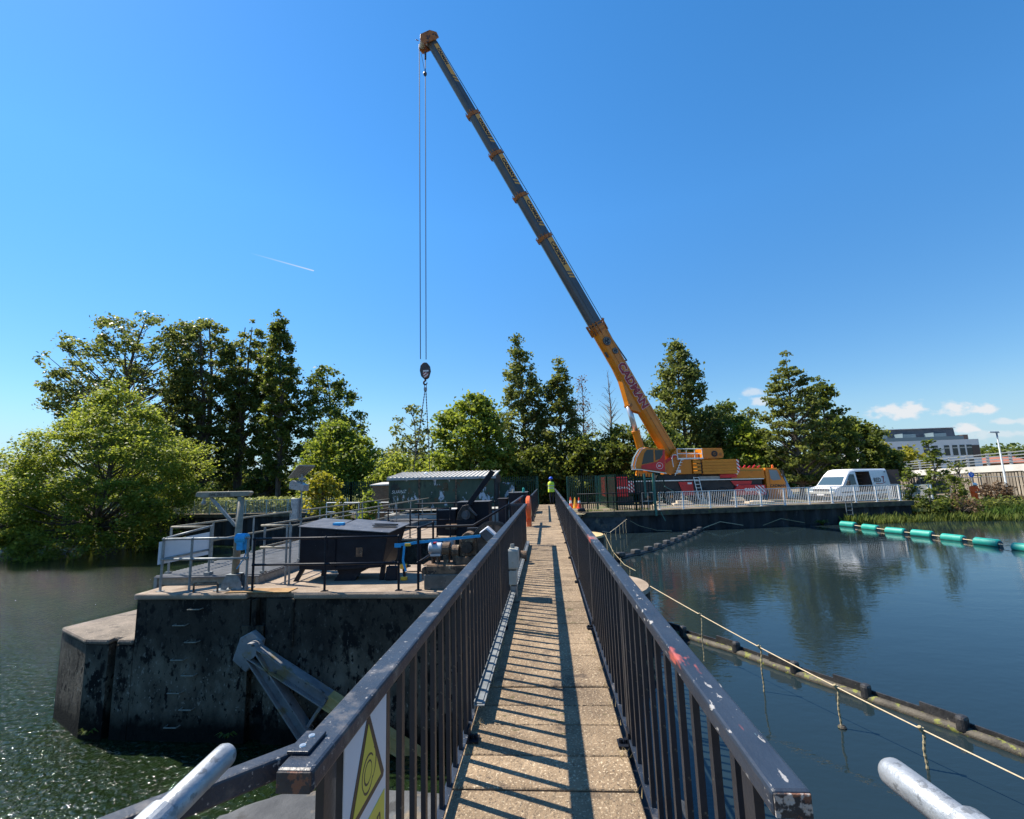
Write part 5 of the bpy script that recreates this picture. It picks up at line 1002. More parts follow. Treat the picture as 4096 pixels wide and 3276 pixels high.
for i, (t0, t1, h, w) in enumerate(SEC):
    s_ = section('boom_section', t0, t1, h, w, 'boom_blue', cr)
    # sticker band on the side facing the river, starting below the collar at its upper end
    L_ = min(.100, (t1 - t0) - .022) if i else .108
    top = t1 - .006 if i < 4 else t1 - .012; ly = -w / 2 - .004
    bot = top - L_
    f = lambda t, a: bp(t, a, ly)
    q = MB(); q.add([f(top, h * .47), f(top, h * .02), f(bot + .032, h * .02), f(bot + .026, h * .47)], [(0, 1, 2, 3)])
    for k in range(3):
        a0 = bot + .022 - k * .0075; q.add([f(a0, h * .47), f(a0 + .006, h * .02), f(a0 + .010, h * .02), f(a0 + .004, h * .47)], [(0, 1, 2, 3)])
    q.build('side_sticker', 'sticker', s_)
    text('lettering', 'CADMAN', h * .42, 'text_black', s_, f(top - .010, h * .10) + bl * -.004, -bu, bn, .002, h * .022, sx=1.16)
    q = MB(); q.bar(bp(t0 + .02, -h * .045, -w / 2 - .003), bp(t1 - .004, -h * .045, -w / 2 - .003), .02, .03, up=bl); q.build('weld_seam', 'boom_seam', s_)
    tc_ = t1 if i < 4 else None
    if tc_:
        hh = h * 1.06; ww = w * 1.1
        prof = [(hh / 2, -ww / 2), (hh / 2, ww / 2), (-hh * .05, ww / 2), (-hh * .28, ww * .46), (-hh * .44, ww * .3), (-hh / 2 - .03, 0), (-hh * .44, -ww * .3), (-hh * .28, -ww * .46), (-hh * .05, -ww / 2)]
        q = MB(); q.prism([bp(tc_ - .004, a, l) for a, l in prof], bu * .30)
        q.bar(bp(tc_, hh / 2), bp(tc_, hh / 2 + .30), .12, .1, up=bu); q.bar(bp(tc_, hh / 2 + .28, -.15), bp(tc_ , hh / 2 + .28, .15), .1, .06, up=bu)
        for a, l in prof[3:]: q.bar(bp(tc_ - .006, a * 1.05, l * 1.05), bp(tc_ + .008, a * 1.1, l * 1.1), .05, .05, up=bn)
        q.build('collar', 'collar', s_)
# base section details
q = MB()
hh, ww = 1.34, 1.12
prof = [(hh / 2, -ww / 2), (hh / 2, ww / 2), (-hh * .05, ww / 2), (-hh * .28, ww * .46), (-hh * .44, ww * .3), (-hh / 2 - .03, 0), (-hh * .44, -ww * .3), (-hh * .28, -ww * .46), (-hh * .05, -ww / 2)]
for tt in (.290, .2985, .307): q.prism([bp(tt, a, l) for a, l in prof], bu * .10)
for a, l in prof: q.bar(bp(.285, a, l), bp(.312, a * 1.04, l * 1.04), .08, .08, up=bn)
for l in (-.3, 0, .3): q.bar(bp(.30, hh / 2, l), bp(.31, hh / 2 + .35, l), .08, .1, up=bu)
q.build('collar', 'collar', bm)
text('lettering', 'CADMAN', 1.06, 'text_white', bm, bp(.2075, -.30, -.516), -bu, bn, .002, .080, sx=.98)
text('lettering', 'CADMAN', 1.06, 'text_red', bm, bp(.2075, -.30, -.524), -bu, bn, .003, .052, sx=.98)
for t_, n_, r_ in ((.2635, -.03, .40), (.2365, .22, .29)):
    q = MB(); q.disc(bp(t_, n_, -.515), r_, -bl, .05, 24); sh_ = q.build('side_sheave', 'text_black', bm)
    q = MB(); q.tube([bp(t_, n_, -.57) + (bu * math.cos(a) + bn * math.sin(a)) * r_ * .8 for a in [i * PI / 10 for i in range(21)]], .03, 5)
    for k in range(3): a = 2.1 * k; q.disc(bp(t_, n_, -.57) + (bu * math.cos(a) + bn * math.sin(a)) * r_ * .45, r_ * .14, -bl, .02, 8)
    q.build('sheave_ring', 'galv', bm)
q = MB(); q.bar(bp(-.02, -.06, -.516), bp(.285, -.06, -.516), .03, .03, up=bl); q.bar(bp(-.02, .42, -.516), bp(.285, .42, -.516), .02, .03, up=bl); q.build('weld_seam', 'collar', bm)
q = MB(); q.prism([bp(.215, -.45, -.36), bp(.175, -.60, -.36), bp(.130, -1.14, -.36), bp(.122, -1.26, -.36), bp(.110, -1.26, -.36), bp(.104, -1.0, -.36), bp(.092, -.5, -.36)], bl * .72); q.build('ram_lug', 'crane_orange', bm, bevel=.03)
q = MB(); q.tube([bp(.305, .68, -.1), bp(.205, 1.05, -.1)], .06, 6); q.tube([bp(.205, 1.07, -.1), bp(.210, .60, -.1)], .06, 6); q.tube([bp(.305, .70, .3), bp(.205, 1.07, .3)], .06, 6); q.build('cable_guide_bar', 'block_dark', bm)
q = MB(); q.bar(bp(.232, -.62, -.3), bp(.245, -.62, -.3), .2, .1, up=bn); q.build('hose_clamp', 'block_dark', bm)
# luffing ram
R0 = V((8.95, 42.9, 2.1)); R1 = bp(.120, -1.12, 0)
q = MB(); q.tube([R0, lerp(R0, R1, .60)], .34, 20); q.tube([lerp(R0, R1, .59), lerp(R0, R1, .62)], .38, 20); q.tube([lerp(R0, R1, .3), lerp(R0, R1, .31)], .37, 20); rm = q.build('luffing_ram', 'crane_orange', cr, smooth=False)
q = MB(); q.tube([lerp(R0, R1, .61), lerp(R0, R1, .99)], .24, 20); q.build('ram_rod', 'chrome', rm, smooth=True)
q = MB(); q.tube([R1 - bl * .45, R1 + bl * .45], .16, 14); q.build('ram_pin', 'collar', rm)
# boom head
bh = MB(); bh.prism([bp(.996, .66, -.55), bp(1.008, .72, -.55), bp(1.016, .2, -.55), bp(1.012, -.8, -.55), bp(1.003, -1.05, -.55), bp(.990, -.95, -.55), bp(.992, -.35, -.55)], bl * .12)
bh.prism([bp(.996, .66, .43), bp(1.008, .72, .43), bp(1.016, .2, .43), bp(1.012, -.8, .43), bp(1.003, -1.05, .43), bp(.990, -.95, .43), bp(.992, -.35, .43)], bl * .12)
bh.bar(bp(1.008, .45, -.5), bp(1.008, .45, .5), .3, .1, up=bu); bh.bar(bp(1.005, -.6, -.5), bp(1.005, -.6, .5), .5, .2, up=bn); bh.bar(bp(1.0, .5, 0), bp(1.012, .95, 0), .06, .06, up=bl); bh.bar(bp(1.01, -.95, 0), bp(1.014, -1.15, 0), .06, .06, up=bl)
hd = bh.build('boom_head', 'collar', cr, bevel=.02)
q = MB()
for a in (-.72, -.05, .4):
    for l in (-.3, -.1, .1, .3): q.disc(bp(1.003, a, l), .24, bl, .08, 18)
q.build('head_sheaves', 'offwhite', hd)
HX, HY = -9.36, 35.2
q = MB(); q.tube([(-9.63, HY, 39.3), (-9.56, HY, 11.3)], .035, 6); q.build('hoist_rope', 'wire', cr)
q = MB(); q.tube([(-9.10, HY, 39.0), (-9.11, HY, 11.25)], .035, 6); q.build('hoist_rope', 'wire', cr)
q = MB(); q.tube([(-9.47, HY, 38.8), (-9.14, HY, 36.9)], .02, 6); q.tube([(-9.1, HY, 38.9), (-9.1, HY, 38.2)], .09, 8); q.sphere((-9.13, HY, 36.75), .16, .16, .22, 10, 6); q.build('limit_switch_weight', 'block_dark', cr)
q = MB(); q.tube([bp(1.0, .62), bp(.6, .98), bp(.31, 1.02), bp(.2, .86), bp(0, .72)], .03, 6); q.build('boom_top_rope', 'wire', cr)
# timber mats under the outriggers
for i, (x, y, w) in enumerate(((8.6, 39.0, .9), (10.2, 39.4, 1.5), (12.6, 40.5, .8), (15.9, 39.0, 2.0))):
    q = MB(); q.box(x, x + w, y, y + 1, -.84, -.62); q.box(x + w * .2, x + w * .8, y + .2, y + .8, -.62, -.42 if i != 3 else -.55)
    tag(q.build('timber_mat', 'mat_timber', bevel=.02), ['stacked pale timber pad nearest the green fence fan, below the crane', 'pale timber mat below the middle of the crane, left of the ladder', 'small pale timber pad below the crane wheels, right of the ladder', 'wide low pale timber mat below the crane outrigger'][i], 'timber mat', 'timber mats below the crane')

hk = thing('hook_block', (HX + .2, HY, 9), 'dark hook block with red and white stripes hanging from the crane ropes', 'hook block')
q = MB(); q.prism([(-9.58, HY - .2, 10.35), (-9.52, HY - .2, 10.75), (-9.3, HY - .2, 10.98), (-9.02, HY - .2, 10.96), (-8.82, HY - .2, 10.7), (-8.76, HY - .2, 10.3), (-8.9, HY - .2, 9.8), (-9.05, HY - .2, 9.68), (-9.3, HY - .2, 9.7), (-9.48, HY - .2, 9.9)], (0, .4, 0)); q.build('block_body', 'block_dark', hk, bevel=.05)
q = MB(); q.prism([(-9.3, HY - .215, 10.18), (-8.86, HY - .215, 10.12), (-8.95, HY - .215, 9.82), (-9.08, HY - .215, 9.74), (-9.24, HY - .215, 9.78)], (0, .012, 0)); q.build('stripe_panel', 'block_stripe', hk)
q = MB(); q.box(-9.3, -8.86, HY - .215, HY - .203, 10.22, 10.34); q.build('capacity_plate', 'board', hk)
q = MB(); q.tube([(-9.17 + .13 * math.cos(a), HY, 9.38 + .15 * math.sin(a)) for a in [PI * .5 + i * PI / 10 for i in range(17)]], [.07] * 9 + [.07, .065, .06, .055, .05, .04, .03, .02], 10); q.tube([(-9.17, HY, 9.5), (-9.17, HY, 9.75)], .08, 10); q.build('hook', 'block_dark', hk)
sl = thing('chain_sling', (HX, HY, 3), 'two leg chain sling hanging from the crane hook down behind the shed', 'chain sling')
q = MB(); q.tube([(-9.17 + .08 * math.cos(a), HY, 9.12 + .14 * math.sin(a)) for a in [i * PI / 8 for i in range(17)]], .03, 6); q.bar((-9.17, HY, 9.0), (-9.17, HY, 8.75), .22, .14); q.build('master_link', 'galv', sl)
def chain(mb, p0, p1):
    p0 = V(p0); p1 = V(p1); n = int((p1 - p0).length / .11); mb.tube([lerp(p0, p1, i / n) for i in range(n + 1)], [.048 if i % 2 else .022 for i in range(n + 1)], 6)
q = MB(); chain(q, (-9.20, HY, 8.8), (-10.1, HY - .1, 2.4)); q.build('chain_leg', 'chain', sl)
q = MB(); chain(q, (-9.13, HY, 8.8), (-8.86, HY + .1, 2.4)); q.build('chain_leg', 'chain', sl)

# ------------------------------------------------------------------ white van
VA = math.radians(26.8); vx = V((math.cos(VA), math.sin(VA), 0)); vy = V((-math.sin(VA), math.cos(VA), 0)); VO = V((21.9, 38.0, -.72))
def vp(u, w, z): return VO + vx * u + vy * w + V((0, 0, z))      # u along the van from its nose, w across it from the near side
van = thing('panel_van', (24, 39, -.72), 'white panel van with its side door open, parked behind the white bar railing', 'van')
W = 2.15
prof = [(0.02, .42), (0.0, .75), (.12, .98), (.42, 1.08), (1.05, 1.18), (1.95, 2.06), (2.35, 2.34), (3.0, 2.44), (7.0, 2.40), (7.06, 1.0), (7.06, .42)]
def vloft(mb, prof, insets):
    k = len(prof); rows = []
    for w, ins in ((0.0, 1), (.10, 0), (W - .10, 0), (W, 1)):
        row = []
        for (u, z), n in zip(prof, insets):
            ww = w
            if ins: pass
            row.append(vp(u + (n[0] if ins else 0), w + (n[1] if w < W / 2 else -n[1]) * (1 if ins else 1), z - (n[2] if ins else 0)))
        rows.append(row)
    vs = [p for r in rows for p in r]
    fs = [(r * k + i, r * k + (i + 1) % k, (r + 1) * k + (i + 1) % k, (r + 1) * k + i) for r in range(3) for i in range(k)]
    mb.add(vs, fs)
ins = [(.10, 0, 0), (.12, 0, 0), (.10, 0, .02), (.05, .02, .03), (.02, .03, .03), (.03, .13, .06), (.03, .17, .10), (0, .16, .12), (0, .16, .12), (0, .02, 0), (0, 0, 0)]
q = MB(); vloft(q, prof, ins)
k = len(prof)
q.f.append(tuple(3 * k + i for i in range(k))); q.mi.append(0)          # far side closed, near side left open for panels round the doorway
P = lambda u, z: vp(u, .0 + (.16 * max(0, min(1, (z - 1.2) / 1.1))) + .001, z)
def near_poly(pts): q.add([P(u, z) for u, z in pts], [tuple(range(len(pts)))])
near_poly([(.12, .42), (2.95, .42), (2.95, 1.18), (1.07, 1.16), (.46, 1.05), (.22, .97), (.12, .75)])
near_poly([(1.07, 1.16), (2.95, 1.18), (2.95, 2.32), (2.38, 2.24), (1.98, 2.0)])
near_poly([(2.95, 2.22), (4.72, 2.22), (4.72, 2.31), (2.95, 2.32)])
near_poly([(2.95, .42), (4.72, .42), (4.72, .62), (2.95, .62)])
near_poly([(4.72, .42), (7.06, .42), (7.06, 1.18), (4.72, 1.18)]); near_poly([(4.72, 1.18), (7.06, 1.18), (7.0, 2.28), (4.72, 2.31)])
body = q.build('body', 'white', van)
q = MB()
for w0, w1, z0, z1, u0, u1 in ((1.55, 1.6, .62, 2.25, 2.95, 4.72), (.05, 1.6, .60, .63, 2.95, 4.72)): q.hexa([vp(u0, w0, z0), vp(u1, w0, z0), vp(u1, w1, z0), vp(u0, w1, z0)], [vp(u0, w0, z1), vp(u1, w0, z1), vp(u1, w1, z1), vp(u0, w1, z1)])
for uu in (2.93, 4.72): q.hexa([vp(uu, .16, .62), vp(uu + .03, .16, .62), vp(uu + .03, 1.6, .62), vp(uu, 1.6, .62)], [vp(uu, .16, 2.25), vp(uu + .03, .16, 2.25), vp(uu + .03, 1.6, 2.25), vp(uu, 1.6, 2.25)])
q.build('load_bay', 'brown_clad', van)
q = MB(); random.seed(8)
for z in (.95, 1.3, 1.65, 1.95):
    q.hexa([vp(3.0, .7, z), vp(4.66, .7, z), vp(4.66, 1.5, z), vp(3.0, 1.5, z)], [vp(3.0, .7, z + .03), vp(4.66, .7, z + .03), vp(4.66, 1.5, z + .03), vp(3.0, 1.5, z + .03)])
    for _ in range(5):
        u = random.uniform(3.0, 4.0); du = random.uniform(.1, .28); h = random.uniform(.08, .24)
        q.hexa([vp(u, .75, z + .03), vp(u + du, .75, z + .03), vp(u + du, 1.1, z + .03), vp(u, 1.1, z + .03)], [vp(u, .75, z + h), vp(u + du, .75, z + h), vp(u + du, 1.1, z + h), vp(u, 1.1, z + h)])
q.build('shelving', 'rust', van)
def vwin(name, pts, m, off, par): 
    q = MB(); q.add([P(u, z) - vy * off for u, z in pts], [tuple(range(len(pts)))]); return q.build(name, m, par)
vwin('cab_window', [(1.45, 1.22), (2.72, 1.22), (2.72, 2.02), (2.25, 2.05), (2.05, 1.93)], 'glass', .012, van)
vwin('door_seam', [(2.80, .5), (2.82, .5), (2.82, 2.2), (2.80, 2.2)], 'crane_black', .006, body)
vwin('side_rub_strip', [(.75, .62), (6.9, .62), (6.9, .72), (.75, .72)], 'crane_black', .012, body)
q = MB(); q.add([vp(1.10, .14, 1.24) - vx * .02, vp(1.10, W - .14, 1.24) - vx * .02, vp(1.98, W - .26, 2.06) - vx * .02, vp(1.98, .26, 2.06) - vx * .02], [(0, 1, 2, 3)]); q.build('windscreen', 'glass_blue', van)
q = MB(); q.hexa([vp(-.02, .42, .78), vp(.03, .42, .78), vp(.03, W - .42, .78), vp(-.02, W - .42, .78)], [vp(.04, .5, .98), vp(.09, .5, .98), vp(.09, W - .5, .98), vp(.04, W - .5, .98)]); q.hexa([vp(-.03, .25, .46), vp(.03, .25, .46), vp(.03, W - .25, .46), vp(-.03, W - .25, .46)], [vp(-.03, .3, .60), vp(.03, .3, .60), vp(.03, W - .3, .60), vp(-.03, W - .3, .60)]); q.build('grille', 'crane_black', van)
for w in (.06, W - .44):
    q = MB(); q.hexa([vp(.01, w, .80), vp(.12, w, .80), vp(.12, w + .38, .80), vp(.01, w + .38, .80)], [vp(.10, w + .03, 1.0), vp(.2, w + .03, 1.0), vp(.2, w + .36, 1.0), vp(.10, w + .36, 1.0)]); q.build('headlight', 'glass_pale', van)
q = MB(); q.hexa([vp(-.06, .02, .55), vp(.1, -.0, .55), vp(.1, W, .55), vp(-.06, W - .02, .55)], [vp(-.05, .05, .76), vp(.1, 0, .76), vp(.1, W, .76), vp(-.05, W - .05, .76)]); q.build('bumper', 'offwhite', van, bevel=.04)
q = MB(); q.hexa([vp(-.07, .8, .46), vp(-.05, .8, .46), vp(-.05, 1.35, .46), vp(-.07, 1.35, .46)], [vp(-.07, .8, .57), vp(-.05, .8, .57), vp(-.05, 1.35, .57), vp(-.07, 1.35, .57)]); q.build('number_plate', 'text_white', van)
for u in (1.05, 5.6):
    for w in (.02, W - .26):
        q = MB(); c = vp(u, w, .36); q.tube([c, c + vy * .24], .36, 22); wh = q.build('wheel', 'tyre', van)
        q = MB(); q.disc(c - vy * .0, .2, -vy, .015, 16); q.build('rim', 'alu', wh)
q = MB(); q.hexa([vp(1.45, -.28, 1.2), vp(1.58, -.28, 1.2), vp(1.58, -.08, 1.2), vp(1.45, -.08, 1.2)], [vp(1.45, -.28, 1.55), vp(1.58, -.28, 1.55), vp(1.58, -.08, 1.55), vp(1.45, -.08, 1.55)]); q.bar(vp(1.52, -.1, 1.25), vp(1.52, .04, 1.25), .06, .06); q.build('door_mirror', 'crane_black', van, bevel=.03)
text('lettering', 'RED', .50, 'text_black', van, P(5.0, 1.34) - vy * .02, vx, V((0, 0, 1)) + vy * .14, .004, .004)
text('lettering', '7', .66, 'text_red', van, P(6.1, 1.33) - vy * .02, vx, V((0, 0, 1)) + vy * .14, .004, .014)
q = MB(); pts = [(5.15, 1.22), (5.6, 1.17), (6.05, 1.19), (6.45, 1.30)]
for (u0, z0), (u1, z1) in zip(pts, pts[1:]): q.add([P(u0, z0) - vy * .015, P(u1, z1) - vy * .015, P(u1, z1 + .05) - vy * .015, P(u0, z0 + .04) - vy * .015], [(0, 1, 2, 3)])
q.build('swoosh', 'text_red', van)
q = MB(); q.tube([vp(2.6, .9, 2.42), vp(2.7, .9, 2.62)], .012, 6); q.build('aerial', 'crane_black', van)
q = MB(); q.add([P(6.6, 2.1) - vy * .012, P(6.82, 2.1) - vy * .012, P(6.82, 2.16) - vy * .012, P(6.6, 2.16) - vy * .012], [(0, 1, 2, 3)]); q.build('side_vent', 'crane_black', body)
rdoor = MB(); rdoor.hexa([vp(7.07, .05, .5), vp(7.1, .05, .5), vp(7.6, -.5, .5), vp(7.57, -.5, .5)], [vp(7.07, .18, 2.3), vp(7.1, .18, 2.3), vp(7.6, -.42, 2.3), vp(7.57, -.42, 2.3)]); rdoor.build('rear_door', 'brown_clad', van)
# small blue van nose hidden behind the crane cab
bv = MB(); bv.hexa([(20.9, 46, -.8), (23.0, 46, -.8), (23.0, 48, -.8), (20.9, 48, -.8)], [(20.95, 46, 1.0), (22.2, 46, 1.5), (22.2, 48, 1.5), (20.95, 48, 1.0)]); 
bvo = thing('parked_van', (22, 47, -.8), 'blue vehicle mostly hidden behind the orange crane cab', 'van'); bv.build('body', mat('blue_paint', (.08, .22, .40), None, rough=.3), bvo, bevel=.15)
q = MB(); q.hexa([(21.0, 45.98, .55), (22.3, 45.98, .55), (22.3, 46.0, .55), (21.0, 46.0, .55)], [(21.1, 45.98, 1.05), (22.1, 45.98, 1.3), (22.1, 46.0, 1.3), (21.1, 46.0, 1.05)]); q.build('window', 'glass', bvo)

# ------------------------------------------------------------------ people
def skin_body(name, joints, edges, mats, pick, parent):
    """One continuous body grown over a skeleton (Skin modifier, baked), coloured by height."""
    me = bpy.data.meshes.new(name); keys = list(joints); o0 = V(world_loc(parent))
    me.from_pydata([tuple(V(joints[k][0]) - o0) for k in keys], [(keys.index(a), keys.index(b)) for a, b in edges], [])
    ob = bpy.data.objects.new(name, me); COL.objects.link(ob)
    sk = ob.modifiers.new('skin', 'SKIN'); ob.modifiers.new('sub', 'SUBSURF').levels = 2
    for i, k in enumerate(keys): r = joints[k][1]; me.skin_vertices[0].data[i].radius = r if isinstance(r, tuple) else (r, r)
    me.skin_vertices[0].data[0].use_root = True
    dg = bpy.context.evaluated_depsgraph_get(); dg.update()
    nm = bpy.data.meshes.new_from_object(ob.evaluated_get(dg)); bpy.data.objects.remove(ob)
    nm.materials.clear()
    for m in mats: nm.materials.append(MT[m])
    for p in nm.polygons: p.material_index = pick(V(p.center) + o0); p.use_smooth = True
    o = bpy.data.objects.new(name, nm); COL.objects.link(o); o.parent = parent; return o
px, py, pz = .27, 31.75, 0.0
p1 = thing('person', (px, py, pz), 'person seen from behind in yellow hi vis vest and blue helmet beyond the footbridge', 'person')
J = {'pel': ((px, py, .92), (.15, .11)), 'waist': ((px - .01, py, 1.12), (.145, .105)), 'chest': ((px - .02, py, 1.33), (.175, .12)), 'neck': ((px - .02, py - .01, 1.50), .055), 'head': ((px - .02, py + .02, 1.62), .085), 'crown': ((px - .02, py + .02, 1.70), .075),
     'hl': ((px - .09, py, .86), .085), 'kl': ((px - .10, py + .02, .48), .062), 'al': ((px - .08, py, .10), .045), 'tl': ((px - .09, py + .12, .05), .04),
     'hr': ((px + .09, py, .86), .085), 'kr': ((px + .09, py + .01, .48), .062), 'ar': ((px + .07, py - .02, .10), .045), 'tr': ((px + .08, py + .10, .05), .04),
     'sl': ((px - .20, py, 1.41), .06), 'el': ((px - .29, py + .05, 1.18), .047), 'wl': ((px - .18, py + .22, 1.12), .035), 'fl': ((px - .12, py + .28, 1.12), .03),
     'sr': ((px + .17, py, 1.41), .06), 'er': ((px + .25, py + .05, 1.17), .047), 'wr': ((px + .16, py + .22, 1.10), .035), 'fr': ((px + .10, py + .28, 1.11), .03)}
Ed = [('pel', 'waist'), ('waist', 'chest'), ('chest', 'neck'), ('neck', 'head'), ('head', 'crown'), ('pel', 'hl'), ('hl', 'kl'), ('kl', 'al'), ('al', 'tl'), ('pel', 'hr'), ('hr', 'kr'), ('kr', 'ar'), ('ar', 'tr'), ('chest', 'sl'), ('sl', 'el'), ('el', 'wl'), ('wl', 'fl'), ('chest', 'sr'), ('sr', 'er'), ('er', 'wr'), ('wr', 'fr')]
skin_body('body', J, Ed, ['navy', 'navy', 'skin'], lambda c: 2 if c.z > 1.47 or (c.y > py + .22 and c.z > 1.0) else 0, p1)
def ring_shell(mb, levels, cx, cy, n=16):
    vs = []
    for z, rx, ry, ox, oy in levels:
        for j in range(n): a = 2 * PI * j / n; vs.append((cx + ox + rx * math.cos(a), cy + oy + ry * math.sin(a), z))
    mb.add(vs, [(i * n + j, i * n + (j + 1) % n, (i + 1) * n + (j + 1) % n, (i + 1) * n + j) for i in range(len(levels) - 1) for j in range(n)])
q = MB(); ring_shell(q, [(.80, .215, .16, -.02, 0), (.95, .21, .16, -.02, 0), (1.15, .20, .15, -.02, 0), (1.32, .225, .16, -.02, 0), (1.44, .20, .13, -.02, 0), (1.50, .09, .08, -.02, 0)], px, py); q.build('hi_vis_vest', 'hivis', p1, smooth=True)
q = MB(); ring_shell(q, [(1.04, .212, .162, -.02, 0), (1.09, .210, .160, -.02, 0)], px, py); ring_shell(q, [(1.20, .214, .161, -.02, 0), (1.25, .222, .165, -.02, 0)], px, py); q.build('reflective_band', 'reflect', p1, smooth=True)
q = MB(); q.sphere((px - .02, py + .02, 1.68), .135, .155, .14, 16, 6, -.1); q.disc((px - .02, py + .04, 1.655), .16, (0, 0, 1), .02, 18); q.build('helmet', 'helmet_blue', p1, smooth=True)
q = MB(); q.sphere((px + .03, py - .06, 1.5), .05, .04, .14, 8, 6); q.build('ponytail', 'navy', p1, smooth=True)
# the worker in orange on the right bank, head bowed over something held in both hands
wx, wy, wz = 32.35, 38.6, -1.28
p2 = thing('person', (wx, wy, wz), 'worker in a bright orange suit and white helmet, head bowed on the grassy right bank', 'person')
J = {'pel': ((wx, wy, wz + .90), (.19, .14)), 'waist': ((wx, wy - .02, wz + 1.10), (.19, .14)), 'chest': ((wx, wy - .05, wz + 1.32), (.205, .14)), 'neck': ((wx, wy - .12, wz + 1.46), .06), 'head': ((wx, wy - .20, wz + 1.53), .085), 'crown': ((wx, wy - .22, wz + 1.60), .07),
     'hl': ((wx - .12, wy, wz + .82), .115), 'kl': ((wx - .14, wy - .05, wz + .46), .09), 'al': ((wx - .13, wy, wz + .08), .07), 'tl': ((wx - .15, wy - .14, wz + .04), .045),
     'hr': ((wx + .12, wy, wz + .82), .115), 'kr': ((wx + .14, wy - .05, wz + .46), .09), 'ar': ((wx + .14, wy, wz + .08), .07), 'tr': ((wx + .16, wy - .14, wz + .04), .045),
     'sl': ((wx - .22, wy - .05, wz + 1.38), .08), 'el': ((wx - .30, wy - .12, wz + 1.10), .065), 'wl': ((wx - .10, wy - .32, wz + .98), .045), 'fl': ((wx - .04, wy - .37, wz + .97), .035),
     'sr': ((wx + .22, wy - .05, wz + 1.38), .08), 'er': ((wx + .31, wy - .12, wz + 1.10), .065), 'wr': ((wx + .13, wy - .32, wz + 1.0), .045), 'fr': ((wx + .07, wy - .37, wz + 1.0), .035)}
skin_body('body', J, Ed, ['hivis_orange', 'navy', 'skin'], lambda c: 1 if c.z < wz + .10 else (2 if (c.z > wz + 1.44 and c.y < wy - .08) or (c.y < wy - .31 and c.z < wz + 1.1) else 0), p2)
q = MB(); q.sphere((wx, wy - .21, wz + 1.57), .125, .14, .13, 16, 6, -.1); q.disc((wx, wy - .24, wz + 1.55), .15, (0, -.3, 1), .02, 18); q.build('helmet', 'helmet_white', p2, smooth=True)
q = MB(); ring_shell(q, [(wz + .97, .205, .155, 0, 0), (wz + 1.02, .205, .155, 0, -.01)], wx, wy); q.build('reflective_band', 'reflect', p2, smooth=True)
q = MB(); q.box(wx - .07, wx + .09, wy - .45, wy - .36, wz + .94, wz + 1.03); tag(q.build('handset', 'black'), 'small dark handset held by the worker in orange', 'handset')

# ------------------------------------------------------------------ far right: viaduct, hoarding, lamp, building
vd = thing('viaduct', (50, 70, -1), 'pale concrete viaduct with a four rail grey parapet beyond the right bank', 'viaduct')
VP_ = [(43.0, 40, 1.8), (47.7, 51, 1.74), (52.6, 75, 1.20), (54.6, 112, 1.0), (56, 170, .95)]
q = MB()
for (x0, y0, z0), (x1, y1, z1) in zip(VP_, VP_[1:]): q.hexa([(x0, y0, z0 - .68), (x1, y1, z1 - .75), (x1 + 9, y1, z1 - .75), (x0 + 9, y0, z0 - .68)], [(x0, y0, z0), (x1, y1, z1), (x1 + 9, y1, z1), (x0 + 9, y0, z0)])
q.build('concrete_beam', mat('pale_viaduct_concrete', (.50, .48, .44), (.62, .60, .56), .5, .85), vd)
for h in (.30, .62, .94, 1.26):
    q = MB()
    for (x0, y0, z0), (x1, y1, z1) in zip(VP_, VP_[1:]): q.bar((x0 + .1, y0, z0 + h), (x1 + .1, y1, z1 + h), .08, .10)
    q.build('parapet_rail', 'galv_near', vd)
pz_ = [(x, y) for x, y, z in VP_]
for x, y, dx, dy in along(pz_, 3.4):
    z = np.interp(y, [p[1] for p in VP_], [p[2] for p in VP_]); q = MB(); q.box(x + .12, x + .3, y - .1, y + .1, z, z + 1.36); q.build('parapet_post', 'galv_near', vd)
for (x, y) in ((51, 62), (55.5, 90)):
    q = MB(); q.box(x + 1, x + 7, y, y + 1.2, -1.6, .6); q.build('support_pier', 'conc', vd)
ho = thing('timber_hoarding', (45, 57, -1.4), 'weathered vertical board fence standing under the viaduct', 'fence')
H0, H1 = (45.6, 47.5), (45.4, 67); n = 64; random.seed(2)
q = MB()
for i in range(n):
    f0 = i / n; f1 = (i + random.uniform(.45, .85)) / n; d = random.choice((0, 0, .05)); zt = lerp(.98, .46, f0) + random.uniform(-.05, .05)
    xa, ya, xb, yb = lerp(H0[0], H1[0], f0), lerp(H0[1], H1[1], f0), lerp(H0[0], H1[0], f1), lerp(H0[1], H1[1], f1)
    q.hexa([(xa + d, ya, -1.45), (xb + d, yb, -1.45), (xb + d + .03, yb, -1.45), (xa + d + .03, ya, -1.45)], [(xa + d, ya, zt), (xb + d, yb, zt), (xb + d + .03, yb, zt), (xa + d + .03, ya, zt)])
q.build('boards', 'wood', ho)
q = MB(); q.bar((H0[0] + .1, H0[1], -.2), (H1[0] + .1, H1[1], -.4), .08, .1); q.build('backing_rail', 'wood', ho)
q = MB(); q.box(45.75, 45.85, 47.6, 66.5, -1.45, .42); q.build('dark_backing', 'brown_clad', ho)
hf = thing('mesh_fence', (42, 50, -1.3), 'thin grey temporary mesh fence in front of the board fence', 'fence')
q = MB(); fpts = [(37.5, 55), (39.0, 49), (41.2, 48.2), (43.5, 46.5)]
for (x0, y0), (x1, y1) in zip(fpts, fpts[1:]):
    q.tube([(x0, y0, .62), (x1, y1, .55)], .035, 6); q.tube([(x0, y0, -1.2), (x1, y1, -1.2)], .03, 6); q.tube([(x0, y0, -1.4), (x0, y0, .62)], .035, 6)
q.build('frame', 'galv', hf)
q = MB(); q.box(43.6, 47, 46.0, 46.1, -1.4, 1.1); tag(q.build('grey_panel_fence', 'conc_shaded'), 'dark grey panel fence at the right edge of the picture', 'fence')
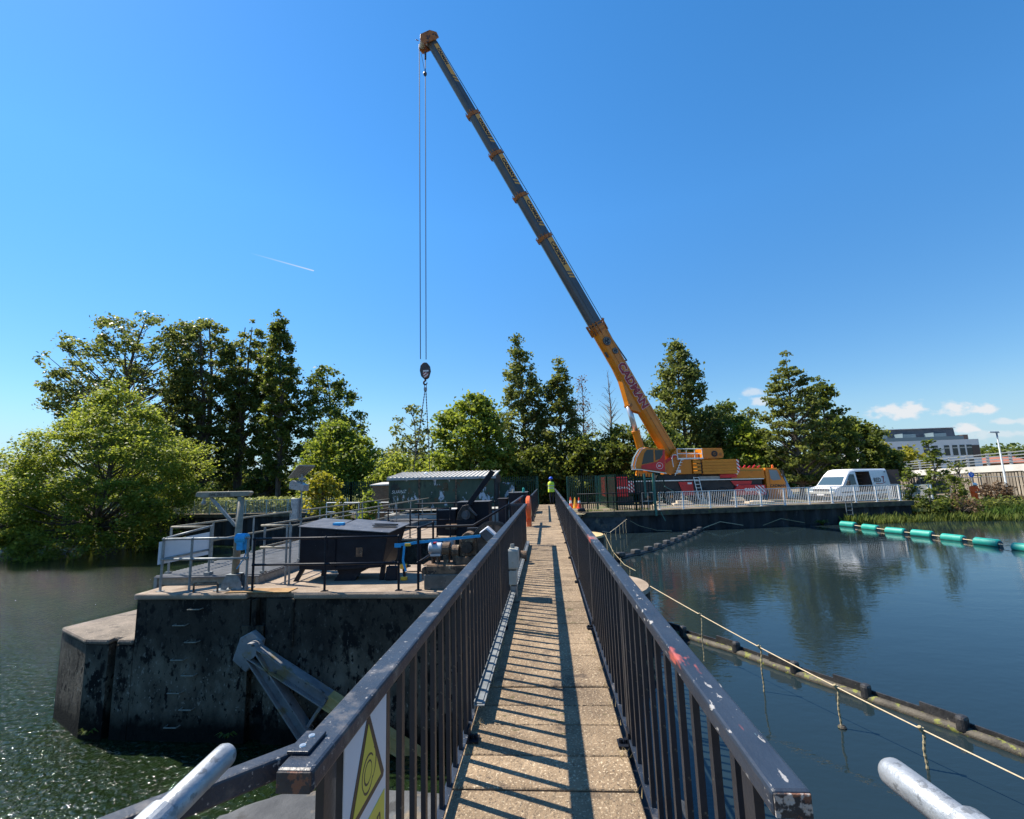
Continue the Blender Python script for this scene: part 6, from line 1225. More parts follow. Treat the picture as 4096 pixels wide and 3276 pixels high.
lp = thing('lamp_post', (41.4, 46, -1.35), 'tall slim grey street lamp rising before the viaduct', 'street lamp')
q = MB(); q.tube([(41.4, 46, -1.35), (41.4, 46, -.2), (41.4, 46, -.19), (41.4, 46, 4.55)], [.13, .13, .085, .06], 10); q.build('pole', 'lamp_post', lp, smooth=True)
q = MB(); q.hexa([(40.75, 45.9, 4.66), (41.6, 45.9, 4.60), (41.6, 46.15, 4.60), (40.75, 46.15, 4.66)], [(40.8, 45.95, 4.76), (41.5, 45.9, 4.74), (41.5, 46.15, 4.74), (40.8, 46.1, 4.76)]); q.tube([(41.4, 46, 4.5), (41.4, 46, 4.65)], .07, 8); q.build('lamp_head', 'lamp_post', lp)
sn = thing('round_sign', (34.6, 41, -1.3), 'small round blue sign on a thin post behind the worker in orange', 'sign')
q = MB(); q.tube([(34.6, 41, -1.35), (34.35, 41, .9)], .035, 8); q.build('post', 'lamp_post', sn)
q = MB(); q.disc((34.35, 40.94, .98), .21, (0, -1, 0), .015, 20); q.build('sign_face', 'blue_sign', sn)
q = MB(); q.bar((34.30, 40.92, 1.08), (34.36, 40.92, .90), .05, .01, up=(0, 1, 0)); q.bar((34.40, 40.92, 1.08), (34.44, 40.92, .96), .03, .01, up=(0, 1, 0)); q.build('sign_mark', 'text_white', sn)

bd = thing('office_building', (98, 135, -1), 'white rendered building with a dark set back top storey far behind the viaduct', 'building')
q = MB(); q.box(82, 112.3, 130, 150, -1, 8.55); q.build('wall', 'render_white', bd)
q = MB(); q.hexa([(80, 133.5, 8.56), (109.8, 133.5, 8.56), (109.8, 148, 8.56), (80, 148, 8.56)], [(80, 134, 12.0), (109.9, 134, 11.9), (109.9, 148, 11.9), (80, 148, 12.0)]); q.build('top_storey', 'zinc', bd)
q = MB(); q.box(79.8, 110.2, 133.6, 148.2, 11.99, 12.12); q.build('roof', 'white', bd)
q = MB(); q.box(110.3, 111.6, 132, 140, 8.56, 9.9); q.build('stair_turret', 'brown_clad', bd)
q = MB(); q.box(82, 108.8, 129.98, 130.02, 8.56, 9.5); q.build('glass_balustrade', 'glass_pale', bd)
def bwin(x, z0, z1, w, m='glass'):
    q = MB(); q.box(x, x + w, 129.93, 129.97, z0, z1); fr = q.build('window', m, bd)
    q = MB(); q.box(x, x + w, 129.90, 129.925, z1 - .85, z1 - .55); q.build('blind', 'offwhite', fr)
for x in (92.1, 94.4, 98.5, 100.8, 103.6, 105.6, 107.4, 109.1): bwin(x, 4.5 if x > 103 else 4.9, 7.15, 1.25)
for x in (92.1, 94.4, 98.5, 100.8, 103.6, 105.6, 107.4, 109.1): bwin(x, 0.6, 3.4, 1.25)
q = MB(); q.box(110.4, 112.2, 129.92, 129.98, 3.9, 7.0); q.build('brown_panel', 'brown_clad', bd)
for x in (89, 96.3, 104):
    q = MB(); q.box(x, x + 3.3, 133.3, 133.45, 8.7, 10.6); q.build('roof_window', 'glass_pale', bd)
for x in (94.0, 101.7):
    q = MB(); q.box(x, x + .15, 130.2, 133.4, 8.6, 10.6); q.build('glass_divider', 'glass_pale', bd)
rh = thing('red_roofed_house', (128, 150, -1), 'low house with a red tiled roof half hidden behind the viaduct parapet', 'house')
q = MB(); q.box(130, 142, 150, 160, -1, 2.2); q.build('wall', 'brick', rh)
q = MB(); q.prism([(129, 149, 2.2), (129, 161, 2.2), (129, 155, 4.1)], (14, 0, 0)); q.build('roof', 'red_roof', rh)

# ------------------------------------------------------------------ vegetation
def np_mesh(name, verts, nper, m):
    """Faces of nper corners each from a flat vertex array."""
    n = len(verts); me = bpy.data.meshes.new(name)
    me.vertices.add(n); me.vertices.foreach_set('co', verts.astype(np.float32).ravel())
    me.loops.add(n); me.loops.foreach_set('vertex_index', np.arange(n, dtype=np.int32))
    k = n // nper; me.polygons.add(k)
    me.polygons.foreach_set('loop_start', np.arange(0, n, nper, dtype=np.int32)); me.polygons.foreach_set('loop_total', np.full(k, nper, dtype=np.int32))
    me.materials.append(MT[m]); me.update(calc_edges=True); return me
def leaves(rng, centers, size, up=.6, elong=1.5):
    n = len(centers)
    nor = rng.normal(size=(n, 3)); nor[:, 2] += up * 1.6; nor /= np.linalg.norm(nor, axis=1)[:, None]
    a = rng.normal(size=(n, 3)); a -= nor * (a * nor).sum(1)[:, None]; a /= np.linalg.norm(a, axis=1)[:, None]
    b = np.cross(nor, a); s = size * rng.uniform(.6, 1.35, n)[:, None]
    l = a * s * elong * .5; w = b * s * .5; f = nor * s * .18
    return np.stack([centers - l, centers + w + f, centers + l * .95, centers - w + f], 1).reshape(-1, 3)
FINE = 1.45        # finer, more numerous leaf clusters on all large plants
def tree(name, label, cat, x, y, z0, prof, n_clump, per, size, m, clump_r, trunk_r=.2, bark='bark', seed=0, group=None, up=.6, squash=1.0, inner=.30, limbs=.5, trunk_top=.96, flat=.7, multi=1):
    """prof: (height z, radius, x offset) from the bottom of the crown to its tip."""
    rng = np.random.default_rng(seed); pr = np.array(prof, float)
    if n_clump > 88: n_clump = int(n_clump * FINE); size *= .80; clump_r *= .84; limbs /= FINE
    zs = np.linspace(pr[0, 0], pr[-1, 0], 60); R = np.interp(zs, pr[:, 0], pr[:, 1]); X = np.interp(zs, pr[:, 0], pr[:, 2])
    w = R ** 1.05 + .25; cz = rng.choice(zs, n_clump, p=w / w.sum()) + rng.uniform(-.15, .15, n_clump)
    cr_ = np.interp(cz, pr[:, 0], pr[:, 1]) * (inner + (1 - inner) * np.sqrt(rng.uniform(0, 1, n_clump))) * rng.uniform(.85, 1.12, n_clump)
    az = rng.uniform(0, 2 * PI, n_clump)
    C_ = np.stack([x + np.interp(cz, pr[:, 0], pr[:, 2]) + cr_ * np.cos(az), y + cr_ * np.sin(az) * squash, cz], 1)
    cs = clump_r * rng.uniform(.55, 1.3, n_clump)
    cnt = np.maximum(4, (per * (cs / clump_r) ** 1.6 * rng.uniform(.6, 1.3, n_clump)).astype(int))
    idx = np.repeat(np.arange(n_clump), cnt)
    off = rng.normal(size=(len(idx), 3)) * .55; off[:, 2] *= flat
    P_ = C_[idx] + off * cs[idx][:, None]
    root = thing(name, (x, y, z0), label, cat, group); org = np.array([x, y, z0])
    me = np_mesh('crown', leaves(rng, P_, size, up) - org, 4, m)
    cro = bpy.data.objects.new('crown', me); COL.objects.link(cro); cro.parent = root
    q = MB(); top = pr[-1, 0]; zt = lerp(z0, top, trunk_top)
    for s in range(multi):
        dx = 0 if multi == 1 else rng.uniform(-1, 1) * pr[:, 1].max() * .4
        pts = []; rs = []
        for i in range(8):
            f = i / 7; z = lerp(z0, zt, f)
            pts.append((x + dx * min(1, .3 + f) + (np.interp(z, pr[:, 0], pr[:, 2]) if z > pr[0, 0] else pr[0, 2] * f) + rng.uniform(-.06, .06) * (top - z0) * .08 * (i > 0), y + rng.uniform(-.06, .06) * (top - z0) * .08 * (i > 0), z)); rs.append(trunk_r * (1 - f * .85))
        q.tube(pts, rs, 7)
        sel = rng.permutation(n_clump)[:int(n_clump * limbs / multi)]
        for k in sel:
            c = C_[k]; hz = c[2] - (abs(c[0] - x) + abs(c[1] - y)) * .55 - .3; f = min(max((hz - z0) / (zt - z0), .08), .97); i = min(6, int(f * 7)); t = f * 7 - i
            p0 = lerp(V(pts[i]), V(pts[i + 1]), t); r0 = max(.03, trunk_r * (1 - f * .85) * .45); p1 = V(c)
            mid = lerp(p0, p1, .5) + V((0, 0, -.05 * (p1 - p0).length)) + V((rng.uniform(-.1, .1), rng.uniform(-.1, .1), .1)) * .8
            q.tube([p0, mid, p1], [r0, r0 * .6, r0 * .2], 5, False)
    q.build('trunk', bark, root); return root

G1 = 'tall trees behind the left bank'
tree('spreading_tree', 'large open crowned tree at the left of the tall row, above the bright bush', 'tree', -54.5, 58, -.9,
     [(2, 4.5, 2), (8, 6.5, 1), (14, 8.5, -1.5), (19, 8.2, -1.5), (23, 5.5, 0), (25.6, 1.2, 0)], 245, 66, .36, 'leaf_poplar', .95, .5, seed=1, group=G1, limbs=.7, inner=.35)
tree('broad_poplar', 'broad dense poplar standing second in the tall left row', 'tree', -47.6, 62, -.9,
     [(0, 3.5, 0), (6, 4.6, 0), (14, 5.2, 0), (20, 5.0, -.5), (24, 3.4, -1.0), (26.6, .8, -1.2)], 225, 70, .36, 'leaf_poplar', .82, .5, seed=2, group=G1, limbs=.4, multi=3)
tree('narrow_poplar', 'narrower dark poplar between the broad poplar and the tallest column', 'tree', -43.0, 63, -.9,
     [(0, 3.0, 0), (6, 3.6, 0), (14, 3.8, 0), (20, 3.2, 0), (24, 1.7, .5), (26, .5, .6)], 175, 66, .35, 'leaf_poplar', .72, .4, seed=3, group=G1, limbs=.4, multi=2)
tree('narrow_poplar', 'slim poplar column standing between the open crowned tree and the broad poplar', 'tree', -52.2, 64, -.9,
     [(0, 2.4, 0), (8, 2.8, 0), (16, 2.7, 0), (21, 2.0, -.2), (24.5, 1.0, -.4), (26.2, .3, -.5)], 150, 66, .35, 'leaf_poplar', .72, .35, seed=52, group=G1, limbs=.4)
tree('narrow_poplar', 'slim dark poplar column just left of the tallest columnar poplar', 'tree', -38.2, 62, -.9,
     [(0, 2.6, 0), (8, 2.8, 0), (15, 2.6, 0), (20, 1.7, 0), (23, .7, .3), (24.4, .25, .4)], 150, 66, .35, 'leaf_dark', .72, .35, seed=53, group=G1, limbs=.4)
tree('columnar_poplar', 'tall slim columnar poplar at the right end of the tall left row', 'tree', -33.6, 57, -.9,
     [(3, 2.0, 0), (8, 2.3, 0), (14, 2.2, -.2), (19, 1.5, -.5), (22, .8, -.7), (24.2, .25, -.8)], 150, 66, .32, 'leaf_dark', .62, .35, seed=4, group=G1, limbs=.3)
tree('leafy_tree', 'mid green leafy tree just right of the tall columnar poplar', 'tree', -28.8, 60, -.9,
     [(1, 3.6, 0), (6, 4.6, 0), (10, 4.4, .4), (14, 3.2, 0), (17.5, .8, -.6)], 135, 70, .36, 'leaf_mid', .85, .3, seed=5, group=G1, limbs=.5)
tree('rounded_tree', 'dark rounded tree above the palisade fence, left of the brick hut', 'tree', -21.6, 48, -.9,
     [(-.3, 3.6, 0), (2.5, 4.6, 0), (5, 3.8, .2), (7.2, 1.8, -.4), (8.3, .4, -.8)], 150, 80, .30, 'leaf_maple', .85, .25, seed=6, group='trees behind the sheds', limbs=.4)
tree('small_tree', 'low yellow green tree in the gap left of the open crowned tree', 'tree', -22.0, 58, -.9,
     [(-.3, 3.2, 0), (2, 3.6, 0), (4.4, 2.6, 0), (6.4, .6, -.8)], 90, 70, .30, 'leaf_light', .8, .18, seed=7, group='trees behind the sheds', limbs=.5)
tree('open_tree', 'open see through tree behind the hanging chains above the green shed', 'tree', -15.2, 54, -.9,
     [(2.4, 2.6, 0), (5, 3.3, 0), (7.6, 2.7, 0), (9.6, 1.4, -.4), (10.7, .4, -.8)], 62, 42, .28, 'leaf_alder', .70, .2, seed=8, group='trees behind the sheds', limbs=1.0, inner=.4)
tree('low_bush_tree', 'low olive green bushy tree straight behind the green shed', 'tree', -15.0, 47, -.9,
     [(-.5, 3.6, 0), (1.5, 4.2, 0), (3.2, 3.0, 0), (4.4, .8, 0)], 110, 70, .28, 'leaf_light', .75, .15, seed=9, group='trees behind the sheds', limbs=.3)
tree('dense_maple', 'dense bright rounded maple behind the right half of the green shed', 'tree', -7.6, 46.5, -.9,
     [(-.4, 3.7, .3), (2.5, 4.3, .2), (5.5, 4.1, 0), (8, 2.7, .2), (9.6, 1.2, .5), (10.6, .3, .9)], 190, 85, .33, 'leaf_maple', .85, .3, seed=10, group='trees behind the sheds', limbs=.2)
tree('pointed_alder', 'tall pointed alder rising behind the far end of the footbridge', 'tree', -2.4, 54, -.9,
     [(-.5, 3.4, .5), (4, 3.7, .2), (8, 3.2, 0), (12, 2.4, -.1), (15.5, 1.2, -.3), (18.2, .2, -.5)], 200, 62, .32, 'leaf_alder', .75, .28, seed=11, group='alders behind the footbridge', limbs=.6, inner=.25)
tree('pointed_alder', 'shorter pointed alder just left of the two bare trees', 'tree', 1.7, 52, -.9,
     [(-.5, 2.6, 0), (4, 2.6, 0), (8, 2.2, 0), (11.5, 1.4, 0), (14.8, .25, 0)], 135, 60, .31, 'leaf_alder', .7, .25, seed=12, group='alders behind the footbridge', limbs=.6, inner=.25)
tree('sparse_tree', 'thin half bare tree with a haze of small leaves beside the leafless tree', 'tree', 4.7, 57, -.9,
     [(3.0, 1.5, 0), (7, 1.7, 0), (10.5, 1.2, 0), (14.2, .3, 0)], 90, 9, .20, 'leaf_brown', .6, .14, 'bark', seed=13, group='alders behind the footbridge', limbs=1.0)
tree('bare_tree', 'leafless grey tree standing just left of the raised crane boom', 'tree', 7.6, 54, -.9,
     [(4.0, 1.3, 0), (8, 1.7, 0), (11, 1.1, 0), (14.0, .2, 0)], 86, 1, .05, 'leaf_brown', .3, .19, 'bark_pale', seed=14, group='alders behind the footbridge', limbs=1.0, trunk_top=.98)
for i, (x, y, r, t, mm, lb) in enumerate(((3.6, 49.5, 3.0, 5.6, 'leaf_dark', 'dark bush directly behind the person in the hi vis vest'), (8.2, 50, 3.4, 6.8, 'leaf_dark', 'dark bush behind the red end of the crane'),
                                     (12.4, 50.5, 3.2, 6.6, 'leaf_mid', 'bush showing between the crane ram and the boom'), (-1.2, 48, 2.6, 4.6, 'leaf_dark', 'dark bush behind the gap where the footbridge meets the far bank'), (6.0, 55, 4.0, 7.2, 'leaf_dark', 'tall dark bush behind the foot of the leafless tree'))):
    tree('bush', lb, 'bush', x, y, -.9, [(-.7, r * .95, 0), (t * .4, r, 0), (t * .75, r * .7, 0), (t, r * .15, 0)], 110, 75, .30, mm, .75, .15, seed=20 + i, group='bushes behind the green fence', limbs=.2)
tree('large_alder', 'large full alder filling the sky to the right of the crane boom', 'tree', 17.2, 60, -.9,
     [(0, 4.5, .6), (5, 5.0, .5), (9, 4.3, .2), (13, 3.0, 0), (16, 1.6, .2), (18.6, .3, .3)], 240, 70, .36, 'leaf_alder', .9, .32, seed=30, group='trees behind the crane', limbs=.5, inner=.25)
tree('leafy_tree', 'mid green tree between the large alder and the thin open tree', 'tree', 23.8, 63, -.9,
     [(1, 3.6, 0), (5, 4.1, 0), (8, 3.2, .2), (10.8, .7, 0)], 130, 65, .34, 'leaf_mid', .9, .22, seed=31, group='trees behind the crane', limbs=.5)
tree('open_tree', 'thin open tree with sky showing through it, behind the crane winch', 'tree', 29.0, 68, -.9,
     [(3.0, 2.0, 0), (6, 2.5, 0), (9, 1.8, 0), (10.6, .5, 0)], 45, 34, .30, 'leaf_alder', .7, .16, seed=32, group='trees behind the crane', limbs=1.0)
tree('layered_alder', 'tall alder with a clear dark trunk standing behind the orange crane cab', 'tree', 26.7, 52, -.9,
     [(.6, 2.6, .2), (3.5, 3.3, .1), (7, 3.1, 0), (10, 2.3, 0), (12.4, 1.5, .1), (14.5, .25, 0)], 170, 46, .30, 'leaf_alder', .62, .26, seed=33, group='trees behind the crane', limbs=.8, inner=.2, flat=.4)
tree('layered_alder', 'second tall alder directly behind the white van', 'tree', 32.3, 56, -.9,
     [(1.0, 2.6, 0), (4, 2.9, 0), (7.5, 2.3, 0), (10, 1.4, 0), (12.1, .3, -.2)], 150, 56, .30, 'leaf_dark', .62, .24, seed=34, group='trees behind the crane', limbs=.6, inner=.2, flat=.5)
tree('dense_tree', 'broad dense dark tree between the white van and the far building', 'tree', 38.2, 62, -.9,
     [(-.2, 4.4, 0), (3, 4.9, 0), (5.5, 4.1, -.2), (7.5, 2.2, -.2), (8.5, .5, -.3)], 170, 75, .34, 'leaf_dark', .8, .26, seed=35, group='trees behind the crane', limbs=.3)
tree('dense_tree', 'dark tree filling the gap behind the orange crane cab', 'tree', 23.5, 56, -.9,
     [(.8, 2.6, 0), (3, 3.0, 0), (5.5, 2.2, 0), (7.4, .5, 0)], 95, 65, .32, 'leaf_maple', .8, .2, seed=36, group='trees behind the crane', limbs=.5)
tree('young_tree', 'bright yellow green young tree left of the far white building', 'tree', 54.6, 80, -1.2,
     [(.2, 2.3, 0), (2.5, 2.6, 0), (4.2, 1.7, 0), (5.5, .4, 0)], 60, 60, .36, 'leaf_yellow', .75, .14, seed=37, group='young trees by the viaduct', limbs=.3)
tree('young_tree', 'bright young tree nearest the front of the white building', 'tree', 58.8, 80, -1.2,
     [(.2, 2.3, 0), (2.2, 2.7, 0), (3.6, 1.7, 0), (4.8, .4, 0)], 60, 60, .36, 'leaf_yellow', .75, .14, seed=38, group='young trees by the viaduct', limbs=.3)
tree('willow_bush', 'huge bright green willow bush overhanging the water at the left', 'bush', -37.4, 37.5, -2.2,
     [(-3.25, 5.6, -.8), (-1.5, 6.6, -.9), (.5, 7.6, -.3), (3, 8.4, .3), (5, 7.6, .2), (7, 5.2, .3), (9.2, 2.6, .4), (10.9, .5, .2)], 430, 130, .19, 'leaf_light', .85, .3, seed=40, group='willows on the left bank', squash=.6, up=1.0, limbs=.25, flat=.6, inner=.45)
tree('willow_bush', 'lower willow bush at the left picture edge hanging down to the water', 'bush', -47.5, 37, -2.2,
     [(-3.2, 4.6, 0), (-1, 5.2, 0), (2, 4.2, 0), (4.5, 1.6, -.4), (5.6, .4, -.6)], 170, 80, .24, 'leaf_light', .8, .2, seed=41, group='willows on the left bank', squash=.7, up=1.0, limbs=.4, flat=.42)
tree('sycamore_sapling', 'taller young sycamore sapling growing from the right bank beside the white railing', 'sapling', 30.4, 39.5, -1.1,
     [(-.9, .35, -.3), (.6, .62, 0), (1.9, .66, .1), (3.0, .45, 0), (4.0, .1, -.1)], 54, 26, .17, 'leaf_mid', .30, .05, seed=42, group='saplings on the right bank', limbs=.8, up=1.2, flat=.4)
tree('sycamore_sapling', 'shorter sapling growing through the white railing near its right end', 'sapling', 27.0, 37.6, -1.2,
     [(-1.2, .3, 0), (0, .45, 0), (.9, .35, 0), (1.6, .1, 0)], 28, 22, .16, 'leaf_mid', .27, .04, seed=43, group='saplings on the right bank', limbs=.8, up=1.2, flat=.4)
tree('shrub', 'dark ragged shrub on the right bank between the sapling and the worker in orange', 'bush', 32.6, 40.6, -1.4,
     [(-1.3, .9, 0), (-.3, 1.0, 0), (.5, .5, 0), (.9, .15, 0)], 40, 26, .16, 'leaf_dark', .32, .05, seed=44, group='saplings on the right bank', limbs=.9)
tree('shrub', 'dry brownish shrub on the right bank, right of the worker in orange', 'bush', 35.4, 40.2, -1.4,
     [(-1.3, .9, 0), (-.4, 1.0, 0), (.3, .5, 0)], 40, 26, .15, 'leaf_brown', .32, .05, seed=45, group='saplings on the right bank', limbs=.9)
tree('shrub', 'dark tangled shrub at the end of the white railing above the reeds', 'bush', 27.6, 36.6, -1.6,
     [(-1.7, .9, 0), (-1.0, 1.2, 0), (-.4, .7, 0), (0, .2, 0)], 40, 26, .14, 'leaf_dark', .30, .05, seed=50, group='saplings on the right bank', limbs=.9)
tree('shrub', 'brown twiggy shrub on the bank slope right of the dark tangled shrub', 'bush', 29.6, 36.4, -1.6,
     [(-1.7, .8, 0), (-1.1, 1.0, 0), (-.5, .4, 0)], 34, 18, .12, 'leaf_brown', .30, .04, seed=51, group='saplings on the right bank', limbs=1.0)
tree('shrub', 'thin spindly bush below the viaduct beam behind the round blue sign', 'bush', 38.0, 46.5, -1.4,
     [(.2, .9, 0), (1.0, 1.1, 0), (1.8, .7, 0), (2.3, .2, 0)], 22, 14, .18, 'leaf_alder', .35, .05, seed=46, group='saplings on the right bank', limbs=1.0)
tree('yellow_shrub', 'yellow leaved shrub on the bank just right of the solar cabinet', 'bush', -16.4, 33.5, -.9,
     [(-.7, 1.0, 0), (.6, 1.25, 0), (1.7, 1.0, 0), (2.5, .3, -.1)], 60, 38, .17, 'leaf_yellow', .38, .06, seed=47, group='plants beside the brick hut', limbs=.6)
tree('climbing_plant', 'leafy climbing plant on the end of the gangway left of the brick hut', 'plant', -9.95, 25.8, -1.2,
     [(-1.1, .42, 0), (0, .5, 0), (.8, .48, .1), (1.3, .25, .15)], 34, 34, .15, 'leaf_maple', .24, .03, seed=48, group='plants beside the brick hut', limbs=.3)
tree('climbing_plant', 'smaller pale plant growing up behind the gangway railing', 'plant', -12.3, 27.5, -1.2,
     [(-1.1, .35, 0), (0, .42, 0), (.9, .2, .1)], 24, 26, .15, 'leaf_yellow', .22, .03, seed=49, group='plants beside the brick hut', limbs=.3)

def mass(name, pts, zlo, zhi, depth, n, size, m, seed, label, cat, up=.6):
    """One uncountable belt of foliage along a line."""
    rng = np.random.default_rng(seed); P_ = []; pts = np.array(pts, float)
    f = rng.uniform(0, len(pts) - 1, n); i = f.astype(int); t = (f - i)[:, None]; b0 = pts[i] * (1 - t) + pts[i + 1] * t
    top = zhi * (.72 + .28 * np.sin(f * 9.0 + seed) * np.sin(f * 23.0 + 1)) 
    z = zlo + (top - zlo) * rng.uniform(0, 1, n) ** .8
    P_ = np.stack([b0[:, 0] + rng.normal(size=n) * depth * .4, b0[:, 1] + rng.uniform(0, 1, n) * depth, z], 1)
    me = np_mesh(name, leaves(rng, P_, size, up), 4, m); o = bpy.data.objects.new(name, me); COL.objects.link(o)
    return tag(o, label, cat, kind='stuff')
mass('distant_woods', [(-120, 90), (-60, 82), (-20, 76), (20, 76), (48, 84)], -1.0, 5.6, 6, 34000, .62, 'leaf_dark', 3, 'dark belt of distant woodland behind the trees', 'woodland')
mass('distant_woods', [(112, 165), (135, 172), (175, 170), (230, 170)], -1.0, 9.5, 12, 16000, .9, 'leaf_mid', 5, 'line of far trees beyond the building on the right', 'woodland')
mass('undergrowth', [(-60, 53), (-46, 48.2), (-29, 43.4), (-18, 40.8)], -.8, .85, 2.2, 16000, .20, 'grass', 6, 'pale green nettles and undergrowth behind the pale green railing', 'undergrowth', .4)
mass('undergrowth', [(-30, 45), (-18, 41.5), (-11, 36)], -.8, .5, 2.5, 6000, .18, 'grass', 7, 'grassy undergrowth between the left railing and the palisade fence', 'undergrowth', .4)
mass('bank_weeds', [(24.5, 36.3), (28, 36.6), (32, 36.2), (37, 36), (46, 34)], -2.0, -1.15, 1.8, 6500, .15, 'leaf_alder', 8, 'rough weeds covering the sloping right bank', 'weeds', .6)
def blades(name, pts, n, h0, h1, zb, width, spread, m, seed, label, cat):
    rng = np.random.default_rng(seed); pts = np.array(pts, float)
    f = rng.uniform(0, len(pts) - 1, n); i = f.astype(int); t = (f - i)[:, None]; b0 = pts[i] * (1 - t) + pts[i + 1] * t
    # blades gather into tussocks
    tus = rng.uniform(0, len(pts) - 1, max(4, n // 45)); j = rng.integers(0, len(tus), n); ft = tus[j]; i = ft.astype(int); t = (ft - i)[:, None]
    b1 = pts[i] * (1 - t) + pts[i + 1] * t; mix = rng.uniform(0, 1, n) < .7; b0 = np.where(mix[:, None], b1 + rng.normal(size=(n, 2)) * .16, b0)
    ty = rng.uniform(-1, 1, len(tus)) * spread
    x = b0[:, 0] + rng.normal(size=n) * .05; y = b0[:, 1] + np.where(mix, ty[j], rng.uniform(-1, 1, n) * spread)
    h = rng.uniform(h0, h1, n) * np.where(mix, (.6 + .5 * rng.uniform(0, 1, len(tus)))[j], .7); a = rng.uniform(0, 2 * PI, n); ln = h * rng.uniform(.05, .45, n)
    dx = np.cos(a); dy = np.sin(a); w = width * rng.uniform(.6, 1.3, n); px_ = -dy * w; py_ = dx * w; zz = np.full(n, zb)
    v = np.stack([np.stack([x - px_, y - py_, zz], 1), np.stack([x + px_, y + py_, zz], 1), np.stack([x + dx * ln * .4 + px_ * .8, y + dy * ln * .4 + py_ * .8, zz + h * .62], 1), np.stack([x + dx * ln, y + dy * ln, zz + h * (1 - .25 * ln / h)], 1)], 1).reshape(-1, 3)
    me = np_mesh(name, v, 4, m); o = bpy.data.objects.new(name, me); COL.objects.link(o); return tag(o, label, cat, kind='stuff')
blades('reeds', [(20.5, 34.6), (22, 34.7), (25, 35.3), (28, 35.3), (31, 34.9), (36, 34.2)], 4200, .3, .9, -2.12, .016, .4, 'reed', 11, 'pale green reeds along the waterline below the right bank', 'reeds')
blades('reeds', [(30.0, 35.8), (32.5, 35.8), (34.5, 35.6), (38, 35.2)], 3400, .55, 1.12, -2.0, .028, .7, 'iris', 12, 'tall dark clump of sword shaped reeds below the worker in orange', 'reeds')
blades('dry_grass', [(34, 40), (37, 41), (40, 42), (46, 41)], 5200, .4, .8, -1.45, .02, 1.4, 'leaf_brown', 13, 'dry straw coloured grass on the bank around the street lamp foot', 'grass')
blades('grass', [(26, 37), (30, 38.5), (34, 38.5), (40, 38)], 6000, .12, .4, -1.42, .016, 1.3, 'grass', 14, 'mixed green grass on the right bank around the worker in orange', 'grass')
blades('grass', [(2.5, 33.6), (5, 34.3), (7, 33.9)], 500, .1, .25, -.68, .012, .5, 'grass', 15, 'short grass on the bank edge below the green palisade fence', 'grass')
for i, (x, y, z, n, h, lb) in enumerate(((-9.75, 9.92, -3.3, 18, .26, 'green fern tuft at the foot of the stepped pier end'), (-6.6, 9.74, -3.25, 18, .26, 'green fern tuft on the pier wall at the waterline, left of the gate arm'), (18.9, 34.7, -2.1, 60, .8, 'weed tuft sprouting at the foot of the sheet pile wall'))):
    rng = np.random.default_rng(60 + i); q = MB()
    for _ in range(n):
        a = rng.uniform(PI, 2 * PI); l = h * rng.uniform(.5, 1); w = .03; d = V((math.cos(a), math.sin(a) * .6, 0)); s_ = V((-d.y, d.x, 0)) * w; p = V((x, y, z)); m1 = p + d * l * .5 + V((0, 0, l * .55)); e = p + d * l + V((0, 0, l * .3))
        q.add([p - s_ * .4, p + s_ * .4, m1 + s_, m1 - s_], [(0, 1, 2, 3)]); q.add([m1 - s_, m1 + s_, e], [(0, 1, 2)])
    tag(q.build('fern', 'leaf_mid'), lb, 'fern', 'small plants on the walls')
q = MB(); rng = np.random.default_rng(70)
for _ in range(150):
    s_ = -1 if rng.uniform() < .45 else 1; x = -.575 + rng.uniform(-.01, .06) if s_ < 0 else .43 + rng.uniform(-.05, .01); y = rng.choice([2.867, 3.196, 3.562, 3.842, 4.164, 4.503, 4.846, 5.18]) + rng.normal() * .03
    a = rng.uniform(0, 2 * PI); h = rng.uniform(.015, .05); q.add([(x - .002, y, 0), (x + .002, y, 0), (x + .03 * math.cos(a), y + .03 * math.sin(a), h)], [(0, 1, 2)])
tag(q.build('dry_weeds', 'straw'), 'tiny dry weeds in the joints along the edges of the footbridge', 'weeds', kind='stuff')

# ------------------------------------------------------------------ sky, sun, camera
SUN = V((-.73, .30, 1.06)).normalized()
w = bpy.data.worlds.new('World'); SC.world = w; w.use_nodes = True
nt = w.node_tree; N = nt.nodes; L = nt.links; N.clear()
out = N.new('ShaderNodeOutputWorld'); bg = N.new('ShaderNodeBackground'); L.new(bg.outputs[0], out.inputs['Surface'])
sky = N.new('ShaderNodeTexSky'); sky.sky_type = 'NISHITA'; sky.sun_disc = False
sky.sun_elevation = math.asin(SUN.z); sky.sun_rotation = math.atan2(SUN.x, SUN.y)
sky.air_density = 1.0; sky.dust_density = 0.05; sky.ozone_density = 3.0; sky.altitude = 0
SKY_STRENGTH = .08
bg.inputs['Strength'].default_value = SKY_STRENGTH
# small clouds, a contrail and a wisp of cirrus, placed by direction on the sky
tc = N.new('ShaderNodeTexCoord'); sep = N.new('ShaderNodeSeparateXYZ'); L.new(tc.outputs['Generated'], sep.inputs[0])
def math_(op, a, b=None, c=None):
    n = N.new('ShaderNodeMath'); n.operation = op
    for i, v in enumerate((a, b, c)):
        if v is None: continue
        if isinstance(v, (int, float)): n.inputs[i].default_value = v
        else: L.new(v, n.inputs[i])
    return n.outputs[0]
yy = math_('MAXIMUM', sep.outputs['Y'], .05); U_ = math_('DIVIDE', sep.outputs['X'], yy); W_ = math_('DIVIDE', sep.outputs['Z'], yy)
cb = N.new('ShaderNodeCombineXYZ'); L.new(U_, cb.inputs[0]); L.new(math_('MULTIPLY', W_, 1.8), cb.inputs[1])
nz = N.new('ShaderNodeTexNoise'); nz.inputs['Scale'].default_value = 34; nz.inputs['Detail'].default_value = 6; L.new(cb.outputs[0], nz.inputs['Vector'])
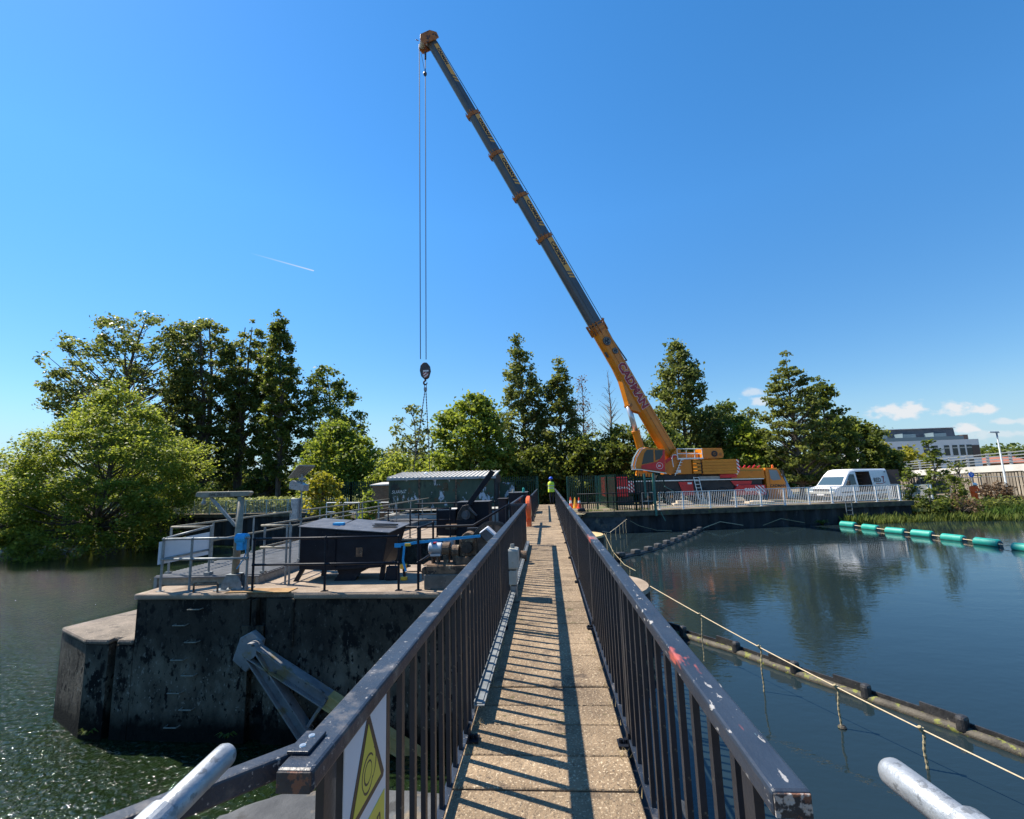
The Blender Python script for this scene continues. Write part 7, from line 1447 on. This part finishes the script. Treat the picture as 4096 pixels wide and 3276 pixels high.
nf = math_('MULTIPLY', math_('SUBTRACT', nz.outputs['Fac'], .5), 2.6)
tot = None
for (u, v, a, b_, k) in ((.725, .114, .062, .017, 1), (.747, .120, .032, .013, 1), (.832, .1163, .030, .017, 1), (.884, .112, .030, .011, 1), (.845, .075, .028, .013, 1), (.921, .0843, .024, .008, .7), (.962, .085, .03, .008, .6),
                         (.443, .166, .03, .011, .6), (.451, .149, .03, .012, .75), (.5425, .157, .024, .010, .5), (.90, .060, .08, .010, .5), (.655, .069, .02, .009, .6), (-1.17, .065, .10, .035, .75)):
    du = math_('DIVIDE', math_('SUBTRACT', U_, u), a); dv = math_('DIVIDE', math_('SUBTRACT', W_, v), b_)
    d = math_('ADD', math_('SQRT', math_('ADD', math_('MULTIPLY', du, du), math_('MULTIPLY', dv, dv))), nf)
    mr = N.new('ShaderNodeMapRange'); mr.interpolation_type = 'SMOOTHSTEP'; mr.inputs['From Min'].default_value = 1.15; mr.inputs['From Max'].default_value = .35; mr.inputs['To Max'].default_value = k * .92
    L.new(d, mr.inputs['Value']); tot = mr.outputs['Result'] if tot is None else math_('MAXIMUM', tot, mr.outputs['Result'])
def streak(u0, v0, u1, v1, wid, k):
    dx, dy = u1 - u0, v1 - v0; LL = math.hypot(dx, dy); dx /= LL; dy /= LL
    s = math_('ADD', math_('MULTIPLY', math_('SUBTRACT', U_, u0), dx), math_('MULTIPLY', math_('SUBTRACT', W_, v0), dy))
    t = math_('ABSOLUTE', math_('ADD', math_('MULTIPLY', math_('SUBTRACT', U_, u0), -dy), math_('MULTIPLY', math_('SUBTRACT', W_, v0), dx)))
    f = math_('DIVIDE', s, LL); inside = math_('MULTIPLY', math_('GREATER_THAN', f, 0), math_('LESS_THAN', f, 1))
    m_ = math_('MAXIMUM', math_('SUBTRACT', 1, math_('DIVIDE', t, wid)), 0)
    return math_('MULTIPLY', math_('MULTIPLY', math_('MULTIPLY', m_, inside), f), k)
tot = math_('MAXIMUM', tot, streak(-.6855, .5538, -.526, .4985, .0022, .8))
ahead = math_('GREATER_THAN', sep.outputs['Y'], .06); tot = math_('MULTIPLY', tot, ahead)
mx = N.new('ShaderNodeMix'); mx.data_type = 'RGBA'; L.new(tot, mx.inputs[0])
hs = N.new('ShaderNodeHueSaturation'); hs.inputs['Saturation'].default_value = 1.29; hs.inputs['Hue'].default_value = .498; hs.inputs['Value'].default_value = 1.1; L.new(sky.outputs[0], hs.inputs['Color']); mr = N.new('ShaderNodeMapRange'); mr.inputs['From Min'].default_value = 0; mr.inputs['From Max'].default_value = .5; mr.inputs['To Min'].default_value = .60; mr.inputs['To Max'].default_value = 1.08; L.new(sep.outputs['Z'], mr.inputs['Value'])
L.new(mr.outputs['Result'], hs.inputs['Value'])
hz = N.new('ShaderNodeMapRange'); hz.interpolation_type = 'SMOOTHSTEP'; hz.inputs['From Min'].default_value = .17; hz.inputs['From Max'].default_value = 0.0; hz.inputs['To Max'].default_value = .7; L.new(sep.outputs['Z'], hz.inputs['Value'])
hm = N.new('ShaderNodeMix'); hm.data_type = 'RGBA'; L.new(hz.outputs['Result'], hm.inputs[0]); L.new(hs.outputs[0], hm.inputs[6]); hm.inputs[7].default_value = (1.75, 2.95, 4.2, 1)
L.new(hm.outputs[2], mx.inputs[6]); mx.inputs[7].default_value = (4.1, 4.2, 4.35, 1)
L.new(mx.outputs[2], bg.inputs['Color'])

ld = bpy.data.lights.new('sun', 'SUN'); ld.energy = 3.6; ld.angle = math.radians(.53); ld.color = (1.0, .92, .80)
lo = bpy.data.objects.new('sun', ld); COL.objects.link(lo); lo.rotation_euler = (-SUN).to_track_quat('-Z', 'Y').to_euler(); lo.location = (-20, 10, 40)

cd = bpy.data.cameras.new('camera'); co = bpy.data.objects.new('camera', cd); COL.objects.link(co)
cd.sensor_fit = 'HORIZONTAL'; cd.sensor_width = 36; cd.lens = 16.4195; cd.clip_start = .05; cd.clip_end = 6000
right = V((.99681427, .07393182, -.02992305)); upv = V((.04048334, -.14575129, .98849262)); back = V((.06871973, -.98655494, -.14827998))
co.matrix_world = Matrix(((right.x, upv.x, back.x, 0), (right.y, upv.y, back.y, 0), (right.z, upv.z, back.z, 1.7), (0, 0, 0, 1)))
SC.camera = co
SC.view_settings.view_transform = 'Standard'; SC.view_settings.look = 'None'; SC.view_settings.gamma = 1.0
SC.view_settings.exposure = 1.35
SC.cycles.max_bounces = 6; SC.cycles.use_denoising = True
